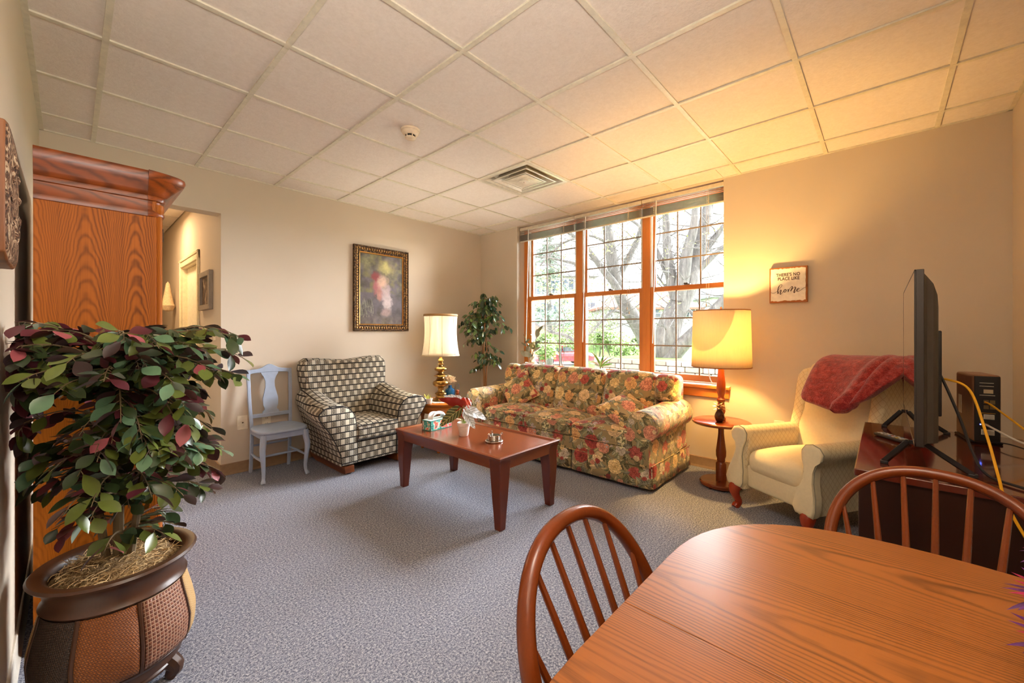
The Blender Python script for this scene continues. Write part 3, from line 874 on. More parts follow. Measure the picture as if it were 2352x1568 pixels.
# front face as a grid so it can be slightly full
def face_rows(ring, y_off, nrow=10):
    pass
cap_ring(m, rings[0], cz, False); cap_ring(m, rings[-1], cz, True)
obj('backrest', m, M_CHECK, T, uv=True, smooth=55)
obj('back_welt', MB().tube([p for p in rings[1]], 0.0035, 6), M_CHECK, T, uv=True)
PA = [(0.195, 0.085), (0.200, 0.30), (0.205, 0.43), (0.225, 0.535), (0.275, 0.600), (0.345, 0.632), (0.435, 0.638), (0.510, 0.618), (0.548, 0.580), (0.552, 0.545), (0.520, 0.490), (0.455, 0.400), (0.395, 0.28), (0.355, 0.17), (0.345, 0.085)]
for s in (-1, 1):
    rings = []
    cxm, czm = 0.33, 0.4
    for y, k, lift, fl in ((1.955, 0.90, 0, 1), (1.962, 0.96, 0, 1), (1.985, 1.0, 0, 1), (2.08, 1.0, 0.0, 1.0), (2.22, 1.0, 0.012, 0.92), (2.36, 1.0, 0.04, 0.82), (2.50, 1.0, 0.075, 0.72), (2.62, 1.0, 0.10, 0.66), (2.68, 0.97, 0.10, 0.64)):
        ring = []
        for a, z in PA:
            aa = a if a < 0.345 else 0.345 + (a - 0.345) * fl
            aa = cxm + (aa - cxm) * k; zz = czm + (z - czm) * k
            zz += lift * max(0, (zz - 0.35) / 0.28)
            ring.append((AX + s * aa, y, zz))
        rings.append(ring)
    a = obj('arm', MB().loft(rings), M_CHECK, T, uv=True, smooth=50)
    obj('arm_welt', MB().tube(rings[1], 0.005, 6), M_BLK, a)
    # side body below the arm, towards the back
a = obj('seat_cushion', MB().rbox((AX, 2.22, 0.362), (0.425, 0.56, 0.135), 0.03, (0, 0, 0.035), m=6), M_CHECK, T, uv=True)
obj('cushion_welt', MB().tube([(AX - 0.205, 1.945, 0.425), (AX, 1.94, 0.428), (AX + 0.205, 1.945, 0.425)], 0.005, 6).tube([(AX - 0.205, 1.945, 0.30), (AX, 1.94, 0.298), (AX + 0.205, 1.945, 0.30)], 0.005, 6), M_BLK, a)
obj('front_panel', MB().rbox((AX, 1.99, 0.192), (0.405, 0.05, 0.205), 0.015, m=3), M_CHECK, T, uv=True)
obj('seat_base', MB().box(AX - 0.30, AX + 0.30, 2.0, 2.66, 0.10, 0.30), M_CHECK, T, uv=True, bevel=0.02)
M_RUN = wood('walnut_rocker_wood', C(92, 46, 20), C(152, 86, 40), 'y', 0.35, 5)
for s in (-1, 1):
    x = AX + s * 0.265
    prof = [(1.975, 0.012), (2.05, 0.0), (2.60, 0.0), (2.68, 0.012), (2.76, 0.06), (2.735, 0.085), (2.60, 0.07), (2.05, 0.07), (1.985, 0.075)]
    rk = obj('rocker_runner', MB().prism(prof, 'yz', x - 0.045, x + 0.045), M_RUN, T, bevel=0.006)
obj('rocker_mechanism', MB().box(AX - 0.22, AX + 0.22, 2.15, 2.2, 0.03, 0.1).box(AX - 0.22, AX + 0.22, 2.45, 2.5, 0.03, 0.1), plain('dark_steel', C(40, 38, 36), 0.5, 0.7), T)

# ---------------------------------------------------------------- blue side chair
M_BLUE = plain('worn_blue_grey_paint', C(160, 176, 200), 0.42, 0, 0.5, 0.06, 14)
T = thing('side_chair', 'blue-grey painted wooden side chair with vase splat by the hall opening', 'chair', (1.77, 2.49, 0))
CX0, CX1 = 1.605, 1.925
def bent(x, z):     # leaning back posts
    return 2.655 + max(0, z - 0.40) * 0.10
for s, x in ((-1, CX0), (1, CX1)):
    pts = [(x, 2.69, 0.0), (x, 2.665, 0.2), (x, bent(x, .4) - .0, 0.40), (x - s * 0.0 + s * 0.012, bent(x, .65), 0.65), (x + s * 0.016, bent(x, .93), 0.93)]
    pts = curve_pts(pts, 5)
    obj('rear_leg', MB().tube(pts, [0.019] * len(pts), 4, flat=1.0, up=(1, 1, 0)), M_BLUE, T, bevel=0.004, smooth=30)
# crest rail: serpentine top with a hump
top = []
n = 24
for i in range(n + 1):
    u = -1 + 2 * i / n
    top.append((u, 0.932 + 0.045 * math.exp(-(u / 0.33) ** 2) - 0.012 * max(0, abs(u) - 0.8) / 0.2))
low = [(u, 0.892 + 0.012 * (1 - u * u) - 0.015 * max(0, abs(u) - 0.8) / 0.2) for u, _ in top]
xc, wd = (CX0 + CX1) / 2, 0.187
outl = [(xc + u * wd, z) for u, z in low] + [(xc + u * wd, z) for u, z in reversed(top)]
m = MB()
n2 = n + 1
fr = [(x, bent(x, z) - 0.012, z) for x, z in outl]; bk = [(x, bent(x, z) + 0.012, z) for x, z in outl]
m.v = fr + bk
N2 = len(outl)
for i in range(n):
    m.f.append((i, i + 1, N2 - 2 - i, N2 - 1 - i)); m.f.append((N2 + i, N2 + N2 - 1 - i, N2 + N2 - 2 - i, N2 + i + 1))
for i in range(N2): m.f.append((i, (i + 1) % N2, (i + 1) % N2 + N2, i + N2))
obj('crest_rail', m, M_BLUE, T, bevel=0.003)
prof = [(0.52, 0.072), (0.545, 0.066), (0.56, 0.05), (0.575, 0.052), (0.60, 0.062), (0.66, 0.064), (0.71, 0.052), (0.77, 0.038), (0.82, 0.038), (0.86, 0.052), (0.885, 0.068), (0.905, 0.075)]
m = MB(); q = len(prof)
for dy in (-0.007, 0.007):
    for z, h in prof:
        m.v += [(xc - h, bent(xc, z) + dy, z), (xc + h, bent(xc, z) + dy, z)]
for i in range(q - 1):
    a = 2 * i; m.f.append((a, a + 1, a + 3, a + 2)); c = a + 2 * q; m.f.append((c, c + 2, c + 3, c + 1))
    m.f.append((a, a + 2, c + 2, c)); m.f.append((a + 1, c + 1, c + 3, a + 3))
obj('splat', m, M_BLUE, T, smooth=40)
obj('back_rail', MB().box(CX0, CX1, bent(xc, .51) - 0.012, bent(xc, .51) + 0.012, 0.493, 0.527), M_BLUE, T, bevel=0.004)
so = []
for i in range(40):
    g = 2 * math.pi * i / 40; cs, sn = math.cos(g), math.sin(g)
    xx = 0.205 * (abs(cs) ** 0.45) * (1 if cs > 0 else -1); yy = 0.205 * (abs(sn) ** 0.5) * (1 if sn > 0 else -1)
    if yy > 0: xx *= 1 - 0.12 * yy / 0.205
    so.append((xc + xx, 2.465 + yy))
obj('seat', MB().prism(so, 'xy', 0.405, 0.43), M_BLUE, T, bevel=0.01, seg=3)
obj('seat_apron', MB().box(xc - 0.165, xc + 0.165, 2.285, 2.305, 0.355, 0.406).box(xc - 0.175, xc - 0.158, 2.30, 2.65, 0.36, 0.406).box(xc + 0.158, xc + 0.175, 2.30, 2.65, 0.36, 0.406), M_BLUE, T, bevel=0.004)
for s in (-1, 1):
    x = xc + s * 0.168
    P = [(x, 2.30, 0.40), (x + s * 0.004, 2.292, 0.34), (x + s * 0.012, 2.280, 0.27), (x + s * 0.006, 2.287, 0.18), (x, 2.297, 0.09), (x + s * 0.002, 2.292, 0.035), (x + s * 0.008, 2.276, 0.012), (x + s * 0.010, 2.268, 0.0)]
    c = curve_pts(P, 5); rad = []
    RR = [0.025, 0.026, 0.023, 0.019, 0.015, 0.0135, 0.019, 0.017]
    for i in range(len(RR) - 1): rad += [RR[i] + (RR[i + 1] - RR[i]) * k / 5 for k in range(5)]
    rad.append(RR[-1])
    obj('front_leg', MB().tube(c, rad, 10), M_BLUE, T)
    obj('stretcher', MB().tube([(x, 2.29, 0.175), (x - s * 0.0, 2.48, 0.175), (CX0 if s < 0 else CX1, 2.665, 0.175)], [0.008, 0.012, 0.008], 8), M_BLUE, T)
obj('stretcher', MB().tube([(CX0, 2.665, 0.245), (xc, 2.66, 0.245), (CX1, 2.665, 0.245)], [0.008, 0.011, 0.008], 8), M_BLUE, T)
obj('stretcher', MB().tube([(xc - 0.165, 2.48, 0.175), (xc, 2.48, 0.175), (xc + 0.165, 2.48, 0.175)], [0.008, 0.011, 0.008], 8), M_BLUE, T)

# ---------------------------------------------------------------- coffee table and what stands on it
M_CHERRY = wood('cherry_stained_wood', C(84, 34, 14), C(130, 62, 27), 'y', 0.24, 3, 1.0, 0.35, 0.5, 0.25)
M_CHERRYZ = wood('cherry_stained_leg_wood', C(70, 25, 10), C(104, 42, 18), 'z', 0.3, 3, 1.0, 0.35, 0.5, 0.25)
TX0, TX1, TY0, TY1, TZ = 2.312, 2.953, 0.21, 1.432, 0.48
T = thing('coffee_table', 'cherry coffee table with raised rim and tapered sabre legs on the carpet', 'table', ((TX0 + TX1) / 2, (TY0 + TY1) / 2, 0))
obj('tabletop', MB().box(TX0 + 0.02, TX1 - 0.02, TY0 + 0.02, TY1 - 0.02, TZ - 0.03, TZ - 0.012), M_CHERRY, T, smooth=0)
def rail(p, q, nrm):
    # section (outward offset, z): flared apron with a rounded lip and an inner slope
    sec = [(-0.045, TZ - 0.012), (-0.03, TZ - 0.002), (-0.012, TZ), (0.0, TZ - 0.004), (-0.008, TZ - 0.02), (-0.017, TZ - 0.05), (-0.02, TZ - 0.088), (-0.042, TZ - 0.088)]
    (x0, y0), (x1, y1) = p, q
    d = Vector((x1 - x0, y1 - y0, 0)).normalized()
    rings = []
    for (x, y), sgn in ((p, 1), (q, -1)):
        rings.append([(x + nrm[0] * a - d.x * a * sgn, y + nrm[1] * a - d.y * a * sgn, z) for a, z in sec])
    return MB().loft(rings)
cs = [(TX0, TY0), (TX1, TY0), (TX1, TY1), (TX0, TY1)]
for i, nr in enumerate(((0, -1), (1, 0), (0, 1), (-1, 0))):
    obj('apron', rail(cs[i], cs[(i + 1) % 4], nr), M_CHERRY if i % 2 else M_CHERRY, T, smooth=30)
for (sx, sy) in ((0, 0), (1, 0), (1, 1), (0, 1)):
    ox, oy = (TX1 if sx else TX0), (TY1 if sy else TY0); dx, dy = (-1 if sx else 1), (-1 if sy else 1)
    rings = []
    for z, off, wd in ((TZ - 0.016, 0.006, 0.10), (0.44, 0.014, 0.098), (0.39, 0.019, 0.095), (0.30, 0.018, 0.085), (0.2, 0.022, 0.075), (0.1, 0.029, 0.062), (0.004, 0.032, 0.052), (0.0, 0.034, 0.048)):
        a, b_ = ox + dx * off, oy + dy * off
        rings.append([(a, b_, z), (a + dx * wd, b_, z), (a + dx * wd, b_ + dy * wd, z), (a, b_ + dy * wd, z)])
    obj('leg', MB().loft(rings), M_CHERRYZ, T, bevel=0.005, smooth=40)
TOPZ = TZ - 0.012
# tissue box
T = thing('tissue_box', 'teal tissue box with jungle print on the coffee table', 'tissue box', (2.585, 1.215, TOPZ), R(5))
def tissue_mat():
    m = Mt('jungle_print_card', 0.45)
    vec = m.coord()
    u, v, zz = m.xyz(vec)
    n = m.noise(vec, 26, 2, 0.5, 0.6); n2 = m.noise(vec, 40, 1, 0.5, 1.2)
    c = m.ramp(n, [(0.0, C(36, 128, 120)), (0.40, C(86, 190, 182)), (0.50, C(236, 226, 212)), (0.56, C(226, 108, 70)), (0.62, C(232, 120, 130)), (0.68, C(52, 110, 84))], 'CONSTANT')
    edge = zz.lt(0.006).max(zz.gt(0.077)).max((u.abs()).gt(0.113) * (v.abs()).gt(0.048))
    m.base(m.mix(edge, c, C(30, 120, 108)))
    return m.m
bxx = obj('box', MB().box(-0.118, 0.118, -0.055, 0.055, 0, 0.083), tissue_mat(), T, world=False, bevel=0.001)
m = Mt('white_card_top', 0.5); m.base(C(226, 236, 232))
obj('box_top', MB().box(-0.112, 0.112, -0.049, 0.049, 0.083, 0.0842), plain('pale_card', C(206, 226, 220), 0.5), T, world=False, smooth=0)
# flamingo-like pink blob is printed as plain pink leaf shapes on the long side
rr = random.Random(3)
def tsheet(u, v):
    a = (u - 0.5) * 2; c_ = (v - 0.5)
    h = 0.052 * (1 - a * a) ** 0.6
    return (a * 0.072 + 0.012 * math.sin(4 * v), c_ * 0.055 + 0.02 * math.sin(3.2 * u + 1) * h / 0.05, 0.082 + h * (0.55 + 0.6 * abs(math.sin(math.pi * (v * 1.25 + 0.1)))))
obj('tissue', MB().sheet(tsheet, 14, 12), plain('white_tissue', C(244, 244, 246), 0.8), T, world=False, solid=0.001, smooth=70)
# potted alocasia
PX, PY = 2.575, 0.862
T = thing('potted_plant', 'small white pot of red-backed striped alocasia on the coffee table', 'plant', (PX, PY, TOPZ))
pt = obj('pot', MB().lathe([(0.0, 0), (0.033, 0), (0.036, 0.005), (0.046, 0.075), (0.051, 0.078), (0.0525, 0.102), (0.049, 0.104), (0.046, 0.09), (0.0, 0.088)], (PX, PY, TOPZ), 28), plain('white_glazed_pot', C(236, 228, 220), 0.35), T)
obj('soil', MB().lathe([(0.046, 0.088), (0.02, 0.094), (0, 0.095)], (PX, PY, TOPZ), 16, cap=False), plain('tan_soil', C(150, 116, 84), 0.95, 0, 0.2, 0.3, 120, 0.6), T)
def alo(front, vein, back, name):
    m = Mt(name, 0.32); u, v, _ = m.xyz(m.coord('UV'))
    # UV from the box projection is unreliable on leaves: veins follow object-space generated coords instead
    g, h, _z = m.xyz(m.coord('Generated'))
    a = (h - 0.5).abs()
    rib = (a * 9.0 + g * -0.0).lt(0.16)
    side = ((g * 7.0 - a * 3.4).fract() - 0.5).abs().lt(0.085)
    f = m.mix(rib.max(side), front, vein)
    geo = m.n('ShaderNodeNewGeometry')
    m.base(m.mix(V(m.nt, geo.outputs['Backfacing']), f, back))
    return m.m
M_ALO_G = alo(C(70, 74, 34), C(196, 184, 120), C(150, 46, 30), 'green_striped_leaf')
M_ALO_S = alo(C(206, 212, 216), C(110, 120, 116), C(184, 190, 196), 'silver_striped_leaf')
M_ALO_R = alo(C(172, 46, 26), C(200, 100, 66), C(150, 38, 24), 'red_leaf_back')
M_STEM = plain('pale_green_stem', C(140, 148, 84), 0.5)
def arrow_leaf(L, wd, droop, ripple=0.006):
    def fn(u, v):
        c_ = 2 * v - 1
        prof = (math.sin(math.pi * min(1, u * 1.0) ** 0.62)) ** 0.75 if 0 < u < 1 else 0
        y = c_ * wd * prof * (1 - 0.15 * u)
        x = L * u - 0.10 * L * abs(c_) * (1 - u) * (1 if u < 0.3 else 0.3)
        z = -droop * u * u + 0.18 * abs(y) + ripple * math.sin(u * 20) * abs(c_)
        return (x, y, z)
    return MB().sheet(fn, 14, 6)
def face(dirv, roll=0):
    d = Vector(dirv).normalized(); up = Vector((0, 0, 1))
    y = up.cross(d).normalized(); z = d.cross(y)
    return Matrix((d, y, z)).transposed().to_4x4() @ Matrix.Rotation(roll, 4, 'X')
# leaves: base point offset, direction, length, width, droop, roll, material ; rt = screen-right, fw = away from camera
rt = Vector((0.6762, -0.7368, 0)); fw = Vector((0.7368, 0.6762, 0)); up = Vector((0, 0, 1))
def off(a, b_, c_): return rt * a + fw * b_ + up * c_
for (bp, dr, L, wd, dp, rl, mt) in (
    ((-0.03, -0.01, 0.205), (-0.75, -0.25, -0.52), 0.20, 0.058, 0.03, R(-42), M_ALO_G),
    ((0.00, 0.0, 0.235), (-0.95, 0.05, 0.30), 0.20, 0.045, 0.03, R(75), M_ALO_R),
    ((-0.01, 0.03, 0.25), (-0.78, 0.3, 0.42), 0.19, 0.045, 0.05, R(-25), M_ALO_S),
    ((-0.01, 0.01, 0.235), (0.55, 0.2, 0.25), 0.085, 0.055, 0.03, R(80), M_ALO_R),
    ((0.01, 0.0, 0.205), (0.92, 0.0, -0.34), 0.19, 0.050, 0.03, R(42), M_ALO_S),
    ((0.015, -0.02, 0.19), (0.45, -0.25, -0.80), 0.155, 0.042, -0.02, R(35), M_ALO_S),
    ((-0.005, 0.0, 0.20), (0.10, -0.2, -0.9), 0.075, 0.036, 0.0, R(20), M_ALO_R),
    ((-0.015, 0.0, 0.205), (-0.6, -0.1, -0.75), 0.11, 0.034, 0.0, R(60), M_ALO_R)):
    o = obj('leaf', arrow_leaf(L, wd, dp), mt, T, world=False, smooth=60, recalc=False)
    P0 = off(*bp); D = off(*dr)
    o.matrix_basis = Matrix.Translation(P0) @ face(D, rl)
    sp = curve_pts([(0.004 * rl, 0, 0.09), tuple(P0 * 0.4 + Vector((0, 0, 0.09))), tuple(P0)], 5)
    obj('leaf_stem', MB().tube(sp, 0.0028, 6), M_STEM, T, world=False)
for k in range(6):
    g = k * 1.05
    obj('grass_blade', MB().tube([(0.01 * math.cos(g), 0.01 * math.sin(g), 0.09), (0.018 * math.cos(g), 0.018 * math.sin(g), 0.13), (0.034 * math.cos(g), 0.034 * math.sin(g), 0.155)], [0.003, 0.002, 0.0005], 5), plain('fresh_green_blade', C(126, 160, 60), 0.5), T, world=False)
# coaster set
KX, KY = 2.608, 0.56
T = thing('coaster_holder', 'silver round coaster holder on the coffee table', 'holder', (KX, KY, TOPZ))
M_CHR = plain('brushed_silver', C(206, 200, 192), 0.22, 1.0, 0.5, 0.04)
obj('holder_base', MB().lathe([(0, 0), (0.060, 0), (0.066, 0.004), (0.066, 0.010), (0.060, 0.013), (0.05, 0.012), (0, 0.012)], (KX, KY, TOPZ), 32), M_CHR, T)
for k in range(3):
    g = R(20 + 120 * k) + R(42)
    c_, s_ = math.cos(g), math.sin(g)
    P = curve_pts([(KX + 0.049 * c_, KY + 0.049 * s_, TOPZ + 0.01), (KX + 0.049 * c_, KY + 0.049 * s_, TOPZ + 0.055), (KX + 0.056 * c_, KY + 0.056 * s_, TOPZ + 0.068), (KX + 0.063 * c_, KY + 0.063 * s_, TOPZ + 0.060), (KX + 0.058 * c_, KY + 0.058 * s_, TOPZ + 0.052)], 5)
    obj('holder_prong', MB().tube(P, 0.004, 8), M_CHR, T)
pos = ['bottom', 'second', 'third', 'top']
for k in range(4):
    z = TOPZ + 0.013 + k * 0.0095
    o = obj('coaster', MB().lathe([(0, 0), (0.044, 0), (0.0455, 0.002), (0.0455, 0.006), (0.044, 0.0085), (0.038, 0.0075), (0, 0.0075)], (0, 0, 0), 32), M_CHR)
    o.location = (KX, KY, z)
    tag(o, 'round silver coaster, %s in the stack in the coaster holder' % pos[k], 'coaster', 'coasters in the holder')
# ---------------------------------------------------------------- end table, brass lamp and small things
EX, EY, EZ = 3.27, 2.06, 0.52
M_HONEY = wood('honey_oak', C(140, 72, 20), C(200, 120, 48), 'x', 0.25, 4, 1.5, 0.5, 0.5, 0.3)
T = thing('end_table', 'oval honey-stained end table between armchair and sofa', 'table', (EX, EY, 0))
obj('tabletop', MB().lathe([(0, -0.034), (0.232, -0.034), (0.242, -0.028), (0.244, -0.020), (0.250, -0.016), (0.256, -0.009), (0.252, -0.002), (0.243, 0.0), (0, 0.0)], (EX, EY, EZ), 48, 1.0, 1.08), M_HONEY, T)
obj('apron', MB().lathe([(0.218, -0.105), (0.222, -0.10), (0.222, -0.034)], (EX, EY, EZ), 40, 1.0, 1.08, cap=False), M_HONEY, T, solid=0.012)
for k in range(4):
    g = R(45 + 90 * k); x, y = EX + 0.195 * math.cos(g), EY + 0.205 * math.sin(g)
    obj('leg', MB().lathe([(0.016, 0), (0.018, 0.02), (0.012, 0.05), (0.018, 0.12), (0.022, 0.26), (0.016, 0.34), (0.024, 0.37), (0.024, EZ - 0.034)], (x, y, 0), 14), M_HONEY, T)
obj('shelf', MB().lathe([(0.0, 0.11), (0.19, 0.11), (0.195, 0.118), (0.19, 0.126), (0, 0.126)], (EX, EY, 0), 32, 1, 1.08), M_HONEY, T)
m = MB(); n = 72
vs = [(EX, EY, EZ + 0.0015)]
for k in range(n):
    g = 2 * math.pi * k / n; r = 0.165 + 0.008 * math.cos(12 * g) + 0.004 * math.cos(36 * g)
    vs.append((EX + 0.0 + r * math.cos(g), EY - 0.01 + r * math.sin(g), EZ + 0.0015))
m.add(vs, [(0, 1 + k, 1 + (k + 1) % n) for k in range(n)])
mm = Mt('white_lace', 0.9); mm.base(mm.ramp(mm.noise(mm.coord(), 190, 1), [(0.42, C(176, 150, 120)), (0.5, C(238, 234, 228))]))
tag(obj('lace_doily', m, mm.m, None, solid=0.002, smooth=0), 'white lace doily under the brass lamp on the end table', 'doily')

def brass_mat():
    m = Mt('antique_brass', 0.28, 1.0)
    vec = m.coord(); m.base(m.ramp(m.noise(vec, 18, 2), [(0.3, C(120, 88, 40)), (0.7, C(178, 140, 78))]))
    return m.m
M_BRASS = brass_mat()
M_DBR = plain('dark_brass', C(84, 58, 30), 0.35, 0.9)
LZ = EZ + 0.003
T = thing('table_lamp', 'tall turned brass table lamp with white shade on the oval end table', 'lamp', (EX, EY, LZ))
f = 0.00485         # metres per photo pixel at this depth
prof = [(0, 0.0), (0.092, 0.0), (0.094, 0.008), (0.088, 0.016), (0.066, 0.026), (0.060, 0.032), (0.052, 0.034), (0.055, 0.058), (0.060, 0.066), (0.066, 0.074), (0.060, 0.086), (0.040, 0.094), (0.034, 0.10), (0.030, 0.125), (0.034, 0.14), (0.052, 0.152), (0.078, 0.166), (0.088, 0.182), (0.089, 0.198), (0.080, 0.214), (0.056, 0.226), (0.050, 0.232), (0.052, 0.236), (0.040, 0.244), (0.038, 0.258), (0.060, 0.264), (0.078, 0.270), (0.076, 0.276), (0.056, 0.284), (0.044, 0.294), (0.030, 0.300), (0.026, 0.312), (0.034, 0.320), (0.056, 0.328), (0.068, 0.340), (0.069, 0.352), (0.060, 0.362), (0.034, 0.372), (0.022, 0.378), (0.020, 0.390), (0.036, 0.396), (0.037, 0.401), (0.026, 0.406), (0.025, 0.434), (0.032, 0.440), (0.031, 0.446), (0.018, 0.460), (0.016, 0.47), (0.012, 0.56), (0.0, 0.56)]
obj('lamp_body', MB().lathe(prof, (EX, EY, LZ), 40), M_BRASS, T, smooth=50)
def shade_mat(name, col, trans=0.55):
    m = bpy.data.materials.new(name); m.use_nodes = True; nt = m.node_tree
    nt.nodes.clear()
    out = nt.nodes.new('ShaderNodeOutputMaterial'); mx = nt.nodes.new('ShaderNodeMixShader')
    d = nt.nodes.new('ShaderNodeBsdfDiffuse'); t = nt.nodes.new('ShaderNodeBsdfTranslucent')
    nz = nt.nodes.new('ShaderNodeTexNoise'); tc = nt.nodes.new('ShaderNodeTexCoord'); mp = nt.nodes.new('ShaderNodeMapping')
    mp.inputs['Scale'].default_value = (60, 60, 2.5)
    nt.links.new(tc.outputs['Object'], mp.inputs[0]); nt.links.new(mp.outputs[0], nz.inputs['Vector']); nz.inputs['Scale'].default_value = 3
    rp = nt.nodes.new('ShaderNodeValToRGB'); nt.links.new(nz.outputs[0], rp.inputs[0])
    rp.color_ramp.elements[0].color = tuple(c * 0.93 for c in col[:3]) + (1,); rp.color_ramp.elements[1].color = col
    rp.color_ramp.elements[0].position = 0.3; rp.color_ramp.elements[1].position = 0.7
    for s in (d, t): nt.links.new(rp.outputs[0], s.inputs[0])
    mx.inputs[0].default_value = trans
    nt.links.new(d.outputs[0], mx.inputs[1]); nt.links.new(t.outputs[0], mx.inputs[2]); nt.links.new(mx.outputs[0], out.inputs[0])
    return m
sz0, sz1 = EZ + 0.497, EZ + 0.952
def shade_r(t): return 0.200 - 0.048 * t * 0.35 - 0.030 * math.sin(math.pi * t) * 0.55 + 0.004 * (1 - t) ** 4
pr = [(shade_r(i / 12), sz0 + (sz1 - sz0) * i / 12) for i in range(13)]
sh = obj('lamp_shade', MB().lathe(pr, (EX, EY, 0), 48, cap=False), shade_mat('white_silk_shade', C(240, 232, 216), 0.36), T, solid=0.002)
tr = MB().lathe([(pr[-1][0] + 0.002, sz1 - 0.022), (pr[-1][0] + 0.004, sz1 - 0.012), (pr[-1][0] + 0.002, sz1 + 0.002)], (EX, EY, 0), 48, cap=False)
obj('shade_trim', tr, plain('gold_braid', C(178, 140, 86), 0.6), sh, solid=0.003)
obj('shade_trim', MB().lathe([(pr[0][0] + 0.001, sz0 - 0.002), (pr[0][0] + 0.003, sz0 + 0.005), (pr[0][0] + 0.001, sz0 + 0.011)], (EX, EY, 0), 48, cap=False), plain('cream_braid', C(214, 196, 160), 0.6), sh, solid=0.003)
for k in range(8):
    g = R(k * 45 + 12)
    obj('shade_rib', MB().tube([(EX + (r + 0.0006) * math.cos(g), EY + (r + 0.0006) * math.sin(g), z) for r, z in pr], 0.0016, 5), plain('taupe_seam', C(170, 156, 132), 0.7), sh)
obj('harp', MB().tube(curve_pts([(EX - 0.01, EY, LZ + 0.54), (EX - 0.06, EY, LZ + 0.66), (EX - 0.05, EY, LZ + 0.84), (EX, EY, LZ + 0.925), (EX + 0.05, EY, LZ + 0.84), (EX + 0.06, EY, LZ + 0.66), (EX + 0.01, EY, LZ + 0.54)], 5), 0.002, 6), M_BRASS, T)
M_BULB_L = emit('lit_bulb_warm_white', (*LAMP_L[1], 1), 30)
obj('bulb', MB().lathe([(0.0, 0), (0.013, 0.0), (0.014, 0.03), (0.026, 0.06), (0.03, 0.085), (0.02, 0.11), (0, 0.118)], (EX, EY, LZ + 0.56), 16), M_BULB_L, T)
light('brass_lamp_bulb', 'POINT', (EX, EY, LZ + 0.76), (0, 0, 0), LAMP_L[0], LAMP_L[1], shadow_soft_size=0.05)
# small succulent pot
SX_, SY_ = 3.06, 2.00
T = thing('succulent_pot', 'tiny white pot with a small green succulent on the end table', 'plant', (SX_, SY_, EZ + 0.002))
obj('pot', MB().lathe([(0, 0), (0.036, 0), (0.046, 0.055), (0.044, 0.056), (0.040, 0.045), (0, 0.045)], (SX_, SY_, EZ + 0.002), 20), plain('white_glazed_pot', C(236, 228, 220), 0.35), T)
for k in range(7):
    g = k * 0.9; a = 0.018 * (k % 3) / 2
    o = obj('leaf', MB().loft([[(SX_ + a * math.cos(g) + 0.35 * z * math.cos(g) * (k % 3) + r * math.cos(q), SY_ + a * math.sin(g) + 0.35 * z * math.sin(g) * (k % 3) + r * math.sin(q) * 0.6, EZ + 0.045 + z) for q in [i * math.pi / 3 for i in range(6)]] for r, z in ((0.004, 0), (0.009, 0.018), (0.007, 0.04), (0.001, 0.055))]), plain('succulent_green', C(96, 140, 64) if k % 2 else C(180, 180, 70), 0.5), T, smooth=60)
# blue bottle with a dried puff, behind it a clear wrapper
BX, BY = 3.40, 2.06
T = thing('blue_bottle', 'small blue glass bottle with a dried beige puff on the end table', 'bottle', (BX, BY, EZ))
mb_ = Mt('cobalt_glass', 0.08); mb_.base(C(40, 130, 200)); mb_.set(Transmission_Weight=0.5, IOR=1.45)
obj('bottle', MB().lathe([(0, 0.03), (0.052, 0.03), (0.056, 0.045), (0.056, 0.10), (0.05, 0.115), (0.022, 0.13), (0.018, 0.15), (0.021, 0.155), (0.017, 0.157), (0, 0.155)], (BX, BY, EZ), 24), mb_.m, T)
obj('stand', MB().lathe([(0, 0.002), (0.06, 0.002), (0.062, 0.02), (0.05, 0.03), (0, 0.03)], (BX, BY, EZ), 20), plain('terracotta_dish', C(196, 122, 84), 0.6), T)
m = MB(); rr = random.Random(4)
for k in range(150):
    g = rr.uniform(0, 6.28); e = rr.uniform(-0.3, 1.5); d = 0.055 + 0.03 * rr.random()
    c_ = (BX - 0.015, BY, EZ + 0.205)
    v = (math.cos(g) * math.cos(e), math.sin(g) * math.cos(e), math.sin(e))
    p1 = [c_[i] + v[i] * d * (1.1 if i < 2 else 0.75) for i in range(3)]
    p2 = [p1[0] + rr.uniform(-.02, .02), p1[1] + rr.uniform(-.02, .02), p1[2] + rr.uniform(-.008, .018)]
    m.tube([(BX, BY, EZ + 0.15), tuple(c_[i] + v[i] * d * 0.4 for i in range(3)), p1, p2], [0.0007, 0.0012, 0.0022, 0.0012], 4)
obj('dried_puff', m, plain('beige_dried_flower', C(214, 188, 152), 0.9), T, kind='stuff')
T = thing('gift_bag', 'clear gift bag with orange treats beside the blue bottle', 'bag', (3.47, 2.02, EZ))
wr = MB().sheet(lambda u, v: (3.47 + 0.045 * math.cos(u * 6.2832) * (1 - 0.45 * v), 2.02 + 0.03 * math.sin(u * 6.2832) * (1 - 0.3 * v) + 0.004 * math.sin(u * 30), EZ + 0.003 + 0.17 * v), 24, 6)
obj('clear_wrap', wr, glass_mat('clear_cellophane', (0.93, 0.95, 0.95, 1)), T, smooth=60)
for k, (dx, dy, dz) in enumerate(((-0.01, 0.0, 0.025), (0.012, 0.004, 0.03), (0.0, -0.008, 0.062), (0.008, 0.004, 0.085))):
    obj('treat', MB().lathe([(0, -0.018), (0.015, -0.012), (0.020, 0), (0.015, 0.012), (0, 0.018)], (3.47 + dx, 2.02 + dy, EZ + dz), 12), plain('orange_treat', C(214, 112, 66), 0.5), T)

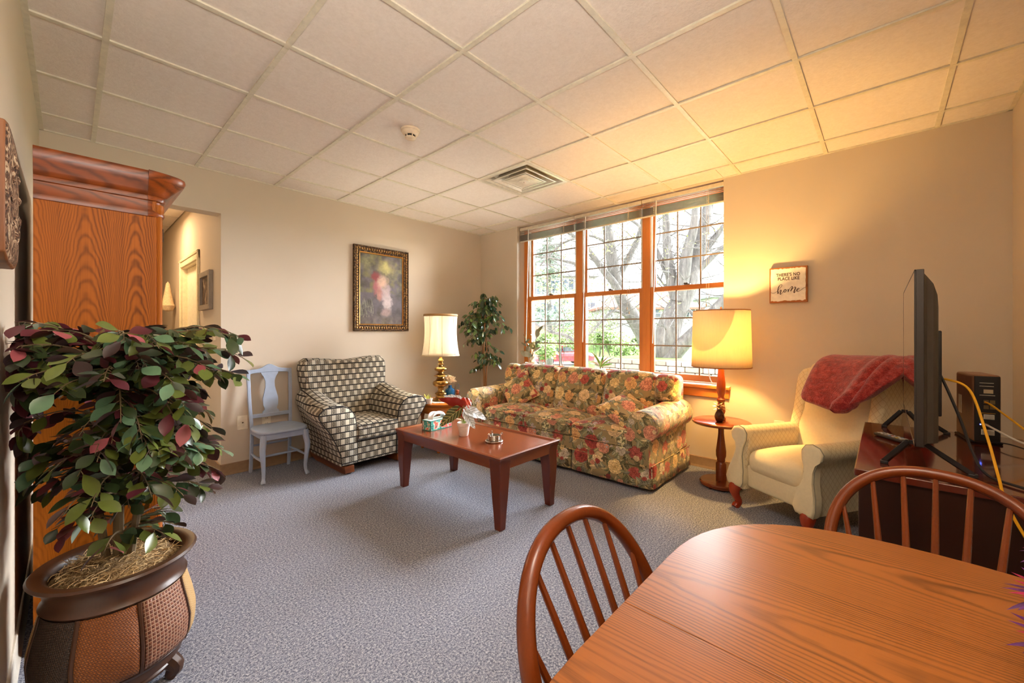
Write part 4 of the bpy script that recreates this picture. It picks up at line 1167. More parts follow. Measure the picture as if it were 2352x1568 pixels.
# ---------------------------------------------------------------- leaves shared by the plants
def blade(L, wd, fold=0.12, droop=0.1, nu=6, tip=0.0, wide=0.45):
    def fn(u, v):
        c_ = 2 * v - 1
        prof = math.sin(math.pi * u ** (math.log(0.5) / math.log(wide))) ** 0.85 if 0 < u < 1 else 0
        y = c_ * wd * prof
        return (L * u, y, fold * abs(y) - droop * L * u * u)
    return MB().sheet(fn, nu, 2)
def leaf_mat(name, top, under, rough=0.35, vein=None, spec=0.5):
    m = Mt(name, rough, 0, spec)
    geo = m.n('ShaderNodeNewGeometry'); inf = m.n('ShaderNodeObjectInfo')
    vec = m.coord('Object')
    n = m.noise(vec, 60, 2)
    t = m.mix(n, top, tuple(c * 0.6 for c in top[:3]) + (1,))
    rnd = V(m.nt, inf.outputs['Random'])
    t = m.mix(rnd * 0.45, t, tuple(min(1, c * 1.7 + 0.004) for c in top[:3]) + (1,))
    if vein:
        u, v, _ = m.xyz(vec)
        t = m.mix(v.abs().lt(0.0014), t, vein)
    m.base(m.mix(V(m.nt, geo.outputs['Backfacing']), t, under))
    m.set(Subsurface_Weight=0.0)
    return m.m
def leaf_meshes(pref, specs, mats):
    out = []
    for sp in specs:
        for mt in mats:
            o = obj(pref, blade(**sp), mt, None, smooth=70, recalc=False); out.append(o.data); bpy.data.objects.remove(o)
    return out
def foliage(root, meshes, mats4, name='leaf', limit=300):
    """the first `limit` placements (largest in view first) as single leaves, the rest joined"""
    for me, M4 in mats4[:limit]: share(name, me, root, mat4=M4)
    rest = mats4[limit:]
    by = {}
    for me, M4 in rest: by.setdefault(me.materials[0].name, []).append((me, M4))
    for k, L in by.items():
        b = MB()
        for me, M4 in L:
            b.add([tuple(M4 @ v.co) for v in me.vertices], [tuple(p.vertices) for p in me.polygons])
        me2 = bpy.data.meshes.new('foliage'); me2.from_pydata(b.v, [], b.f); me2.shade_smooth(); me2.materials.append(bpy.data.materials[k])
        o = bpy.data.objects.new('foliage', me2); COL.objects.link(o); o.parent = root; o['kind'] = 'stuff'

# ---------------------------------------------------------------- ficus in the back corner
FX, FY = 4.18, 2.30
T = thing('ficus_tree', 'slim artificial ficus tree in the corner behind the sofa', 'plant', (FX, FY, 0))
rr = random.Random(11)
M_FTR = wood('ficus_bark', C(96, 62, 34), C(176, 130, 84), 'z', 0.7, 4, 3)
tops = []
for k, (px, py, h) in enumerate(((0.0, 0.0, 1.72), (0.025, 0.01, 1.30), (-0.015, 0.02, 1.5))):
    pts = []
    for i in range(15):
        t = i / 14; g = t * 5 + k * 2.1
        pts.append((px * 1 + 0.014 * math.cos(g) - 0.03 * t, py + 0.014 * math.sin(g) - 0.02 * t, 0.20 + (h - 0.20) * t))
    obj('trunk', MB().tube(pts, [0.016 - 0.009 * i / 14 for i in range(15)], 8), M_FTR, T, world=False)
obj('pot', MB().lathe([(0, 0), (0.11, 0), (0.125, 0.02), (0.15, 0.24), (0.156, 0.25), (0.15, 0.26), (0.14, 0.24), (0, 0.22)], (0, 0, 0), 24), plain('dark_wicker_pot', C(90, 62, 38), 0.8, 0, 0.3, 0.3, 90, 0.6), T, world=False)
M_FL = [leaf_mat('ficus_leaf_dark', C(52, 76, 54), C(96, 112, 84), 0.2), leaf_mat('ficus_leaf_mid', C(80, 106, 62), C(120, 136, 92), 0.22), leaf_mat('ficus_leaf_light', C(112, 140, 66), C(140, 150, 90), 0.35)]
fm = leaf_meshes('leaf', [dict(L=0.085, wd=0.021, droop=0.25), dict(L=0.06, wd=0.016, droop=0.15)], M_FL)
pl = []; tw = MB()
def ficus_spray(base, d, L, n):
    d = Vector(d).normalized(); pts = []
    p = Vector(base)
    for i in range(8):
        t = i / 7
        pts.append(p.copy()); p = p + (d * (1 - 0.5 * t) + Vector((0, 0, -0.75 * t))).normalized() * (L / 7)
    tw.tube(pts, [0.003 - 0.002 * i / 7 for i in range(8)], 4)
    for i in range(n):
        t = 0.2 + 0.8 * i / n; q = pts[min(7, int(t * 7))]
        q = q + Vector((rr.uniform(-.02, .02), rr.uniform(-.02, .02), rr.uniform(-.015, .015)))
        dr = d * 0.35 + Vector((rr.uniform(-.7, .7), rr.uniform(-.7, .7), -0.75 + rr.uniform(-.3, .3)))
        k = rr.choices((0, 1, 2), (0.5, 0.38, 0.12))[0]
        pl.append((fm[k + 3 * rr.randrange(2)], Matrix.Translation(q) @ face(dr, rr.uniform(-1.2, 1.2))))
def lim(d):        # keep clear of the two walls
    d = Vector(d); d.x = min(d.x, 0.42); d.y = min(d.y, 0.5); return d
for k in range(62):
    g = rr.uniform(0, 6.28); z = rr.uniform(1.12, 1.70); L = rr.uniform(0.20, 0.36) * (1.0 if z < 1.5 else 0.75)
    ficus_spray((-0.02, -0.01, z), lim((math.cos(g), math.sin(g), rr.uniform(0.1, 0.9))), L, 11)
for k in range(18):
    g = rr.uniform(0, 6.28); z = rr.uniform(0.80, 1.15)
    ficus_spray((-0.01, 0, z), lim((math.cos(g), math.sin(g), rr.uniform(0.0, 0.5))), rr.uniform(0.14, 0.26), 8)
for (a, z) in ((-1, 1.42), (1.0, 1.38), (0.9, 0.95)):
    d_ = rt * a + up * 0.25; ficus_spray((-0.02, 0, z), d_, 0.40 if z > 1 else 0.28, 12)
rr.shuffle(pl)
foliage(T, fm, pl)
obj('twig', tw, M_FTR, T, world=False, kind='stuff')

# ---------------------------------------------------------------- plants on the window sill
M_RB = [leaf_mat('rubber_leaf', C(112, 120, 108), C(150, 150, 128), 0.18), leaf_mat('rubber_leaf_young', C(136, 142, 88), C(168, 160, 110), 0.2)]
T = thing('rubber_plant', 'grey-green rubber plant on the left end of the window sill', 'plant', (4.60, 1.885, SZ))
obj('pot', MB().lathe([(0, 0), (0.055, 0), (0.07, 0.09), (0.073, 0.095), (0.066, 0.095), (0.06, 0.08), (0, 0.075)], (0, 0, 0), 20), plain('cream_pot', C(210, 196, 176), 0.5), T, world=False)
rm = leaf_meshes('leaf', [dict(L=0.145, wd=0.036, fold=0.3, droop=0.1)], M_RB)
mounts = []
for (sx, top, n, ang) in ((-0.07, 0.40, 7, 0), (0.10, 0.50, 9, 0.6), (0.05, 0.30, 5, 1.4)):
    P = curve_pts([(0, 0, 0.07), tuple(off(sx * 0.5, 0, 0.07 + top * 0.35)), tuple(off(sx * 0.9, -0.01, 0.07 + top * 0.78))], 8)
    obj('stem', MB().tube(P, 0.0045, 6), plain('olive_stem', C(110, 106, 80), 0.6), T, world=False)
    for i in range(n):
        t = 0.28 + 0.72 * i / (n - 1); q = Vector(P[min(len(P) - 1, int(t * (len(P) - 1)))])
        g = ang + i * 2.4
        d_ = rt * math.cos(g) * 0.9 - fw * abs(math.sin(g)) * 0.5 + up * (0.25 + 0.7 * t)
        sc_ = 0.8 + 0.25 * math.sin(i)
        mounts.append((rm[1 if i == n - 1 or i % 5 == 3 else 0], Matrix.Translation(q) @ face(d_, 1.2 * math.sin(i * 1.7)) @ Matrix.Scale(sc_, 4)))
foliage(T, rm, mounts)
M_DR = [leaf_mat('dracaena_leaf', C(96, 150, 48), C(140, 170, 80), 0.3), leaf_mat('dracaena_leaf_dark', C(52, 108, 50), C(110, 140, 70), 0.3), leaf_mat('dracaena_leaf_pink', C(196, 140, 110), C(180, 130, 100), 0.4)]
T = thing('dracaena', 'bright green spiky dracaena on the sill behind the sofa', 'plant', (4.60, 0.835, SZ))
obj('pot', MB().lathe([(0, 0), (0.05, 0), (0.06, 0.075), (0.055, 0.075), (0, 0.065)], (0, 0, 0), 20), plain('cream_pot', C(210, 196, 176), 0.5), T, world=False)
dm = leaf_meshes('leaf', [dict(L=0.20, wd=0.022, fold=0.5, droop=0.18)], M_DR)
obj('stem', MB().tube([(0, 0, 0.06), (0, 0, 0.10)], 0.008, 8), plain('olive_stem', C(110, 106, 80), 0.6), T, world=False)
ml = []
for i, (a, b_, c_, s_, k) in enumerate(((-0.45, -0.2, 1.0, 1.15, 0), (0.15, 0, 0.9, 0.75, 0), (0.75, -0.1, 0.75, 0.95, 0), (-0.9, -0.1, 0.45, 0.9, 1), (0.9, 0.1, 0.35, 0.85, 0), (-0.75, 0.3, 0.6, 0.8, 2), (0.55, 0.3, 0.8, 1.0, 2), (-0.1, -0.5, 0.6, 0.7, 0), (0.5, -0.6, 0.3, 0.75, 0), (-0.55, -0.5, 0.35, 0.8, 0))):
    ml.append((dm[k], Matrix.Translation((0, 0, 0.09)) @ face(off(a, b_, c_), 0.5 * math.sin(i * 2)) @ Matrix.Scale(s_, 4)))
foliage(T, dm, ml)

# ---------------------------------------------------------------- pedestal table with lamp and pineapple
QX, QY, QZ = 4.148, -0.561, 0.545
M_DKW = wood('dark_cherry_turning', C(56, 22, 10), C(132, 60, 26), 'z', 0.2, 3, 1.5, 0.45, 0.5, 0.25)
M_DKT = wood('dark_cherry_top', C(84, 34, 14), C(148, 70, 32), 'y', 0.16, 4, 1.2, 0.4, 0.5, 0.25)
T = thing('pedestal_table', 'small round dark pedestal table between sofa and recliner', 'table', (QX, QY, 0))
obj('tabletop', MB().lathe([(0, -0.032), (0.19, -0.032), (0.212, -0.028), (0.222, -0.018), (0.220, -0.008), (0.210, -0.003), (0.200, 0), (0, 0)], (QX, QY, QZ), 48), M_DKT, T)
obj('pedestal', MB().lathe([(0.040, 0.05), (0.040, 0.185), (0.036, 0.195), (0.028, 0.205), (0.032, 0.215), (0.030, 0.225), (0.038, 0.25), (0.039, 0.29), (0.033, 0.34), (0.026, 0.40), (0.022, 0.44), (0.022, 0.49), (0.028, QZ - 0.033)], (QX, QY, 0), 24), M_DKW, T)
obj('base_plate', MB().lathe([(0, 0.012), (0.155, 0.012), (0.163, 0.02), (0.163, 0.036), (0.155, 0.045), (0.05, 0.052), (0, 0.052)], (QX, QY, 0), 40), M_DKW, T)
for k in range(3):
    g = R(120 * k + 40); obj('foot', MB().lathe([(0, 0), (0.014, 0), (0.016, 0.006), (0.014, 0.013), (0, 0.013)], (QX + 0.13 * math.cos(g), QY + 0.13 * math.sin(g), 0), 12), M_DKW, T)
T = thing('table_lamp', 'turned reddish wood table lamp with lit amber drum shade by the window', 'lamp', (QX, QY, QZ))
M_RLW = wood('red_brown_lamp_wood', C(104, 36, 12), C(176, 84, 34), 'z', 0.16, 3, 2.0, 0.45, 0.5, 0.3)
obj('lamp_body', MB().lathe([(0, 0), (0.034, 0), (0.037, 0.006), (0.036, 0.02), (0.026, 0.032), (0.021, 0.044), (0.028, 0.06), (0.033, 0.075), (0.032, 0.10), (0.025, 0.14), (0.024, 0.155), (0.034, 0.168), (0.036, 0.174), (0.026, 0.184), (0.022, 0.195), (0.030, 0.225), (0.035, 0.26), (0.033, 0.31), (0.026, 0.37), (0.022, 0.44), (0.016, 0.47), (0.010, 0.56), (0, 0.56)], (QX, QY, QZ), 28), M_RLW, T, smooth=50)
obj('lamp_collar', MB().lathe([(0.0275, 0.150), (0.0275, 0.154), (0.0285, 0.158)], (QX, QY, QZ), 24, cap=False), M_BRASS, T)
s0, s1 = 0.990, 1.452
sh = obj('lamp_shade', MB().lathe([(0.224, s0), (0.2185, (s0 + s1) / 2), (0.213, s1)], (QX, QY, 0), 56, cap=False), shade_mat('cream_linen_shade', C(246, 230, 198), 0.36), T, solid=0.002)
for r, z in ((0.2255, s0), (0.2145, s1)):
    obj('shade_trim', MB().lathe([(r - 0.002, z - 0.004), (r + 0.0005, z), (r - 0.002, z + 0.004)], (QX, QY, 0), 56, cap=False), plain('tan_shade_trim', C(176, 112, 60), 0.6), sh, solid=0.002)
obj('finial', MB().lathe([(0.005, 0), (0.010, 0.008), (0.006, 0.016), (0.009, 0.024), (0, 0.032)], (QX, QY, s1 + 0.004), 12), M_RLW, T)
obj('harp', MB().tube(curve_pts([(QX, QY - 0.01, 1.10), (QX, QY - 0.06, 1.2), (QX, QY - 0.05, 1.38), (QX, QY, 1.455), (QX, QY + 0.05, 1.38), (QX, QY + 0.06, 1.2), (QX, QY + 0.01, 1.10)], 5), 0.002, 6), M_BRASS, T)
obj('shade_spider', MB().tube([(QX - 0.21, QY, s1 - 0.004), (QX + 0.21, QY, s1 - 0.004)], 0.0018, 5).tube([(QX, QY - 0.21, s1 - 0.004), (QX, QY + 0.21, s1 - 0.004)], 0.0018, 5), M_BRASS, sh)
M_BULB_R = emit('lit_bulb_amber', (*LAMP_R[1], 1), 40)
obj('bulb', MB().lathe([(0.0, 0), (0.013, 0.0), (0.014, 0.03), (0.026, 0.06), (0.03, 0.085), (0.02, 0.11), (0, 0.118)], (QX, QY, QZ + 0.56), 16), M_BULB_R, T)
light('amber_lamp_bulb', 'POINT', (QX, QY, 1.26), (0, 0, 0), LAMP_R[0], LAMP_R[1], shadow_soft_size=0.05)
cord = curve_pts([(4.56, -0.335, SZ + 0.16), (4.565, -0.35, SZ + 0.06), (4.59, -0.37, SZ + 0.006), (4.60, -0.40, SZ + 0.004), (4.58, -0.36, SZ + 0.004)], 6)
tag(obj('lamp_cord', MB().tube(cord, 0.004, 6), plain('white_cord', C(236, 232, 226), 0.5), None), 'white cord lying on the window sill behind the amber lamp', 'cord')
AXp, AYp = 4.055, -0.575
T = thing('pineapple_figurine', 'dark bronze pineapple figurine on the round pedestal table', 'figurine', (AXp, AYp, QZ))
m = MB(); n = 24; rows = 22
M_PIN = plain('dark_bronze', C(70, 42, 34), 0.3, 0.7)
rg = []
for j in range(rows + 1):
    t = j / rows; r0 = 0.040 * (math.sin(math.pi * (0.10 + 0.82 * t))) ** 0.7 * (1.0 - 0.22 * t); z = 0.105 * t
    rg.append([(AXp + (r0 + 0.0028 * math.sin(12 * (2 * math.pi * i / n) / 2 + j * 1.57) * math.sin(j * 1.57)) * math.cos(2 * math.pi * i / n), AYp + (r0 + 0.0028 * math.cos(6 * (2 * math.pi * i / n) + (j % 2) * 3.14)) * math.sin(2 * math.pi * i / n), QZ + z) for i in range(n)])
obj('body', m.loft(rg), M_PIN, T, smooth=25)
M_PL = plain('pale_bronze_leaf', C(200, 172, 130), 0.3, 0.6)
m0 = blade(0.07, 0.009, 0.5, 0.55)
o0 = obj('leaf', m0, M_PL, None, solid=0.0015, smooth=60); lm = o0.data; bpy.data.objects.remove(o0)
for k in range(14):
    g = k * 2.4; e = 0.35 + 0.09 * k
    o = share('leaf', lm, T, mat4=Matrix.Translation((0, 0, 0.100 + 0.002 * k)) @ face((math.cos(g), math.sin(g), e), 0) @ Matrix.Scale(0.7 + 0.25 * ((k * 7) % 5) / 5, 4))
    o.modifiers.new('solid', 'SOLIDIFY').thickness = 0.0015

# ---------------------------------------------------------------- cream wing recliner (local frame: +y faces front, +x is the viewer's left)
def quilt():
    m = Mt('cream_diamond_upholstery', 0.85, 0, 0.25)
    u, v, _ = m.xyz(m.coord('UV'))
    a = (u + v * 0.8) * 26.0; b2 = (u - v * 0.8) * 26.0
    l = ((a.fract() - 0.5).abs()).max((b2.fract() - 0.5).abs())
    ln = l.gt(0.44)
    m.base(m.mix(ln * 0.55, C(222, 206, 168), C(186, 158, 112)))
    m.bump(m.noise(m.coord('UV'), 500, 2) + (l * 0.6), 0.25, 0.002)
    m.set(Sheen_Weight=0.2)
    return m.m
M_QLT = quilt()
M_CRM = plain('cream_upholstery', C(226, 212, 178), 0.85, 0, 0.25, 0.03, 60, 0.3, 500)
RC = (3.985, -1.195, 0)
T = thing('recliner', 'cream wingback recliner with red throw, cabriole legs, beside the round table', 'recliner', RC, R(58.9))
def lobj(name, m, mat, parent=None, **k): return obj(name, m, mat, parent or T, world=False, **k)
lobj('seat_cushion', MB().rbox((0, 0.075, 0.355), (0.415, 0.60, 0.165), 0.065, (0.0, 0.015, 0.03), m=6), M_CRM, uv=True, smooth=60)
lobj('footrest_panel', MB().rbox((0, 0.335, 0.245), (0.42, 0.05, 0.16), 0.018, (0, 0.008, 0), m=4), M_CRM, uv=True)
lobj('seat_base', MB().rbox((0, -0.02, 0.27), (0.46, 0.66, 0.18), 0.02), M_QLT, uv=True)
# back: waisted pad that leans away
bo = [(-0.215, 0.34), (-0.235, 0.46), (-0.245, 0.58), (-0.225, 0.70), (-0.235, 0.86), (-0.25, 0.98), (-0.22, 1.04), (-0.1, 1.065)]
bo = bo + [(-x, z) for x, z in reversed(bo)]
def rec_y(z): return -0.175 - (z - 0.34) * 0.25
rings = []
for d_, k in ((-0.09, 0.9), (-0.085, 0.96), (-0.05, 1.0), (0.03, 1.0), (0.065, 0.97), (0.085, 0.9), (0.095, 0.72), (0.102, 0.4), (0.104, 0.1)):
    rings.append([(x * k, rec_y(0.7 + (z - 0.7) * k) + d_, 0.7 + (z - 0.7) * k) for x, z in bo])
lobj('backrest', MB().loft(rings), M_CRM, uv=True, smooth=60)
lobj('back_shell', MB().prism([(-0.27, 0.22), (-0.28, 0.6), (-0.27, 0.92), (-0.21, 1.03), (0.21, 1.03), (0.27, 0.92), (0.28, 0.6), (0.27, 0.22)], 'xz', -0.03, 0.03, lambda p: (p[0], p[1] + rec_y(p[2]) - 0.085, p[2])), M_QLT, uv=True, bevel=0.02, seg=3)
for s in (-1, 1):
    # wing: side profile in y-z, with thickness that bows outwards
    wp = [(-0.20, 0.46), (-0.13, 0.50), (-0.145, 0.58), (-0.175, 0.68), (-0.20, 0.78), (-0.215, 0.88), (-0.235, 0.95), (-0.28, 0.99), (-0.34, 1.0), (-0.39, 0.98), (-0.41, 0.92), (-0.39, 0.7), (-0.32, 0.46)]
    rings = []
    cy_, cz_ = -0.30, 0.75
    for d_, k in ((0.215, 0.80), (0.22, 0.93), (0.235, 1.0), (0.272, 1.0), (0.29, 0.95), (0.297, 0.82)):
        rings.append([(s * (d_ + 0.015 * max(0, (z - 0.6))), cy_ + (y - cy_) * k, cz_ + (z - cz_) * k) for y, z in wp])
    lobj('wing', MB().loft(rings), M_QLT, uv=True, smooth=55)
    # scroll arm: section in x-z swept front to back, front post waisted
    ap0 = [(0.235, 0.15), (0.235, 0.50), (0.24, 0.545), (0.265, 0.578), (0.305, 0.588), (0.345, 0.575), (0.365, 0.545), (0.36, 0.51), (0.335, 0.485), (0.315, 0.45), (0.31, 0.15)]
    ap = [(x - 0.032, z) for x, z in ap0]
    rings = []
    for y, k in ((0.345, 0.93), (0.338, 0.98), (0.325, 1), (0.1, 1), (-0.12, 0.99), (-0.26, 0.97)):
        rings.append([(s * (0.253 + (x - 0.253) * k), y + 0.05 * max(0, min(1, (0.42 - z) / 0.27)) * (1 if y > 0.2 else 0) , z if z > 0.4 else z) for x, z in ap])
    a = lobj('arm', MB().loft(rings), M_QLT, uv=True, smooth=50)
    fp0 = [(0.240, 0.165), (0.222, 0.20), (0.232, 0.28), (0.262, 0.38), (0.262, 0.44), (0.240, 0.50), (0.238, 0.545), (0.262, 0.58), (0.305, 0.592), (0.348, 0.578), (0.37, 0.545), (0.362, 0.508), (0.33, 0.478), (0.318, 0.43), (0.325, 0.36), (0.35, 0.28), (0.36, 0.21), (0.345, 0.165)]
    fp = [(x - 0.032, z) for x, z in fp0]
    fc = (0.263, 0.38)
    rings = []
    for y, k in ((0.31, 0.98), (0.33, 1.0), (0.362, 1.0), (0.372, 0.97), (0.376, 0.9)):
        rings.append([(s * (fc[0] + (x - fc[0]) * k), y + 0.055 * max(0, min(1, (0.46 - z) / 0.25)), fc[1] + (z - fc[1]) * k) for x, z in fp])
    lobj('arm_post', MB().loft(rings), M_CRM, a, uv=True, smooth=50)
    lobj('post_welt', MB().tube([(p[0], p[1], p[2]) for p in rings[2]], 0.0035, 5), plain('grey_welt', C(150, 142, 120), 0.8), a)
    # cabriole front leg and plain rear leg
    P = curve_pts([(s * 0.262, 0.375, 0.185), (s * 0.272, 0.405, 0.14), (s * 0.269, 0.40, 0.09), (s * 0.262, 0.375, 0.04), (s * 0.267, 0.395, 0.014), (s * 0.267, 0.41, 0.0)], 5)
    RR = [0.044, 0.041, 0.029, 0.021, 0.027, 0.023]; rad = []
    for i in range(5): rad += [RR[i] + (RR[i + 1] - RR[i]) * q / 5 for q in range(5)]
    rad.append(RR[-1])
    lobj('front_leg', MB().tube(P, rad, 12), wood('mahogany_leg', C(104, 26, 10), C(168, 58, 26), 'z', 0.18, 2, 2, 0.3), smooth=60)
    lobj('rear_leg', MB().loft([[(s * 0.25 + a * w_, -0.30 - dy + b_ * w_, z) for a, b_ in ((-1, -1), (1, -1), (1, 1), (-1, 1))] for z, dy, w_ in ((0.0, 0.05, 0.016), (0.2, 0.0, 0.022))]), MATS['mahogany_leg'], bevel=0.004)
# red plush throw folded over the top of the back
def plush():
    m = Mt('red_plush_fleece', 0.95, 0, 0.2)
    n = m.noise(m.coord('Object'), 28, 3, 0.7); n2 = m.noise(m.coord('Object'), 240, 2)
    m.base(m.ramp(n * 0.7 + n2 * 0.3, [(0.32, C(112, 24, 28)), (0.5, C(152, 42, 42)), (0.66, C(196, 84, 76))]))
    m.bump(n2 + n, 0.8, 0.008); m.set(Sheen_Weight=0.6, Sheen_Roughness=0.4)
    return m.m
TB = thing('throw_blanket', 'red plush blanket folded over the top of the cream recliner', 'blanket', RC, R(58.9))
CP = [Vector((y, z, 0)) for y, z in ((0.075, 0.74), (0.03, 0.80), (-0.03, 0.87), (-0.11, 0.955), (-0.185, 1.03), (-0.265, 1.075), (-0.335, 1.07), (-0.395, 1.02), (-0.415, 0.94), (-0.41, 0.88))]
CP = curve_pts(CP, 10)
def blk(u, v):
    a = u                                          # 0 = viewer's left end, 1 = right end
    t0 = 0.10 - 0.05 * min(1, a / 0.55) + 0.34 * max(0, (a - 0.62) / 0.38) ** 1.3 + 0.22 * max(0, (0.10 - a) / 0.10) ** 2
    t = t0 + (1 - t0) * v
    f = t * (len(CP) - 1); i = min(len(CP) - 2, int(f)); P = CP[i].lerp(CP[i + 1], f - i)
    x = 0.075 - 0.50 * a + 0.05 * math.sin(math.pi * v) * (0.5 - a)
    puff = 0.020 * math.sin(math.pi * min(1, v * 1.2)) + 0.010 * math.sin(a * 9 + v * 5) * (1 - v)
    ridge = 0.022 * math.exp(-((a - 0.60 - 0.25 * v) / 0.05) ** 2) + 0.016 * math.exp(-((a - 0.74 - 0.2 * v) / 0.045) ** 2)
    return (x, P.x + (puff + ridge) * 0.8, P.y + (puff + ridge) * 0.7 - 0.05 * max(0, (0.08 - a) / 0.08) * v)
obj('blanket_layer', MB().sheet(blk, 40, 40), plush(), TB, world=False, solid=0.05, smooth=80, sub=1)
# the second fold, drawn in a swag towards the near side
def fold(u, v):
    Q = [Vector(p) for p in ((-0.19, 0.085, 0.765), (-0.225, 0.055, 0.80), (-0.28, -0.03, 0.905), (-0.335, -0.13, 0.995), (-0.39, -0.22, 1.05))]
    f = u * 4; i = min(3, int(f)); p = Q[i].lerp(Q[i + 1], f - i)
    g = v * 2 * math.pi
    r = 0.040 * (1 - 0.25 * u) * (0.35 + 0.65 * min(1, u * 5))
    return (p.x + r * 1.25 * math.cos(g), p.y + r * math.sin(g) * 0.8, p.z + r * math.sin(g + 0.5))
obj('blanket_fold', MB().sheet(fold, 14, 12), bpy.data.materials['red_plush_fleece'], TB, world=False, smooth=80, sub=1)
# ---------------------------------------------------------------- wall sign
T = thing('wall_sign', 'white painted wood sign with the words home on the amber-lit wall', 'sign', (XW, -0.972, 1.667))
y0, y1, z0, z1 = -1.104, -0.841, 1.521, 1.814
obj('board', MB().box(XW - 0.032, XW, y0, y1, z0, z1), wood('rustic_brown_board', C(120, 66, 24), C(170, 104, 48), 'y', 0.7, 4, 2), T, bevel=0.002)
rr = random.Random(2); outl = []
def rag(a, b_, n, f):
    for i in range(n):
        t = i / n; outl.append(f(a + (b_ - a) * t, rr.uniform(-0.004, 0.005)))
rag(y0 + 0.012, y1 - 0.010, 26, lambda t, e: (t, z0 + 0.014 + e)); rag(z0 + 0.014, z1 - 0.016, 10, lambda t, e: (y1 - 0.010 + e * 0.3, t))
rag(y1 - 0.010, y0 + 0.012, 26, lambda t, e: (t, z1 - 0.014 + e)); rag(z1 - 0.016, z0 + 0.014, 10, lambda t, e: (y0 + 0.012 + e * 0.3, t))
obj('painted_face', MB().prism(outl, 'yz', XW - 0.0335, XW - 0.031), plain('white_sign_paint', C(238, 232, 218), 0.6), T, smooth=0)
M_INK = plain('dark_brown_lettering', C(66, 38, 26), 0.6)
def text(body, size, yc, zc, spacing=1.0):
    cu = bpy.data.curves.new('lettering', 'FONT'); cu.body = body; cu.size = size; cu.align_x = 'CENTER'; cu.align_y = 'CENTER'; cu.extrude = 0.0006; cu.offset = 0.0006; cu.space_character = spacing
    o = bpy.data.objects.new('lettering', cu); COL.objects.link(o); o.data.materials.append(M_INK)
    me = bpy.data.meshes.new_from_object(o.evaluated_get(bpy.context.evaluated_depsgraph_get()))
    bpy.data.objects.remove(o)
    o = bpy.data.objects.new('lettering', me); COL.objects.link(o)
    if not me.materials: me.materials.append(M_INK)
    o.parent = T; o.matrix_basis = Matrix.Translation((-0.0340, yc, zc)) @ Matrix(((0, 0, -1, 0), (-1, 0, 0, 0), (0, 1.28, 0, 0), (0, 0, 0, 1)))
    return o
text("THERE'S NO", 0.0285, 0.0, 0.083, 1.08); text("PLACE LIKE", 0.0285, -0.004, 0.050, 1.05)
# the word home in brush script, drawn as strokes (a to the right, b up, in photo-crop units)
strokes = [[(300, 1085, 1.2), (325, 1115, 1.6), (375, 1120, 2), (430, 1095, 1.6), (480, 1055, 1.2), (540, 990, 1.2), (590, 930, 1.6), (622, 870, 2), (622, 835, 2), (600, 825, 2), (560, 845, 3), (530, 905, 6), (508, 985, 7), (500, 1070, 8), (508, 1155, 7)],
           [(508, 1150, 4), (535, 1080, 2), (570, 1030, 3), (595, 1020, 6), (595, 1060, 8), (570, 1130, 7), (572, 1165, 6), (590, 1168, 4), (640, 1115, 2), (690, 1050, 2)],
           [(720, 1008, 3), (690, 1035, 6), (680, 1075, 6), (695, 1103, 5), (730, 1095, 4), (748, 1050, 5), (735, 1012, 4), (720, 1008, 3), (745, 1035, 2), (790, 1030, 2), (815, 1012, 3)],
           [(820, 1010, 5), (815, 1060, 7), (805, 1105, 6)], [(808, 1095, 3), (850, 1000, 2), (900, 930, 3), (930, 920, 5), (930, 960, 7), (900, 1040, 8), (880, 1080, 7)],
           [(882, 1075, 3), (930, 1010, 2), (990, 950, 3), (1018, 945, 5), (1020, 985, 8), (990, 1070, 9), (980, 1130, 8), (990, 1145, 4), (1020, 1105, 2), (1060, 1060, 2)],
           [(1060, 1065, 2), (1110, 1035, 3), (1128, 1005, 4), (1110, 992, 4), (1075, 1020, 6), (1060, 1065, 7), (1075, 1100, 5), (1110, 1100, 3), (1180, 1060, 2), (1250, 1000, 2), (1305, 970, 1.4)]]
m = MB()
for st in strokes:
    P = curve_pts([((a - 800) * 0.000235, -(b_ - 1010) * 0.000235, w_) for a, b_, w_ in st], 5)
    L = []; Rr = []
    for i, p in enumerate(P):
        q = P[min(i + 1, len(P) - 1)] - P[max(i - 1, 0)]; q = Vector((q.x, q.y)).normalized(); nn = Vector((-q.y, q.x)) * (p.z * 0.00036 + 0.0006)
        L.append((XW - 0.0345, -0.972 - (p.x + nn.x), 1.667 + p.y + nn.y - 0.038 + 0.0)); Rr.append((XW - 0.0345, -0.972 - (p.x - nn.x), 1.667 + p.y - nn.y - 0.038))
    o_ = len(m.v); m.v += L + Rr; n = len(L)
    for i in range(n - 1): m.f.append((o_ + i, o_ + i + 1, o_ + n + i + 1, o_ + n + i))
obj('script_lettering', m, M_INK, T, solid=0.001, smooth=0)

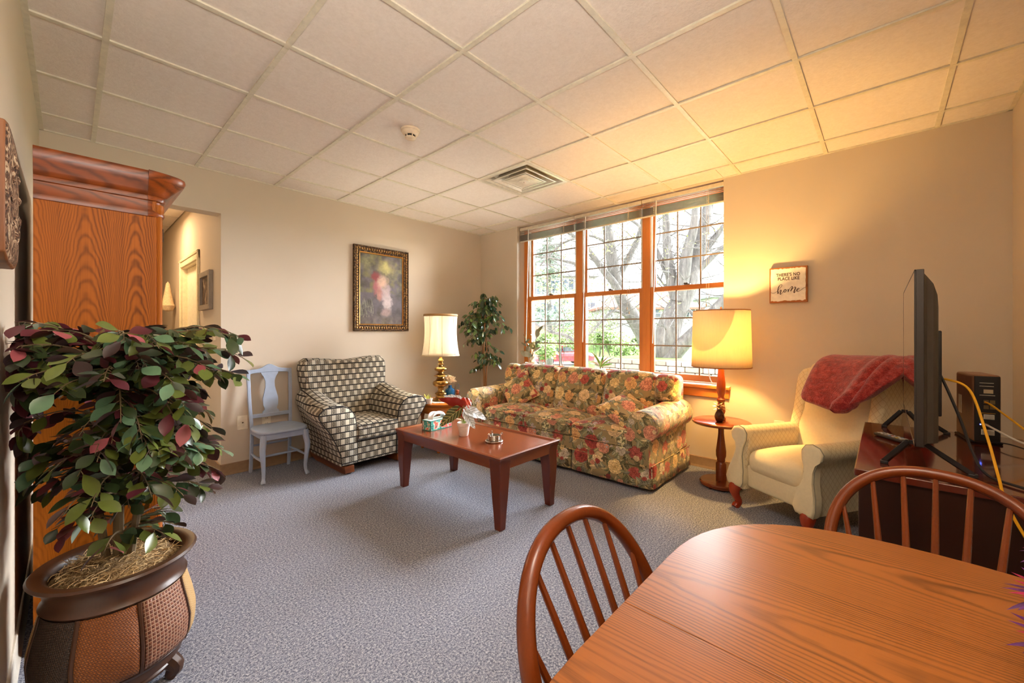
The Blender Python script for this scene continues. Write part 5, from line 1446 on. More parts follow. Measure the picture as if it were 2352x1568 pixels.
# ---------------------------------------------------------------- framed print on the back wall (plain garden scene of the same colours)
def garden():
    N, Mh = 260, 390; rg = np.random.default_rng(8)
    Y, X = np.mgrid[0:Mh, 0:N]; x = X / N; y = Y / Mh
    def fbm(sx, sy, seed):
        g = np.random.default_rng(seed); out = np.zeros((Mh, N)); a = 1
        for o in range(5):
            gx, gy = int(sx * 2 ** o) + 2, int(sy * 2 ** o) + 2
            G_ = g.random((gy, gx)); u = x * (gx - 1.001); v = y * (gy - 1.001)
            i, j = u.astype(int), v.astype(int); fu, fv = u - i, v - j; fu = fu * fu * (3 - 2 * fu); fv = fv * fv * (3 - 2 * fv)
            out += a * ((G_[j, i] * (1 - fu) + G_[j, i + 1] * fu) * (1 - fv) + (G_[j + 1, i] * (1 - fu) + G_[j + 1, i + 1] * fu) * fv); a *= 0.55
        return out / 2.1
    f1, f2, f3 = fbm(4, 6, 1), fbm(6, 9, 2), fbm(14, 20, 3)
    A = np.zeros((Mh, N, 3)); 
    def lay(col, m): 
        nonlocal A
        m = np.clip(m, 0, 1)[..., None]; A = A * (1 - m) + np.array(col) / 255 * m
    lay((112, 104, 112), np.ones_like(x)); lay((74, 72, 60), (f1 - 0.42) * 3); lay((128, 122, 84), (f2 - 0.45) * 4 * (y > 0.45))
    d = np.hypot((x - 0.62) / 0.32, (y - 0.80) / 0.22); lay((206, 198, 130), (1 - d) * 1.2 * f2 * 1.6)
    d = np.hypot((x - 0.15) / 0.28, (y - 0.9) / 0.2); lay((150, 150, 110), (1 - d) * f3 * 1.5)
    for cx, cy, rx, ry, c in ((0.40, 0.56, 0.15, 0.16, (186, 112, 116)), (0.34, 0.68, 0.12, 0.08, (150, 70, 72)), (0.52, 0.60, 0.15, 0.12, (226, 190, 168)), (0.58, 0.44, 0.17, 0.17, (206, 184, 186)), (0.64, 0.32, 0.13, 0.15, (218, 204, 206)), (0.44, 0.42, 0.08, 0.12, (196, 140, 128)), (0.60, 0.17, 0.14, 0.07, (178, 154, 150))):
        d = np.hypot((x - cx) / rx, (y - cy) / ry) + (f3 - 0.5) * 0.9 + (f2 - .5) * 0.6; lay(c, (1.05 - d) * 2.2 * 0.85)
    lay((92, 84, 88), (0.34 - y) * 2.4 * (0.4 + f2) * (np.abs(x - .55) > .2)); lay((176, 160, 140), (0.16 - y) * 4 * f3)
    for i in range(46):
        px_, py_ = rg.uniform(0.0, 0.30), rg.uniform(0.08, 0.30); l = rg.uniform(0.05, 0.13); s = rg.uniform(-0.4, 0.4)
        t = (y - py_) / l; lay((176, 178, 150), (np.abs(x - px_ - s * l * t * t) < 0.004 * (1.2 - t)) * (t > 0) * (t < 1) * 0.7)
    lay((60, 52, 52), (np.hypot((x - .5) / .75, (y - .5) / .7) - 0.75) * 1.2)
    return A * (0.9 + 0.25 * (f3 - 0.5))[..., None]
IM = new_image('garden_print', garden())
m = Mt('garden_print_paper', 0.35); t = m.n('ShaderNodeTexImage'); t.image = IM; tc = m.n('ShaderNodeTexCoord'); m.nt.links.new(tc.outputs['Generated'], (mp := m.n('ShaderNodeMapping')).inputs[0])
sp = m.n('ShaderNodeSeparateXYZ'); cb = m.n('ShaderNodeCombineXYZ'); m.nt.links.new(mp.outputs[0], sp.inputs[0]); m.nt.links.new(sp.outputs[0], cb.inputs[0]); m.nt.links.new(sp.outputs[2], cb.inputs[1]); m.nt.links.new(cb.outputs[0], t.inputs[0]); m.base(t.outputs[0])
T = thing('framed_print', 'misty garden print in an ornate dark gold frame on the back wall', 'picture', (2.955, YB, 1.77))
obj('print', MB().box(2.685, 3.22, YB - 0.012, YB - 0.008, 1.37, 2.165), m.m, T, smooth=0)
fx0, fx1, fz0, fz1 = 2.607, 3.305, 1.292, 2.252
def frame_ring(sec):
    b = MB(); rings = []
    for (cx, cz, sx, sz) in ((fx0, fz0, 1, 1), (fx1, fz0, -1, 1), (fx1, fz1, -1, -1), (fx0, fz1, 1, -1), (fx0, fz0, 1, 1)):
        rings.append([(cx + sx * a, YB - d, cz + sz * a) for a, d in sec])
    return b.loft(rings, cap=False)
mf = Mt('carved_dark_gold_frame', 0.38, 0.55)
vv = mf.noise(mf.coord(), 60, 3, 0.7)
mf.base(mf.ramp(vv, [(0.40, C(34, 22, 14)), (0.55, C(92, 64, 34)), (0.72, C(186, 150, 96))])); mf.bump(vv, 0.9, 0.01)
obj('frame', frame_ring([(0, 0), (0, 0.028), (0.006, 0.034), (0.012, 0.034), (0.016, 0.028), (0.052, 0.022), (0.058, 0.026), (0.064, 0.024), (0.068, 0.016), (0.08, 0.010), (0.08, 0)]), mf.m, T, smooth=30)
obj('inner_lip', frame_ring([(0.068, 0.010), (0.069, 0.0185), (0.076, 0.0165), (0.082, 0.010)]), plain('gold_lip', C(176, 128, 64), 0.35, 0.7), T, smooth=30)
scr = MB()
def scroll(x, z, r): scr.lathe([(r, 0), (r * 0.8, 0.007), (r * 0.35, 0.009), (0, 0.006)], (0, 0, 0), 8, cap=False); k = 4 * 8; L = scr.v[-k:]; scr.v[-k:] = [(x + a, YB - 0.024 - c_, z + b_ * 1.35) for a, b_, c_ in L]
nx, nz = 22, 30
for i in range(nx):
    xx = fx0 + 0.034 + (fx1 - fx0 - 0.068) * i / (nx - 1)
    for zc in (fz0 + 0.034, fz1 - 0.034): scroll(xx, zc, 0.011)
for i in range(1, nz):
    zz = fz0 + 0.034 + (fz1 - fz0 - 0.068) * i / nz
    for xx in (fx0 + 0.034, fx1 - 0.034): scroll(xx, zz, 0.011)
obj('carved_scrolls', scr, plain('dark_gold_scroll', C(150, 112, 66), 0.3, 0.75), T, kind='stuff')

# ---------------------------------------------------------------- oak armoire
M_OAKZ = oak('golden_oak_veneer', C(76, 32, 4), C(172, 94, 16), 'z', 'x', 0.155, 0.118, 95.0, 0.07, 0.5, 0.2, 0.5, 0.55)
M_OAKX = oak('golden_oak_moulding', C(52, 20, 3), C(136, 64, 13), 'x', 'z', 0.09, 0.02, 60.0, 0.11, 0.34, 0.45, 0.6, 0.6)
AX0, AX1, AY0, AY1 = 0.394, 0.762, 0.912, 1.86
T = thing('armoire', 'tall golden oak armoire with crown moulding against the left wall', 'armoire', (0.58, 1.38, 0))
obj('side_panel', MB().box(AX0, AX1, AY0, AY0 + 0.02, 0.0, 1.90), M_OAKZ, T, bevel=0.002)
obj('side_panel', MB().box(AX0, AX1, AY1 - 0.02, AY1, 0.0, 1.90), M_OAKZ, T, bevel=0.002)
obj('back_panel', MB().box(AX0, AX0 + 0.008, AY0 + 0.02, AY1 - 0.02, 0.05, 1.9), M_OAKZ, T, smooth=0)
obj('top_panel', MB().box(AX0, AX1 + 0.06, AY0 - 0.0, AY1, 1.985, 2.003), M_OAKX, T, bevel=0.003)
obj('plinth', MB().box(AX0, AX1 + 0.025, AY0 + 0.02, AY1 - 0.02, 0, 0.09), M_OAKX, T, bevel=0.004)
for yc in (AY0 + 0.022, AY1 - 0.022):
    obj('corner_column', MB().lathe([(0.024, 0.0), (0.024, 0.10), (0.018, 0.11), (0.018, 1.82), (0.024, 1.83), (0.024, 1.86)], (AX1 + 0.006, yc, 0), 20), M_OAKZ, T)
ym = (AY0 + AY1) / 2
for (a, c_) in ((AY0 + 0.05, ym - 0.002), (ym + 0.002, AY1 - 0.05)):
    dr = obj('door', MB().box(AX1, AX1 + 0.02, a, c_, 0.10, 1.80), M_OAKZ, T, bevel=0.003)
    obj('raised_panel', MB().box(AX1 + 0.018, AX1 + 0.028, a + 0.07, c_ - 0.07, 0.2, 1.7), M_OAKZ, dr, bevel=0.006)
    ky = c_ - 0.03 if a < ym - 0.1 else a + 0.03
    obj('knob', MB().lathe([(0.006, 0), (0.012, 0.015), (0.010, 0.022), (0, 0.024)], (0, 0, 0), 12), plain('brass_knob', C(190, 150, 80), 0.25, 1), dr, world=False).matrix_basis = Matrix.Translation((AX1 + 0.02 - 0.58, ky - 1.38, 1.0)) @ Matrix.Rotation(R(90), 4, 'Y')
    hy = a if a < ym - 0.1 else c_
    for hz in (0.3, 1.70):
        obj('hinge', MB().tube([(AX1 + 0.026, hy, hz), (AX1 + 0.026, hy, hz + 0.06)], 0.005, 8), plain('dark_hinge', C(50, 44, 40), 0.4, 0.8), dr)
# crown: side runs flat, the front corner is rounded; profile (outset, z)
CP_ = [(0.0, 1.80), (0.008, 1.802), (0.012, 1.812), (0.010, 1.824), (0.002, 1.832), (0.002, 1.872), (0.012, 1.876), (0.014, 1.888), (0.010, 1.896), (0.018, 1.900), (0.030, 1.918), (0.055, 1.952), (0.066, 1.966), (0.072, 1.985), (0.070, 1.998), (0.064, 2.003), (0, 2.003)]
CPS = [(a * 0.42, z) for a, z in CP_]
rings = [[(AX0, AY0 - a, z) for a, z in CPS], [(AX1 - 0.03, AY0 - a, z) for a, z in CPS]]
obj('crown_side', MB().loft(rings), M_OAKX, T, smooth=25)
rings = []
c0 = (AX1 - 0.03, AY0 + 0.03)
for i in range(9):
    g = i / 8 * math.pi / 2; k = 0.42 + 0.58 * math.sin(g)
    rings.append([(c0[0] + (0.03 + 0.018 * math.sin(g) + a * (0.35 + 0.95 * math.sin(g))) * math.sin(g) + 0.0, c0[1] - (0.032 + a * 0.6) * math.cos(g), z) for a, z in CP_])
rings.append([(AX1 + 0.018 + a * 1.3, AY1 - 0.05, z) for a, z in CP_])
obj('crown_front', MB().loft(rings), M_OAKX, T, smooth=30)

# ---------------------------------------------------------------- carved plaque on the left wall
T = thing('carved_plaque', 'thick carved brown wooden plaque hanging on the left wall', 'wall decor', (XL, 0.24, 1.64))
m = Mt('carved_brown_wood', 0.6)
vv = m.noise(m.coord(), 46, 3, 0.6, 1.5)
m.base(m.ramp(vv, [(0.42, C(62, 36, 22)), (0.52, C(132, 92, 66)), (0.6, C(206, 180, 150))])); m.bump(vv, 1.0, 0.02)
pl_o = [(0.075, 1.475), (0.065, 1.55), (0.065, 1.73), (0.075, 1.81), (0.16, 1.83), (0.32, 1.83), (0.405, 1.81), (0.415, 1.73), (0.415, 1.55), (0.405, 1.475), (0.32, 1.455), (0.16, 1.455)]
obj('board', MB().prism(pl_o, 'yz', XL + 0.003, XL + 0.034), wood('plaque_wood', C(84, 46, 22), C(136, 84, 44), 'z', 0.55, 5, 3), T, bevel=0.004)
cyp, czp = 0.24, 1.643
rings = []
for x, k in ((XL + 0.033, 0.97), (XL + 0.037, 0.92), (XL + 0.039, 0.80), (XL + 0.041, 0.6), (XL + 0.042, 0.2)):
    rings.append([(x, cyp + (y - cyp) * k, czp + (z - czp) * k) for y, z in pl_o])
obj('carved_relief', MB().loft(rings), m.m, T, smooth=50)
for k in range(10):
    g = k * 2 * math.pi / 10
    obj('carved_petal', MB().tube(curve_pts([(XL + 0.034, cyp + 0.05 * math.cos(g), czp + 0.055 * math.sin(g)), (XL + 0.036, cyp + 0.10 * math.cos(g + 0.2), czp + 0.10 * math.sin(g + 0.2)), (XL + 0.033, cyp + 0.14 * math.cos(g + 0.05), czp + 0.14 * math.sin(g + 0.05))], 5), [0.004 + 0.007 * math.sin(math.pi * i / 10) for i in range(11)], 8), m.m, T)
obj('hanger_wire', MB().tube([(XL + 0.003, 0.1, 1.78), (XL + 0.003, 0.24, 1.86), (XL + 0.003, 0.38, 1.78)], 0.0012, 5), M_DK, T)

# ---------------------------------------------------------------- big loropetalum-like tree in a woven pot
BXp, BYp = 0.612, 0.475
T = thing('potted_tree', 'bushy artificial tree with green and purple leaves in a woven urn pot', 'plant', (BXp, BYp, 0))
M_URN = wood('dark_urn_wood', C(38, 21, 12), C(82, 50, 31), 'z', 0.36, 4, 2, 0.5)
def woven(name, c1, c2, c3, sc, diag):
    m = Mt(name, 0.55)
    t = m.n('ShaderNodeTexCoord'); x, y, z = m.xyz(t.outputs['Object'])
    a = y.op('ARCTAN2', x)
    u = a * (0.22 * sc); v = z * sc
    if diag: u, v = u + v * 0.55, v - u * 0.2
    cu, cv = u, v
    st = (cu.floor() + cv.floor()).mod(2.0)
    w_ = ((cu.fract() - 0.5).abs()).max((cv.fract() - 0.5).abs())
    c_ = m.mix(st, c1, c2)
    m.base(m.mix(w_.gt(0.40), c_, c3)); m.bump((w_ * -1.0) + st * 0.2, 0.8, 0.004)
    return m.m
M_WV1 = woven('golden_diagonal_weave', C(150, 84, 20), C(128, 68, 16), C(84, 42, 12), 150, True)
M_WV2 = woven('brown_basket_weave', C(118, 66, 44), C(96, 48, 30), C(168, 136, 112), 84, False)
M_WV3 = woven('dark_diagonal_weave', C(60, 36, 18), C(46, 27, 13), C(30, 17, 8), 150, True)
M_TAN = woven('pale_tan_weave', C(206, 172, 118), C(196, 160, 106), C(176, 140, 90), 150, True)
def urn_r(z):
    K = [(0.045, 0.150), (0.06, 0.160), (0.10, 0.188), (0.16, 0.212), (0.22, 0.216), (0.28, 0.205), (0.34, 0.190), (0.39, 0.182), (0.43, 0.186), (0.455, 0.205)]
    for (a, r0), (b_, r1) in zip(K, K[1:]):
        if a <= z <= b_: return r0 + (r1 - r0) * (z - a) / (b_ - a)
    return K[-1][1]
pot = obj('pot', MB().lathe([(0, 0.045), (0.150, 0.045), (0.166, 0.055), (0.170, 0.066), (0.164, 0.074), (0.178, 0.082), (0.182, 0.11), (0.192, 0.115), (0.196, 0.125), (0.190, 0.132)] + [(urn_r(z) - 0.004, z) for z in (0.16, 0.2, 0.24, 0.28, 0.32, 0.36)] + [(0.190, 0.362), (0.194, 0.368), (0.188, 0.376), (0.182, 0.39), (0.186, 0.42), (0.198, 0.444), (0.216, 0.452), (0.222, 0.460), (0.216, 0.467), (0.19, 0.465), (0.176, 0.455), (0.170, 0.43), (0.0, 0.42)], (0, 0, 0), 56), M_URN, T, world=False, smooth=50)
for k in range(8):
    g0 = R(k * 45 + 14); g1 = g0 + R(41)
    vs = []; nz_, ng = 12, 8
    def fn(u, v, off_=0.004):
        g = g0 + (g1 - g0) * u; z = 0.136 + (0.358 - 0.136) * v; r = urn_r(z) + 0.002
        return (r * math.cos(g), r * math.sin(g), z)
    obj('woven_panel', MB().sheet(fn, ng, nz_), (M_WV3, M_WV1, M_WV2, M_TAN)[(k + 4) % 4 if k % 4 != 3 else 3], pot, world=False, solid=0.004)
    g = R(k * 45 + 12)
    obj('panel_rib', MB().tube([(urn_r(z) * math.cos(g), urn_r(z) * math.sin(g), z) for z in (0.134, 0.17, 0.22, 0.27, 0.32, 0.36)], 0.007, 6), M_URN, pot, world=False)
for k in range(3):
    g = R(k * 120 - 35)
    P = curve_pts([(0.15 * math.cos(g), 0.15 * math.sin(g), 0.07), (0.178 * math.cos(g), 0.178 * math.sin(g), 0.04), (0.165 * math.cos(g), 0.165 * math.sin(g), 0.014), (0.178 * math.cos(g), 0.178 * math.sin(g), 0.0)], 4)
    obj('pot_foot', MB().tube(P, [0.03 - 0.013 * i / (len(P) - 1) for i in range(len(P))], 10), M_URN, pot, world=False)
mm = Mt('dry_moss', 0.95); nn = mm.noise(mm.coord(), 90, 3, 0.7, 2); mm.base(mm.ramp(nn, [(0.35, C(78, 52, 26)), (0.5, C(164, 132, 86)), (0.68, C(222, 198, 156))])); mm.bump(nn, 1, 0.01)
obj('moss', MB().lathe([(0.172, 0.43), (0.14, 0.452), (0.09, 0.466), (0.04, 0.472), (0, 0.474)], (0, 0, 0), 24, cap=False), mm.m, T, world=False)
rr = random.Random(21); b = MB()
for k in range(420):
    g = rr.uniform(0, 6.28); r = 0.155 * math.sqrt(rr.random()); p = Vector((r * math.cos(g), r * math.sin(g), 0.472 - 0.9 * r * r)); q = []
    d_ = Vector((rr.uniform(-1, 1), rr.uniform(-1, 1), rr.uniform(-0.2, 0.5)))
    for i in range(4): q.append(p.copy()); p = p + d_ * 0.013; d_ += Vector((rr.uniform(-.7, .7), rr.uniform(-.7, .7), rr.uniform(-.6, .3)))
    b.tube(q, 0.0012, 3, cap=False)
obj('moss_strands', b, plain('straw_moss', C(206, 176, 128), 0.9, 0, 0.2, 0.3, 40), T, world=False, kind='stuff')
M_TRK = wood('grey_brown_bark', C(70, 58, 40), C(138, 118, 86), 'z', 0.8, 4, 3)
stems = []
for k, (dx, dy, h, w_) in enumerate(((0.0, 0.0, 1.12, 0.017), (0.05, -0.03, 1.0, 0.013), (-0.05, 0.02, 1.0, 0.013))):
    P = curve_pts([(dx * 0.5, dy * 0.5, 0.42), (dx, dy, 0.65), (dx * 1.2 + 0.01, dy * 1.2, 0.85), (dx * 1.4 - 0.01, dy * 1.5, h)], 6); stems.append(P)
    obj('trunk', MB().tube(P, [w_ * (1 - 0.5 * i / (len(P) - 1)) for i in range(len(P))], 8), M_TRK, T, world=False)
M_LV = [leaf_mat('deep_green_leaf', C(50, 66, 34), C(74, 56, 58), 0.32), leaf_mat('olive_green_leaf', C(94, 106, 46), C(108, 84, 76), 0.28), leaf_mat('bluish_green_leaf', C(88, 120, 92), C(140, 154, 138), 0.2), leaf_mat('purple_leaf', C(88, 34, 44), C(128, 58, 72), 0.4), leaf_mat('rose_leaf', C(150, 76, 84), C(168, 96, 106), 0.45), leaf_mat('dark_maroon_leaf', C(44, 18, 18), C(80, 40, 40), 0.45)]
bm_ = leaf_meshes('leaf', [dict(L=0.072, wd=0.0185, fold=0.25, droop=0.12, wide=0.55), dict(L=0.060, wd=0.0195, fold=0.2, droop=0.06, wide=0.55)], M_LV)
NL = len(M_LV); pl = []; tw = MB()
camv = Vector((0.4917 - BXp, -1.5613 - BYp, 1.27))
def branch(base, d, L, n, sag, w8, start=0.12):
    p = Vector(base); d = Vector(d).normalized(); pts = []
    for i in range(9):
        pts.append(p.copy()); p = p + (d + Vector((0, 0, -sag * (i / 8) ** 1.3))).normalized() * (L / 8)
    for q in pts:
        q.x = max(q.x, XL - BXp + 0.035); q.y = min(q.y, AY0 - BYp - 0.05)
    tw.tube(pts, [0.0045 - 0.0035 * i / 8 for i in range(9)], 5)
    for i in range(n):
        t = start + (1 - start) * i / n; f_ = t * 8; j = min(7, int(f_)); q = pts[j].lerp(pts[j + 1], f_ - j)
        dirv = (pts[j + 1] - pts[j]).normalized()
        side = dirv.cross(Vector((rr.uniform(-.4, .4), rr.uniform(-.4, .4), 1))).normalized() * (1 if i % 2 else -1)
        v = dirv * rr.uniform(0.35, 0.9) + side * rr.uniform(0.5, 1.0) + Vector((rr.uniform(-.2, .2), rr.uniform(-.2, .2), rr.uniform(-.75, .15)))
        k = rr.choices(range(NL), w8)[0]
        st = q + v.normalized() * 0.012
        if st.x + v.normalized().x * 0.06 < XL - BXp + 0.012: v.x = abs(v.x)
        if st.y + v.normalized().y * 0.08 > AY0 - BYp - 0.012: v.y = -abs(v.y)
        tw.tube([q, st], 0.0012, 3, cap=False)
        pl.append((bm_[k + NL * rr.randrange(2)], Matrix.Translation(st) @ face(v, rr.uniform(-0.9, 0.9)) @ Matrix.Scale(rr.uniform(0.8, 1.2), 4)))
W_G = (0.42, 0.36, 0.08, 0.06, 0.03, 0.05); W_P = (0.40, 0.08, 0.05, 0.24, 0.11, 0.12); W_B = (0.30, 0.34, 0.24, 0.04, 0.03, 0.05)
def wt(d):
    r_ = d.dot(rt)
    return W_P if r_ < -0.25 else (W_B if r_ > 0.45 else W_G)
# top umbrella: long arching sprays all round
for k in range(40):
    g = k * 2.399; d_ = Vector((math.cos(g), math.sin(g), 0)); r_ = d_.dot(rt); tow = -d_.dot(fw)
    L = 0.35 + (0.10 if r_ < 0 else 0.03) * abs(r_) + rr.uniform(-.05, .05)
    if d_.x < -0.2: L = min(L, 0.26 / max(0.25, -d_.x))
    if d_.dot(fw) > 0.5: L *= 0.75
    z = rr.uniform(0.98, 1.20)
    branch((0.012 * math.cos(g), 0.012 * math.sin(g), z), d_ + Vector((0, 0, 0.75 - 0.2 * rr.random())), L, 24, rr.uniform(0.9, 1.5), wt(d_))
for k in range(10):     # crown top
    g = k * 2.399 + 0.6; d_ = Vector((math.cos(g), math.sin(g), 0.9))
    branch((0, 0, 1.18), d_, 0.26, 11, 0.9, (0.25, 0.2, 0.1, 0.2, 0.08, 0.17))
# the two broad shoulders seen left and right in the photograph
for (a, b_, z, L, n) in ((-1, -0.15, 1.12, 0.36, 16), (-0.9, -0.45, 1.08, 0.36, 16), (-0.8, -0.7, 1.02, 0.34, 15), (-0.95, -0.3, 1.0, 0.34, 15), (-0.7, -0.8, 1.15, 0.34, 15), (1, -0.1, 1.12, 0.38, 18), (1, 0.1, 1.10, 0.36, 18), (0.9, -0.4, 1.08, 0.37, 18), (1, -0.25, 1.0, 0.34, 16), (0.8, -0.55, 1.14, 0.34, 16)):
    d_ = rt * a + fw * b_
    if a < 0: d_ = Vector((max(d_.x, -0.42), d_.y, 0))
    branch((0, 0, z), d_ + up * 0.55, L, n, 1.15, W_P if a < 0 else W_B)
    branch((0, 0, z - 0.08), d_ + up * 0.5 + fw * -0.25, L * 0.95, n, 1.9, W_P if a < 0 else W_B)
# middle and lower tiers
for k in range(46):
    g = k * 2.399 + 1.1; d_ = Vector((math.cos(g), math.sin(g), 0)); z = 0.64 + 0.32 * rr.random()
    if d_.x < -0.3: d_.x = -0.3
    branch((0.015, 0, z), d_ + Vector((0, 0, 0.7)), (0.21 if d_.dot(rt) < -0.3 else 0.26) + 0.07 * rr.random(), 13, 1.5, wt(d_))
for k in range(7):
    d_ = rt * (0.7 + 0.06 * k) + fw * (0.3 - 0.17 * k)
    branch((0.01, 0, 0.80 + 0.02 * k), d_ + up * 0.5, 0.33, 16, 1.4, W_B)
for k in range(7):
    d_ = rt * -(0.7 + 0.04 * k) + fw * (-0.1 - 0.15 * k)
    branch((0.0, 0, 0.70 + 0.03 * k), d_ + up * 0.5, 0.235, 12, 1.4, W_P)
for k in range(14):
    g = k * 2.399 + 2.0; d_ = Vector((math.cos(g), math.sin(g), 0))
    branch((0.01, 0, 0.54 + 0.14 * rr.random()), d_ + up * 0.5, 0.15 + 0.07 * rr.random(), 7, 1.1, wt(d_))
# nearest and outermost leaves first, so that the singled-out ones are those that show largest
pl.sort(key=lambda e: (e[1].translation - camv).length - 0.25 * abs(e[1].translation.dot(rt)))
foliage(T, bm_, pl, limit=300)
obj('twig', tw, M_TRK, T, world=False, kind='stuff')
# ---------------------------------------------------------------- media stand, television and electronics
M_GLOSS = wood('gloss_mahogany_top', C(62, 20, 14), C(98, 38, 22), 'x', 0.07, 4, 1.2, 0.35, 0.5, 0.2, 0.6)
M_ESP = wood('espresso_side', C(26, 12, 8), C(48, 24, 15), 'z', 0.3, 4, 1.2, 0.4)
KX0, KX1, KY0, KY1, KZ = 2.53, 3.637, -2.06, -1.475, 0.75
T = thing('media_stand', 'dark mahogany media stand with glossy top under the television', 'cabinet', ((KX0 + KX1) / 2, (KY0 + KY1) / 2, 0))
obj('top', MB().box(KX0, KX1, KY0, KY1, KZ - 0.028, KZ), M_GLOSS, T, bevel=0.004, seg=3)
obj('side_panel', MB().box(KX0 + 0.012, KX0 + 0.034, KY0 + 0.01, KY1 - 0.012, 0, KZ - 0.028), M_ESP, T, bevel=0.002)
obj('side_panel', MB().box(KX1 - 0.034, KX1 - 0.012, KY0 + 0.01, KY1 - 0.012, 0, KZ - 0.028), M_ESP, T, bevel=0.002)
obj('back_panel', MB().box(KX0 + 0.034, KX1 - 0.034, KY0 + 0.01, KY0 + 0.018, 0.06, KZ - 0.028), M_ESP, T, smooth=0)
obj('shelf', MB().box(KX0 + 0.034, KX1 - 0.034, KY0 + 0.018, KY1 - 0.03, 0.40, 0.42), M_ESP, T, bevel=0.002)
obj('bottom_shelf', MB().box(KX0 + 0.034, KX1 - 0.034, KY0 + 0.018, KY1 - 0.03, 0.07, 0.09), M_ESP, T, bevel=0.002)
xm = (KX0 + KX1) / 2
for a, c_ in ((KX0 + 0.036, xm - 0.002), (xm + 0.002, KX1 - 0.036)):
    d_ = obj('door', MB().box(a, c_, KY1 - 0.03, KY1 - 0.012, 0.09, KZ - 0.03), M_ESP, T, bevel=0.003)
    obj('knob', MB().box((c_ if a < xm - 0.1 else a) - 0.03 * (1 if a < xm - 0.1 else -1) - 0.006, (c_ if a < xm - 0.1 else a) - 0.03 * (1 if a < xm - 0.1 else -1) + 0.006, KY1 - 0.012, KY1 + 0.004, 0.40, 0.46), plain('dark_knob', C(60, 50, 44), 0.3, 0.8), d_, bevel=0.003)
VX0, VX1, VY, VZ0, VZ1 = 2.560, 3.690, -1.640, 0.858, 1.499
T = thing('television', 'large flat television seen edge-on standing on the media stand', 'television', ((VX0 + VX1) / 2, VY, KZ))
ms = Mt('glossy_screen_glass', 0.03, 0, 0.8); ms.base(C(6, 6, 7)); ms.set(Coat_Weight=1.0, Coat_Roughness=0.02, Coat_IOR=1.9)
obj('screen', MB().box(VX0 + 0.008, VX1 - 0.008, VY - 0.004, VY - 0.0005, VZ0 + 0.014, VZ1 - 0.008), ms.m, T, smooth=0)
M_TVP = plain('charcoal_plastic', C(42, 34, 29), 0.45)
b = MB().box(VX0, VX1, VY - 0.026, VY - 0.004, VZ0, VZ1)
for (x0, x1, z0, z1) in ((VX0, VX0 + 0.008, VZ0, VZ1), (VX1 - 0.008, VX1, VZ0, VZ1), (VX0, VX1, VZ1 - 0.008, VZ1), (VX0, VX1, VZ0, VZ0 + 0.014)): b.box(x0, x1, VY - 0.006, VY, z0, z1)
obj('bezel', b, M_TVP, T, bevel=0.002)
rings = []
for y, k in ((-0.024, 0.985), (-0.036, 0.96), (-0.052, 0.90), (-0.064, 0.80), (-0.068, 0.70), (-0.068, 0.3)):
    xc_, zc_ = (VX0 + VX1) / 2, (VZ0 + VZ1) / 2 - 0.03
    hw_, hh = (VX1 - VX0) / 2 * (0.6 + 0.4 * k), (VZ1 - VZ0) / 2
    r_ = []
    for sx, sz in ((-1, -1), (1, -1), (1, 1), (-1, 1)): r_.append((xc_ + sx * hw_ * (0.93 if k < .98 else 1), VY + y, (VZ0 + 0.006 if sz < 0 else VZ1 - 0.006 - (1 - k) * 0.42)))
    rings.append(r_)
obj('back_shell', MB().loft(rings), plain('grey_black_shell', C(70, 62, 54), 0.5), T, smooth=20, bevel=0.004)
obj('port_cover', MB().box(VX0 + 0.12, VX0 + 0.42, VY - 0.078, VY - 0.06, VZ0 + 0.10, VZ0 + 0.42), plain('black_plastic', C(24, 22, 22), 0.4), T, bevel=0.004)
M_LEG = plain('black_metal_leg', C(46, 44, 44), 0.35, 0.5)
for x in (VX0 + 0.13, VX1 - 0.16):
    P = [(x, -1.560, KZ + 0.008), (x, -1.628, KZ + 0.098), (x, -1.672, KZ + 0.098), (x, -1.795, KZ + 0.008)]
    b = MB()
    for i in range(3): b.tube([P[i], P[i + 1]], 0.009, 4, up=(1, 0, 1), flat=1.6)
    b.box(x - 0.012, x + 0.012, -1.572, -1.548, KZ, KZ + 0.012).box(x - 0.012, x + 0.012, -1.808, -1.783, KZ, KZ + 0.012).box(x - 0.01, x + 0.01, -1.665, -1.64, KZ + 0.09, VZ0 + 0.01)
    obj('leg', b, M_LEG, T, bevel=0.002)
T = thing('remote_control', 'black remote control with coloured buttons on the media stand', 'remote', (3.20, -1.588, KZ), R(38))
obj('remote_body', MB().rbox((0, 0, 0.010), (0.17, 0.045, 0.018), 0.008), plain('black_plastic', C(24, 22, 22), 0.4), T, world=False)
bc = [C(200, 200, 196), C(180, 60, 50), C(210, 180, 70), C(90, 130, 180), C(150, 150, 150)]
for i in range(7):
    for j in range(3):
        k = (i * 3 + j * 2) % 5 if i in (1, 3) else 0 if (i + j) % 3 else 4
        obj('button', MB().box(-0.07 + i * 0.021, -0.058 + i * 0.021, -0.016 + j * 0.0125, -0.008 + j * 0.0125, 0.018, 0.0205), plain('button_%d' % k, bc[k], 0.5), T, world=False, smooth=0)
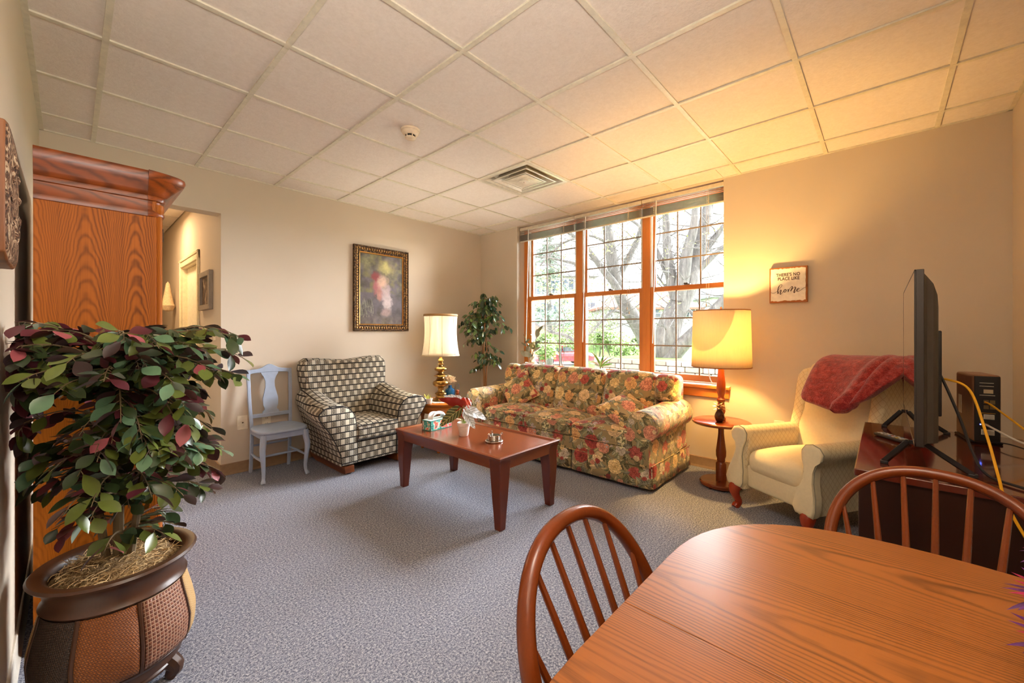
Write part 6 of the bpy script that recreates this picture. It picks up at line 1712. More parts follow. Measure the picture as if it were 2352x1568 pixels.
# modem tower
MX, MY = 3.46, -1.90
T = thing('modem', 'tall grey-brown internet modem tower on the far end of the media stand', 'modem', (MX, MY, KZ), R(9))
M_MOD = plain('taupe_modem_plastic', C(140, 98, 72), 0.4)
def mo(name, mbx, mat, par=None, **k): return obj(name, mbx, mat, par or T, world=False, **k)
mo('case', MB().rbox((0.03, 0.0, 0.165), (0.22, 0.092, 0.315), 0.012), M_MOD)
mo('stand_foot', MB().rbox((0.03, 0, 0.006), (0.20, 0.11, 0.012), 0.005), plain('black_plastic', C(24, 22, 22), 0.4))
bp = mo('back_plate', MB().rbox((-0.081, 0, 0.165), (0.006, 0.082, 0.305), 0.003), plain('black_plastic', C(24, 22, 22), 0.4))
M_WL = plain('white_label', C(222, 214, 196), 0.6)
for (z0, z1, ya, yb_) in ((0.118, 0.140, -0.022, 0.012), (0.045, 0.070, -0.022, 0.020)):
    lb = mo('label', MB().box(-0.0855, -0.0840, ya, yb_, z0, z1), M_WL, bp, smooth=0)
    for q in range(3): mo('barcode_line', MB().box(-0.0862, -0.0854, ya + 0.002, yb_ - 0.002, z0 + 0.003 + q * 0.006, z0 + 0.0045 + q * 0.006), M_DK, bp, smooth=0)
for (z, ya, yb_) in ((0.285, -0.02, 0.025), (0.27, -0.02, 0.025), (0.228, -0.024, 0.025), (0.145, -0.025, 0.026)): mo('trim_line', MB().box(-0.0858, -0.0842, ya, yb_, z, z + 0.002), M_WL if z > .15 else plain('amber_line', C(214, 150, 40), 0.5), bp, smooth=0)
mo('badge', MB().box(-0.0858, -0.0842, -0.018, 0.012, 0.238, 0.256), plain('silver_badge', C(196, 176, 140), 0.4), bp, smooth=0)
for j in range(2):
    for i in range(2): mo('port', MB().box(-0.0865, -0.083, -0.024 + i * 0.02, -0.008 + i * 0.02, 0.165 + j * 0.024, 0.183 + j * 0.024), plain('port_grey', C(110, 92, 60), 0.5), bp, smooth=0)
mo('coax_jack', MB().tube([(-0.082, 0.004, 0.096), (-0.098, 0.004, 0.096)], 0.006, 8), plain('jack_metal', C(110, 90, 60), 0.3, 0.9), bp)
ml_ = emit('blue_led', C(90, 110, 255), 6)
mo('status_light', MB().box(-0.086, -0.084, 0.020, 0.024, 0.090, 0.094), ml_, bp, smooth=0)
lab = mo('label', MB().box(0.06, 0.10, 0.0455, 0.0468, 0.12, 0.21), M_WL, None, smooth=0)
def cable(label, pts, r, col, name='cable'):
    o = obj(name, MB().tube(curve_pts(pts, 10), r, 8), plain(name + '_' + str(len(MATS)), col, 0.45), None)
    return tag(o, label, 'cable')
cable('yellow network cable from the television back hanging down behind the chair', [(2.86, -1.716, 1.075), (2.84, -1.745, 1.085), (2.80, -1.80, 1.05), (2.70, -1.83, 0.90), (2.62, -1.845, 0.785), (2.52, -1.85, 0.72), (2.50, -1.90, 0.60), (2.47, -1.96, 0.50), (2.45, -2.02, 0.38), (2.44, -2.05, 0.2)], 0.0042, C(222, 160, 20))
cable('second yellow network cable plugged into the modem ports', [(3.365, -1.905, 0.948), (3.33, -1.92, 0.94), (3.28, -1.97, 0.89), (3.22, -2.03, 0.83), (3.18, -2.09, 0.80), (3.14, -2.12, 0.70)], 0.004, C(222, 160, 20))
cable('black power cable looping from the television down to the stand', [(2.80, -1.716, 1.12), (2.78, -1.74, 1.05), (2.76, -1.775, 0.93), (2.74, -1.80, 0.83), (2.70, -1.83, 0.765), (2.62, -1.90, 0.757), (2.52, -2.0, 0.756), (2.49, -2.05, 0.70), (2.47, -2.07, 0.4)], 0.0045, C(30, 28, 28))
cable('pale coaxial cable running from the modem to the right', [(3.362, -1.898, 0.846), (3.33, -1.91, 0.845), (3.26, -1.99, 0.80), (3.20, -2.08, 0.775), (3.17, -2.12, 0.70)], 0.0045, C(214, 204, 186))
cable('thin black modem power cord looping on the media stand', [(3.37, -1.93, 0.765), (3.31, -1.97, 0.775), (3.22, -2.03, 0.768), (3.16, -2.10, 0.758), (3.13, -2.12, 0.70)], 0.0028, C(26, 24, 24))

# ---------------------------------------------------------------- dining table
M_TOP = oak('oak_table_veneer', C(54, 26, 9), C(154, 90, 38), 'y', 'x', 0.33, 0.05, 110.0, 0.20, 0.33, 0.6, 0.75, 0.75)
DT0, DT1, DYC, DHW, DZ = 0.62, 1.882, -1.648, 0.462, 0.745
T = thing('dining_table', 'oval oak dining table with a leaf joint in the near corner', 'table', ((DT0 + DT1) / 2, DYC, 0))
def racetrack(x0, x1, hw_, a, n=28, e=2.35, left=True):
    P = []
    for i in range(n + 1):
        g = -math.pi / 2 + math.pi * i / n; c_, s_ = math.cos(g), math.sin(g)
        P.append((x1 - a + a * abs(c_) ** (2 / e), DYC + hw_ * (1 if s_ > 0 else -1) * abs(s_) ** (2 / e)))
    for i in range(n + 1):
        g = math.pi / 2 + math.pi * i / n; c_, s_ = math.cos(g), math.sin(g)
        P.append((x0 + a - a * abs(c_) ** (2 / e), DYC + hw_ * (1 if s_ > 0 else -1) * abs(s_) ** (2 / e)))
    return P
full = racetrack(DT0, DT1, DHW, 0.44)
JX = 1.224
right = [(max(x, JX + 0.0006), y) for x, y in full if x > JX]; right = [(JX + 0.0006, DYC - DHW)] + right + [(JX + 0.0006, DYC + DHW)]
left_ = [(min(x, JX - 0.0006), y) for x, y in full if x < JX]; left_ = [(JX - 0.0006, DYC + DHW)] + left_ + [(JX - 0.0006, DYC - DHW)]
obj('tabletop_leaf', MB().prism(right, 'xy', DZ - 0.026, DZ), M_TOP, T, bevel=0.0012, seg=3)
obj('tabletop_leaf', MB().prism(left_, 'xy', DZ - 0.026, DZ), M_TOP, T, bevel=0.0012, seg=3)
obj('apron', MB().prism([(x * 0.86 + 0.14 * (DT0 + DT1) / 2, DYC + (y - DYC) * 0.80) for x, y in full], 'xy', DZ - 0.10, DZ - 0.026), M_TOP, T, bevel=0.003)
obj('pedestal', MB().lathe([(0.06, 0.20), (0.075, 0.24), (0.06, 0.30), (0.05, 0.42), (0.065, 0.52), (0.09, 0.60), (0.10, DZ - 0.1)], ((DT0 + DT1) / 2, DYC, 0), 24), M_OAKZ, T)
for k in range(4):
    g = R(45 + 90 * k); c_, s_ = math.cos(g), math.sin(g); x, y = (DT0 + DT1) / 2, DYC
    P = curve_pts([(x + 0.03 * c_, y + 0.03 * s_, 0.26), (x + 0.16 * c_, y + 0.14 * s_, 0.24), (x + 0.30 * c_, y + 0.27 * s_, 0.10), (x + 0.40 * c_, y + 0.36 * s_, 0.03)], 5)
    obj('pedestal_foot', MB().tube(P, [0.04 - 0.012 * i / (len(P) - 1) for i in range(len(P))], 8).lathe([(0.026, 0), (0.03, 0.02), (0.024, 0.045)], (x + 0.40 * c_, y + 0.36 * s_, 0), 10), M_OAKZ, T)

# ---------------------------------------------------------------- windsor chairs (local: back at -y, seat centre in front)
M_WND = wood('oak_windsor_stain', C(74, 28, 8), C(124, 56, 19), 'z', 0.24, 4, 2.0, 0.45, 0.5, 0.3)
A_, B_, ZC, TL, EN = 0.244, 0.246, 0.628, R(25.36), 2.237
def windsor():
    T = thing('windsor_chair', 'oak bow-back windsor chair tucked under the near side of the dining table', 'chair', (0, 0, 0), 0.0001, 'windsor chairs at the dining table')
    def bowp(g, k=1.0):
        c_, s_ = math.cos(g), math.sin(g)
        u = A_ * k * (1 if c_ > 0 else -1) * abs(c_) ** (2 / EN); z = ZC + B_ * (1 if s_ > 0 else -1) * abs(s_) ** (2 / EN)
        return u, z
    pts = []
    K = 0.938       # the fitted outline is the outer edge; the rail's centre line runs inside it
    for i in range(61):
        g = R(-42 + 264 * i / 60); u, z = bowp(g); u *= K; z = ZC + (z - ZC) * (K + 0.0)
        if z < 0.445: continue
        pts.append((u, -(z - 0.45) * math.tan(TL), z))
    pts = [(pts[0][0] * 0.985, 0.012, 0.42)] + pts + [(pts[-1][0] * 0.985, 0.012, 0.42)]
    obj('back_bow', MB().tube(pts, 0.0165, 12, flat=1.12, up=(1, 0, 0)), M_WND, T, world=False)
    for k in range(7):
        f_ = (k - 3) / 3
        ub = f_ * 0.135
        # where the spindle meets the bow
        ut = f_ * 0.205
        q = min(0.999, abs(ut) / (A_ * K)); zt = ZC + B_ * K * (1 - q ** EN) ** (1 / EN) - 0.004
        m = MB().tube([(ub, 0.0, 0.425), (ub + (ut - ub) * 0.3, -(0.45 + (zt - .45) * .3 - 0.45) * math.tan(TL), 0.45 + (zt - 0.45) * 0.3), (ub + (ut - ub) * 0.6, -((zt - .45) * .6) * math.tan(TL), 0.45 + (zt - .45) * 0.6), (ut, -(zt - 0.45) * math.tan(TL), zt)], [0.0075, 0.0095, 0.008, 0.006], 8)
        obj('spindle', m, M_WND, T, world=False)
    so = []
    for i in range(36):
        g = 2 * math.pi * i / 36; c_, s_ = math.cos(g), math.sin(g)
        so.append(((0.215 if s_ < 0 else 0.225) * (1 if c_ > 0 else -1) * abs(c_) ** 0.7, 0.17 + 0.205 * (1 if s_ > 0 else -1) * abs(s_) ** 0.75))
    obj('seat', MB().prism(so, 'xy', 0.41, 0.447), M_WND, T, world=False, bevel=0.012, seg=3)
    tops = []
    for sx in (-1, 1):
        for (yt, yb_) in ((0.06, -0.03), (0.29, 0.36)):
            x0, x1 = sx * 0.14, sx * 0.205
            obj('leg', MB().tube([(x1, yb_, 0), (x1 - sx * 0.015, yb_ + (yt - yb_) * .25, 0.10), (x1 - sx * 0.03, yb_ + (yt - yb_) * .45, 0.2), (x1 - sx * 0.045, yb_ + (yt - yb_) * .7, 0.30), (x0, yt, 0.415)], [0.012, 0.016, 0.021, 0.017, 0.013], 10), M_WND, T, world=False)
        obj('stretcher', MB().tube([(sx * 0.177, 0.0, 0.19), (sx * 0.177, 0.165, 0.19), (sx * 0.177, 0.33, 0.19)], [0.008, 0.013, 0.008], 8), M_WND, T, world=False)
    obj('stretcher', MB().tube([(-0.177, 0.165, 0.19), (0, 0.165, 0.19), (0.177, 0.165, 0.19)], [0.008, 0.013, 0.008], 8), M_WND, T, world=False)
    return T
c1 = windsor()
c1.location = (1.239, -1.234, 0); c1.rotation_euler = (0, 0, 3.172)
c2 = c1.copy(); COL.objects.link(c2)
for ch in list(c1.children):
    d_ = ch.copy(); COL.objects.link(d_); d_.parent = c2
c2.location = (1.999, -1.656, 0); c2.rotation_euler = (0, 0, 1.495)
c2['label'] = 'oak bow-back windsor chair at the rounded end of the table before the television'

# ---------------------------------------------------------------- flowers at the right edge
T = thing('flower_vase', 'vase of magenta and purple spiky flowers on the right of the dining table', 'flowers', (1.50, -1.90, DZ))
obj('vase', MB().lathe([(0, 0), (0.04, 0), (0.05, 0.03), (0.045, 0.08), (0.028, 0.12), (0.033, 0.135), (0.03, 0.135), (0.024, 0.12), (0, 0.115)], (1.50, -1.90, DZ), 24), plain('clear_vase', C(200, 206, 206), 0.1), T)
M_PET = [leaf_mat('magenta_petal', C(150, 20, 70), C(110, 26, 84), 0.5), leaf_mat('violet_petal', C(84, 24, 100), C(100, 44, 120), 0.5)]
pm_ = leaf_meshes('petal', [dict(L=0.065, wd=0.0075, fold=0.3, droop=0.15)], M_PET)
for i, (hx, hy, hz, lean) in enumerate(((1.520, -1.762, 0.857, (-0.35, 0.5, 0.75)), (1.432, -1.756, 0.828, (-0.5, 0.3, 0.8)), (1.66, -1.80, 0.885, (0.1, 0.5, 0.8)), (1.46, -1.90, 0.95, (0, 0, 1)))):
    obj('stem', MB().tube(curve_pts([(1.50, -1.90, DZ + 0.10), ((1.50 + hx) / 2, (-1.90 + hy) / 2, hz), (hx, hy, hz)], 5), 0.0025, 6), plain('flower_stem', C(70, 110, 50), 0.5), T)
    A3 = Vector(lean).normalized(); Bv = A3.orthogonal().normalized(); Cv = A3.cross(Bv)
    for q in range(26):
        g = q * 2.399; e = 0.15 + 0.9 * (q / 26)
        dv = Bv * math.cos(g) + Cv * math.sin(g) + A3 * e
        share('petal', pm_[0 if q > 11 else 1], T, mat4=Matrix.Translation(Vector((hx - 1.50, hy + 1.90, hz - DZ))) @ face(dv, 0) @ Matrix.Scale(1.05 - 0.35 * q / 26, 4))
    obj('flower_heart', MB().lathe([(0, -0.006), (0.010, 0), (0.007, 0.008), (0, 0.01)], (hx, hy, hz), 10), plain('yellow_heart', C(210, 170, 60), 0.7), T)
# ---------------------------------------------------------------- outdoors
def ground_z(x, y):
    hi = 0.60 + max(0, x - 14) * 0.075
    lo = -0.45 - 0.04 * (min(x, 25) - 10) + max(0, x - 28) * 0.16
    t = max(0.0, min(1.0, (y - 4.2) / 3.0)); t = t * t * (3 - 2 * t)
    return hi * (1 - t) + lo * t
mg = Mt('spring_lawn', 0.95, 0, 0.1); n1 = mg.noise(mg.coord(), 3.0, 4, 0.7); n2 = mg.noise(mg.coord(), 40, 2)
mg.base(mg.ramp(n1 * 0.5 + n2 * 0.5, [(0.3, C(84, 112, 56)), (0.7, C(122, 148, 84))])); mg.bump(n2, 0.5, 0.03)
lawn = MB().sheet(lambda u, v: (10.3 + 70 * u, -40 + 80 * v, ground_z(10.3 + 70 * u, -40 + 80 * v)), 60, 60)
struct('ground_lawn', lawn, mg.m)
struct('ground_path', MB().box(4.92, 10.3, -12, 14, -0.25, -0.15), plain('pale_concrete', C(190, 186, 178), 0.9), smooth=0)
rd = plain('grey_asphalt', C(120, 120, 124), 0.9)
def road_pt(u, v):
    x = 21.5 + 5.5 * u + 0.0 * v; y = 10 + 16 * v
    return (x, y, ground_z(x, y) + 0.03)
struct('road', MB().sheet(road_pt, 12, 20), rd)
# dry stone retaining wall, every block its own piece
M_ST = []
for i, c_ in enumerate(((150, 142, 130), (136, 124, 112), (160, 152, 142), (124, 116, 106))): M_ST.append(plain('pale_limestone_%d' % i, C(*c_), 0.9, 0, 0.2, 0.12, 14, 0.5, 30, 0.02))
wl = struct('wall_garden')
obj('earth_core', MB().box(10.16, 10.4, -8, 4.25, -0.15, 0.60), plain('earth_joint', C(132, 124, 112), 0.95), wl, smooth=0)
rr = random.Random(9); meshes = []
for k in range(12):
    L = rr.uniform(0.24, 0.5); h = 0.118
    meshes.append((L, obj('stone', MB().rbox((0, 0, 0), (0.15, L - 0.014, h), 0.022, n=1, m=2), M_ST[k % 4], wl, world=False, smooth=40)))
first = [m for m in meshes]
pool = [(L, o.data) for L, o in meshes]
for _, o in meshes: bpy.data.objects.remove(o)
cnt = 0
for row in range(6):
    y = -2.6 - rr.random() * 0.3
    while y < 4.0:
        L, me = pool[rr.randrange(12)]
        o = share('stone', me, wl, (10.10 + rr.uniform(-0.015, 0.015), y + L / 2, -0.09 + row * 0.128)); y += L; cnt += 1
# big multi-stemmed tree
def bark(name, a, b_):
    m = Mt(name, 0.9, 0, 0.2); v = m.coord('Object', (1, 1, 0.2)); n = m.noise(v, 14, 4, 0.7); m.base(m.ramp(n, [(0.35, a), (0.65, b_)])); m.bump(n, 0.7, 0.05); return m.m
M_BK = bark('grey_bark', C(84, 82, 81), C(116, 113, 110))
CAMP = Vector((0.4917, -1.5613, 1.27))
def ray_pt(u, v, wd):
    return CAMP + (fw + rt * ((u - 1176) / 932.55) + up * ((764 - v) / 932.55)) * wd
T = thing('maple_tree', 'large grey multi-stemmed tree just beyond the stone wall', 'tree', tuple(ray_pt(1535, 842, 11.2).xy) + (0.5,))
BR = [  # (points as photo rays + distance, start radius, end radius)
 ([(1530, 850, 9.9), (1528, 800, 9.8), (1540, 745, 9.8), (1560, 700, 9.8), (1585, 645, 9.8), (1598, 600, 9.9), (1612, 540, 9.9), (1628, 470, 10.0), (1640, 380, 10.0)], .34, .10),
 ([(1535, 830, 9.6), (1565, 795, 9.5), (1605, 755, 9.4), (1645, 710, 9.3), (1700, 650, 9.2), (1760, 560, 9.1)], .19, .09),
 ([(1560, 700, 9.9), (1545, 655, 10.0), (1538, 610, 10.0), (1532, 560, 10.1), (1530, 500, 10.1), (1522, 430, 10.2)], .16, .07),
 ([(1558, 690, 9.7), (1572, 620, 9.6), (1580, 570, 9.6), (1594, 520, 9.5), (1600, 440, 9.5)], .17, .07),
 ([(1600, 600, 9.9), (1630, 560, 9.9), (1662, 520, 9.9), (1700, 470, 10.0)], .10, .05),
 ([(1585, 640, 9.8), (1625, 600, 9.7), (1665, 565, 9.7), (1720, 540, 9.6)], .09, .04),
 ([(1545, 650, 10.0), (1520, 600, 10.2), (1500, 560, 10.4), (1470, 520, 10.5), (1440, 500, 10.7)], .09, .03),
 ([(1600, 730, 9.5), (1560, 690, 9.9), (1530, 660, 10.2), (1515, 640, 10.3)], .04, .02)]
twg = MB(); rr = random.Random(31)
def grow(b, p, d, L, r, depth):
    pts = [p.copy()]
    for i in range(5):
        d = (d + Vector((rr.uniform(-.3, .3), rr.uniform(-.3, .3), rr.uniform(-.25, .25)))).normalized(); p = p + d * L / 5; pts.append(p.copy())
    b.tube(pts, [r * (1 - 0.7 * i / 5) for i in range(6)], 5, cap=False)
    if depth:
        for q in pts[2:]:
            if rr.random() < 0.75: grow(b, q, (d + Vector((rr.uniform(-1, 1), rr.uniform(-1, 1), rr.uniform(-.5, .8)))).normalized(), L * 0.62, r * 0.5, depth - 1)
tips = []
for P, r0, r1 in BR:
    c_ = curve_pts([ray_pt(p[0], p[1], p[2] * 1.14) - T.location for p in P], 4); r0 *= 1.14; r1 *= 1.14
    obj('branch', MB().tube(c_, [r0 + (r1 - r0) * i / (len(c_) - 1) for i in range(len(c_))], 12), M_BK, T, world=False, smooth=60)
    for q in c_[6:]:
        if rr.random() < 0.9:
            d_ = Vector((rr.uniform(-1, 1), rr.uniform(-1, 1), rr.uniform(-.2, .9))).normalized(); grow(twg, q, d_, rr.uniform(0.8, 1.7), 0.022, 2); tips.append(q)
obj('twig', twg, M_BK, T, world=False, kind='stuff')
# second tree: its leaning trunk crosses the middle window
T2 = thing('leaning_tree', 'leaning grey tree with long low branches outside the middle window', 'tree', tuple(ray_pt(1500, 800, 12.5).xy) + (0.5,))
BR2 = [([(1500, 850, 12.5), (1480, 775, 12.5), (1455, 730, 12.5), (1432, 690, 12.5), (1415, 645, 12.5), (1405, 590, 12.5), (1398, 540, 12.6), (1390, 480, 12.6)], .26, .15),
 ([(1440, 700, 12.4), (1410, 650, 12.3), (1385, 620, 12.2), (1360, 585, 12.1), (1335, 555, 12.0), (1300, 530, 11.9)], .13, .05),
 ([(1460, 740, 12.5), (1420, 715, 12.2), (1400, 720, 12.0), (1375, 745, 11.7), (1345, 775, 11.4)], .06, .025),
 ([(1415, 645, 12.5), (1445, 590, 12.6), (1468, 540, 12.7), (1480, 480, 12.8)], .12, .06),
 ([(1345, 610, 12.2), (1300, 600, 12.0), (1262, 592, 11.8), (1225, 588, 11.6)], .05, .02),
 ([(1400, 560, 12.5), (1350, 540, 12.4), (1290, 560, 12.2), (1240, 610, 12.0)], .05, .02),
 ([(1330, 790, 11.5), (1300, 770, 11.4), (1265, 762, 11.3), (1225, 740, 11.2)], .05, .03)]
tw2 = MB()
for P, r0, r1 in BR2:
    c_ = curve_pts([ray_pt(*p) - T2.location for p in P], 4)
    obj('branch', MB().tube(c_, [r0 + (r1 - r0) * i / (len(c_) - 1) for i in range(len(c_))], 10), M_BK, T2, world=False, smooth=60)
    for q in c_[3:]:
        d_ = Vector((rr.uniform(-1, 1), rr.uniform(-1, 1), rr.uniform(-.5, .8))).normalized(); grow(tw2, q, d_, rr.uniform(0.7, 1.6), 0.016, 2)
obj('twig', tw2, M_BK, T2, world=False, kind='stuff')
# young leaves: loose pale clusters on both trees, shrubs and a conifer
M_YL = leaf_mat('young_yellow_green_leaf', C(150, 160, 80), C(160, 166, 96), 0.6)
M_SH = leaf_mat('spring_shrub_leaf', C(104, 130, 62), C(120, 140, 80), 0.6)
M_CN = leaf_mat('grey_green_needle', C(120, 142, 124), C(140, 156, 136), 0.7)
def scatter_leaves(root, mat, spots, n, size, seed, flat=0.8):
    r2 = random.Random(seed); b = MB()
    for i in range(n):
        c_, rad = spots[r2.randrange(len(spots))]
        v = Vector((r2.gauss(0, 1), r2.gauss(0, 1), r2.gauss(0, flat)));  v = v.normalized() * rad * (r2.random() ** 0.4)
        p = Vector(c_) + v; d1 = Vector((r2.uniform(-1, 1), r2.uniform(-1, 1), r2.uniform(-1, 1))).normalized(); d2 = d1.orthogonal().normalized(); s = size * r2.uniform(0.6, 1.3)
        b.add([p - d1 * s, p + d2 * s * 0.5, p + d1 * s, p - d2 * s * 0.5], [(0, 1, 2, 3)])
    return obj('foliage', b, mat, root, world=False, smooth=0, kind='stuff')
sp = [(tuple(ray_pt(rr.uniform(1215, 1480), rr.uniform(470, 700), rr.uniform(11, 14)) - T2.location), rr.uniform(0.25, 0.6)) for _ in range(46)]
scatter_leaves(T2, M_YL, sp, 2600, 0.05, 3)
sp = [(tuple(ray_pt(rr.uniform(1500, 1680), rr.uniform(440, 720), rr.uniform(10.5, 13)) - T.location), rr.uniform(0.2, 0.5)) for _ in range(22)]
scatter_leaves(T, M_YL, sp, 260, 0.045, 4)
for i, (u, v, wd, rad, nm, lab) in enumerate(((1290, 772, 26, 1.15, 'shrub', 'pale green shrub beside the red car outside'), (1372, 760, 24, 1.15, 'shrub', 'bushy spring shrub seen low through the middle window'), (1420, 790, 18.5, 0.8, 'shrub', 'brownish low shrub at the foot of the leaning tree'), (1240, 792, 20, 0.8, 'shrub', 'small green shrub behind the rubber plant outside'), (1318, 735, 33, 1.1, 'shrub', 'round green shrub before the far house corner'))):
    p = ray_pt(u, v, wd); R_ = thing(nm, lab, 'shrub', (p.x, p.y, ground_z(p.x, p.y)))
    spots = [((rr.uniform(-rad, rad) * 0.9, rr.uniform(-rad, rad) * 0.9, p.z - ground_z(p.x, p.y) + rr.uniform(-rad, rad) * 0.5), rad * rr.uniform(0.4, 0.7)) for _ in range(9)]
    scatter_leaves(R_, M_SH, spots, 2600, 0.085, 40 + i)
    st = MB()
    for q in range(5): st.tube([(0.05 * q - 0.1, 0, 0), (rr.uniform(-.5, .5), rr.uniform(-.5, .5), max(0.4, p.z - ground_z(p.x, p.y)))], [0.03, 0.012], 5)
    obj('stem', st, M_BK, R_, world=False)
p = ray_pt(1262, 600, 24); R_ = thing('conifer', 'tall grey-green conifer behind the left window', 'tree', (p.x, p.y, ground_z(p.x, p.y)))
obj('trunk', MB().tube([(0, 0, 0), (0, 0, 8.5)], [0.2, 0.04], 8), M_BK, R_, world=False)
spots = []
for k in range(70):
    z = rr.uniform(2.6, 8.4); g = rr.uniform(0, 6.28); r_ = (8.9 - z) * 0.30 * rr.uniform(0.3, 1); spots.append(((r_ * math.cos(g), r_ * math.sin(g), z), 0.42))
scatter_leaves(R_, M_CN, spots, 5200, 0.10, 77, 0.35)

# houses up the slope
M_SID = plain('pale_siding', C(176, 176, 176), 0.8); M_BRK = plain('pinkish_brick', C(160, 130, 120), 0.85, 0, 0.2, 0.15, 8)
M_RF = plain('faded_red_roof', C(150, 104, 92), 0.9, 0, 0.2, 0.1, 6); M_RG = plain('grey_roof', C(122, 122, 126), 0.9); M_WT = plain('white_house_trim', C(240, 240, 240), 0.6); M_PN = plain('blue_grey_window_glass', C(84, 98, 114), 0.15); M_SHT = plain('grey_blue_shutter', C(86, 98, 110), 0.7)
def house(label, u0, u1, wd, vbase, veave, vridge, wall, roof, wins, brick_to=None, group=None):
    a = ray_pt(u0, 764, wd); b_ = ray_pt(u1, 764, wd)
    W_ = (b_ - a).length; ax = (b_ - a).normalized(); ay = Vector((0, 0, 1)).cross(ax)
    if ay.dot(fw) < 0: ay = -ay
    zt = lambda v: 1.27 + (764 - v) / 932.55 * wd
    zb, ze, zr = zt(vbase) - 1.0, zt(veave), zt(vridge)
    T = thing('house', label, 'house', (a.x, a.y, zb), 0.00001)
    D = 5.0
    def wp(x, y, z): p = ax * x + ay * y; return (p.x, p.y, z - zb)
    def bx(x0, x1, y0_, y1_, z0_, z1_): 
        m = MB().box(x0, x1, y0_, y1_, z0_, z1_); m.v = [wp(*p) for p in m.v]; return m
    obj('house_wall', bx(0, W_, 0, D, zb, ze), wall, T, world=False, smooth=0)
    if brick_to: obj('brick_band', bx(-0.02, W_ + 0.02, -0.03, D, zb, zt(brick_to)), M_BRK, T, world=False, smooth=0)
    m = MB(); e = 0.5
    vs = [(-e, -e, ze), (W_ + e, -e, ze), (W_ + e, D + e, ze), (-e, D + e, ze), (-e + 2.0, D / 2, zr), (W_ + e - 2.0, D / 2, zr), (-e, -e, ze - 0.18), (W_ + e, -e, ze - 0.18), (W_ + e, D + e, ze - 0.18), (-e, D + e, ze - 0.18)]
    m.add([wp(*p) for p in vs], [(0, 1, 5, 4), (1, 2, 5), (2, 3, 4, 5), (3, 0, 4), (0, 6, 7, 1), (1, 7, 8, 2), (2, 8, 9, 3), (3, 9, 6, 0), (6, 9, 8, 7)])
    obj('roof', m, roof, T, world=False, smooth=0)
    for (u, v0, v1, wpx, shut) in wins:
        x = (ray_pt(u, 764, wd) - a).length; hw_ = wpx / 2 / 932.55 * wd; z1_, z0_ = zt(v0), zt(v1)
        w_ = obj('window', bx(x - hw_ - 0.1, x + hw_ + 0.1, -0.08, 0, z0_ - 0.1, z1_ + 0.1), M_WT, T, world=False, smooth=0)
        obj('pane', bx(x - hw_, x + hw_, -0.10, -0.06, z0_, (z0_ + z1_) / 2 - 0.03), M_PN, w_, world=False, smooth=0)
        obj('pane', bx(x - hw_, x + hw_, -0.10, -0.06, (z0_ + z1_) / 2 + 0.03, z1_), M_PN, w_, world=False, smooth=0)
        if shut:
            for s in (-1, 1): obj('shutter', bx(x + s * (hw_ + 0.35) - 0.22, x + s * (hw_ + 0.35) + 0.22, -0.09, 0, z0_, z1_), M_SHT, T, world=False, smooth=0)
    return T
house('tall pale house with two rows of windows behind the conifer', 1180, 1362, 42, 760, 632, 560, M_SID, M_RG, [(1238, 650, 675, 9, True), (1262, 648, 672, 9, True), (1280, 645, 668, 9, True), (1300, 642, 664, 8, True), (1262, 696, 716, 14, True), (1345, 652, 668, 8, False), (1350, 695, 716, 8, True), (1224, 655, 675, 8, False)], 745)
house('low white house with faded red roof seen through middle and right windows', 1385, 1600, 36, 745, 706, 672, M_SID, M_RF, [(1402, 712, 728, 9, False), (1560, 708, 727, 12, True), (1590, 708, 726, 10, True), (1450, 712, 728, 12, False), (1510, 710, 728, 12, False)])
house('second distant pale house with grey roof further right', 1640, 1800, 46, 735, 680, 640, M_SID, M_RG, [(1665, 690, 710, 10, True), (1700, 690, 710, 10, True), (1740, 690, 710, 10, False)])

# red parked car seen from behind
p = ray_pt(1292, 815, 28.5)
zc0 = ground_z(p.x, p.y) + 0.03
T = thing('car', 'red parked hatchback with white plate outside the left window', 'car', (p.x, p.y, zc0), R(-30))
mr = Mt('red_car_paint', 0.25); mr.base(C(196, 40, 52)); mr.set(Coat_Weight=0.7)
M_CGL = plain('dark_car_glass', C(60, 66, 72), 0.06); M_TYR = plain('black_tyre', C(44, 44, 46), 0.8)
sec = [(-0.86, 0.30), (-0.90, 0.55), (-0.88, 0.80), (-0.80, 0.90), (0.80, 0.90), (0.88, 0.80), (0.90, 0.55), (0.86, 0.30)]
rings = []
for x, k, dz in ((-2.05, 0.90, 0.05), (-1.98, 0.97, 0.0), (-1.2, 1.0, 0), (0.6, 1, 0), (1.6, 0.98, -0.04), (2.05, 0.9, -0.10), (2.15, 0.8, -0.14)):
    rings.append([(x, y * k, z + (dz if z > 0.6 else 0)) for y, z in sec])
obj('body', MB().loft(rings), mr.m, T, world=False, smooth=40)
rings = []
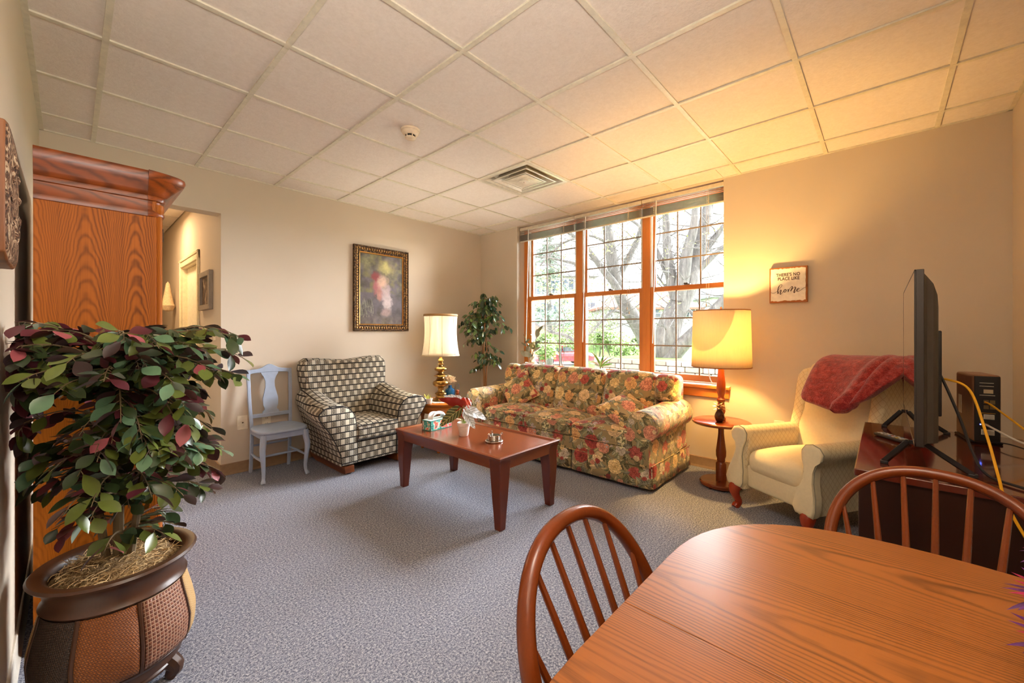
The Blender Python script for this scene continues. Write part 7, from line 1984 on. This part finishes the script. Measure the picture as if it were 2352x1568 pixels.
for x, k, z in ((-1.96, 0.80, 0.88), (-1.75, 0.72, 1.30), (-1.45, 0.68, 1.43), (-0.6, 0.66, 1.46), (0.1, 0.66, 1.40), (0.85, 0.74, 0.90)):
    rings.append([(x, -k, min(z, 0.9)), (x, -k * 0.97, z - 0.06 if z > 1 else z), (x, -k * 0.8, z), (x, k * 0.8, z), (x, k * 0.97, z - 0.06 if z > 1 else z), (x, k, min(z, 0.9))])
obj('cabin', MB().loft(rings), mr.m, T, world=False, smooth=50)
obj('rear_window', MB().add([(-1.945, -0.60, 0.97), (-1.945, 0.60, 0.97), (-1.775, 0.54, 1.30), (-1.775, -0.54, 1.30)], [(0, 1, 2, 3)]), M_CGL, T, world=False, solid=0.02, smooth=0)
for s in (-1, 1):
    obj('side_window', MB().add([(-1.35, s * 0.765, 0.96), (-0.35, s * 0.765, 0.96), (-0.4, s * 0.675, 1.33), (-1.3, s * 0.70, 1.32)], [(0, 1, 2, 3)]), M_CGL, T, world=False, solid=0.02, smooth=0)
    obj('side_window', MB().add([(-0.28, s * 0.765, 0.96), (0.60, s * 0.765, 0.96), (0.15, s * 0.69, 1.31), (-0.3, s * 0.68, 1.33)], [(0, 1, 2, 3)]), M_CGL, T, world=False, solid=0.02, smooth=0)
    obj('tail_light', MB().rbox((-2.02, s * 0.68, 0.76), (0.08, 0.26, 0.14), 0.03, n=2, m=2), plain('tail_lamp_red', C(150, 16, 22), 0.2), T, world=False)
    for x in (-1.35, 1.3):
        wh = obj('wheel', MB().tube([(x, s * 0.72, 0.31), (x, s * 0.90, 0.31)], 0.31, 20), M_TYR, T, world=False)
        obj('hub_cap', MB().tube([(x, s * 0.895, 0.31), (x, s * 0.915, 0.31)], 0.19, 16), plain('alloy_hub', C(196, 198, 202), 0.3, 0.8), wh, world=False)
obj('rear_bumper', MB().rbox((-2.04, 0, 0.46), (0.16, 1.66, 0.22), 0.05, n=2), mr.m, T, world=False)
obj('number_plate', MB().box(-2.075, -2.055, -0.24, 0.24, 0.60, 0.73), plain('white_plate', C(236, 236, 236), 0.5), T, world=False, smooth=0)
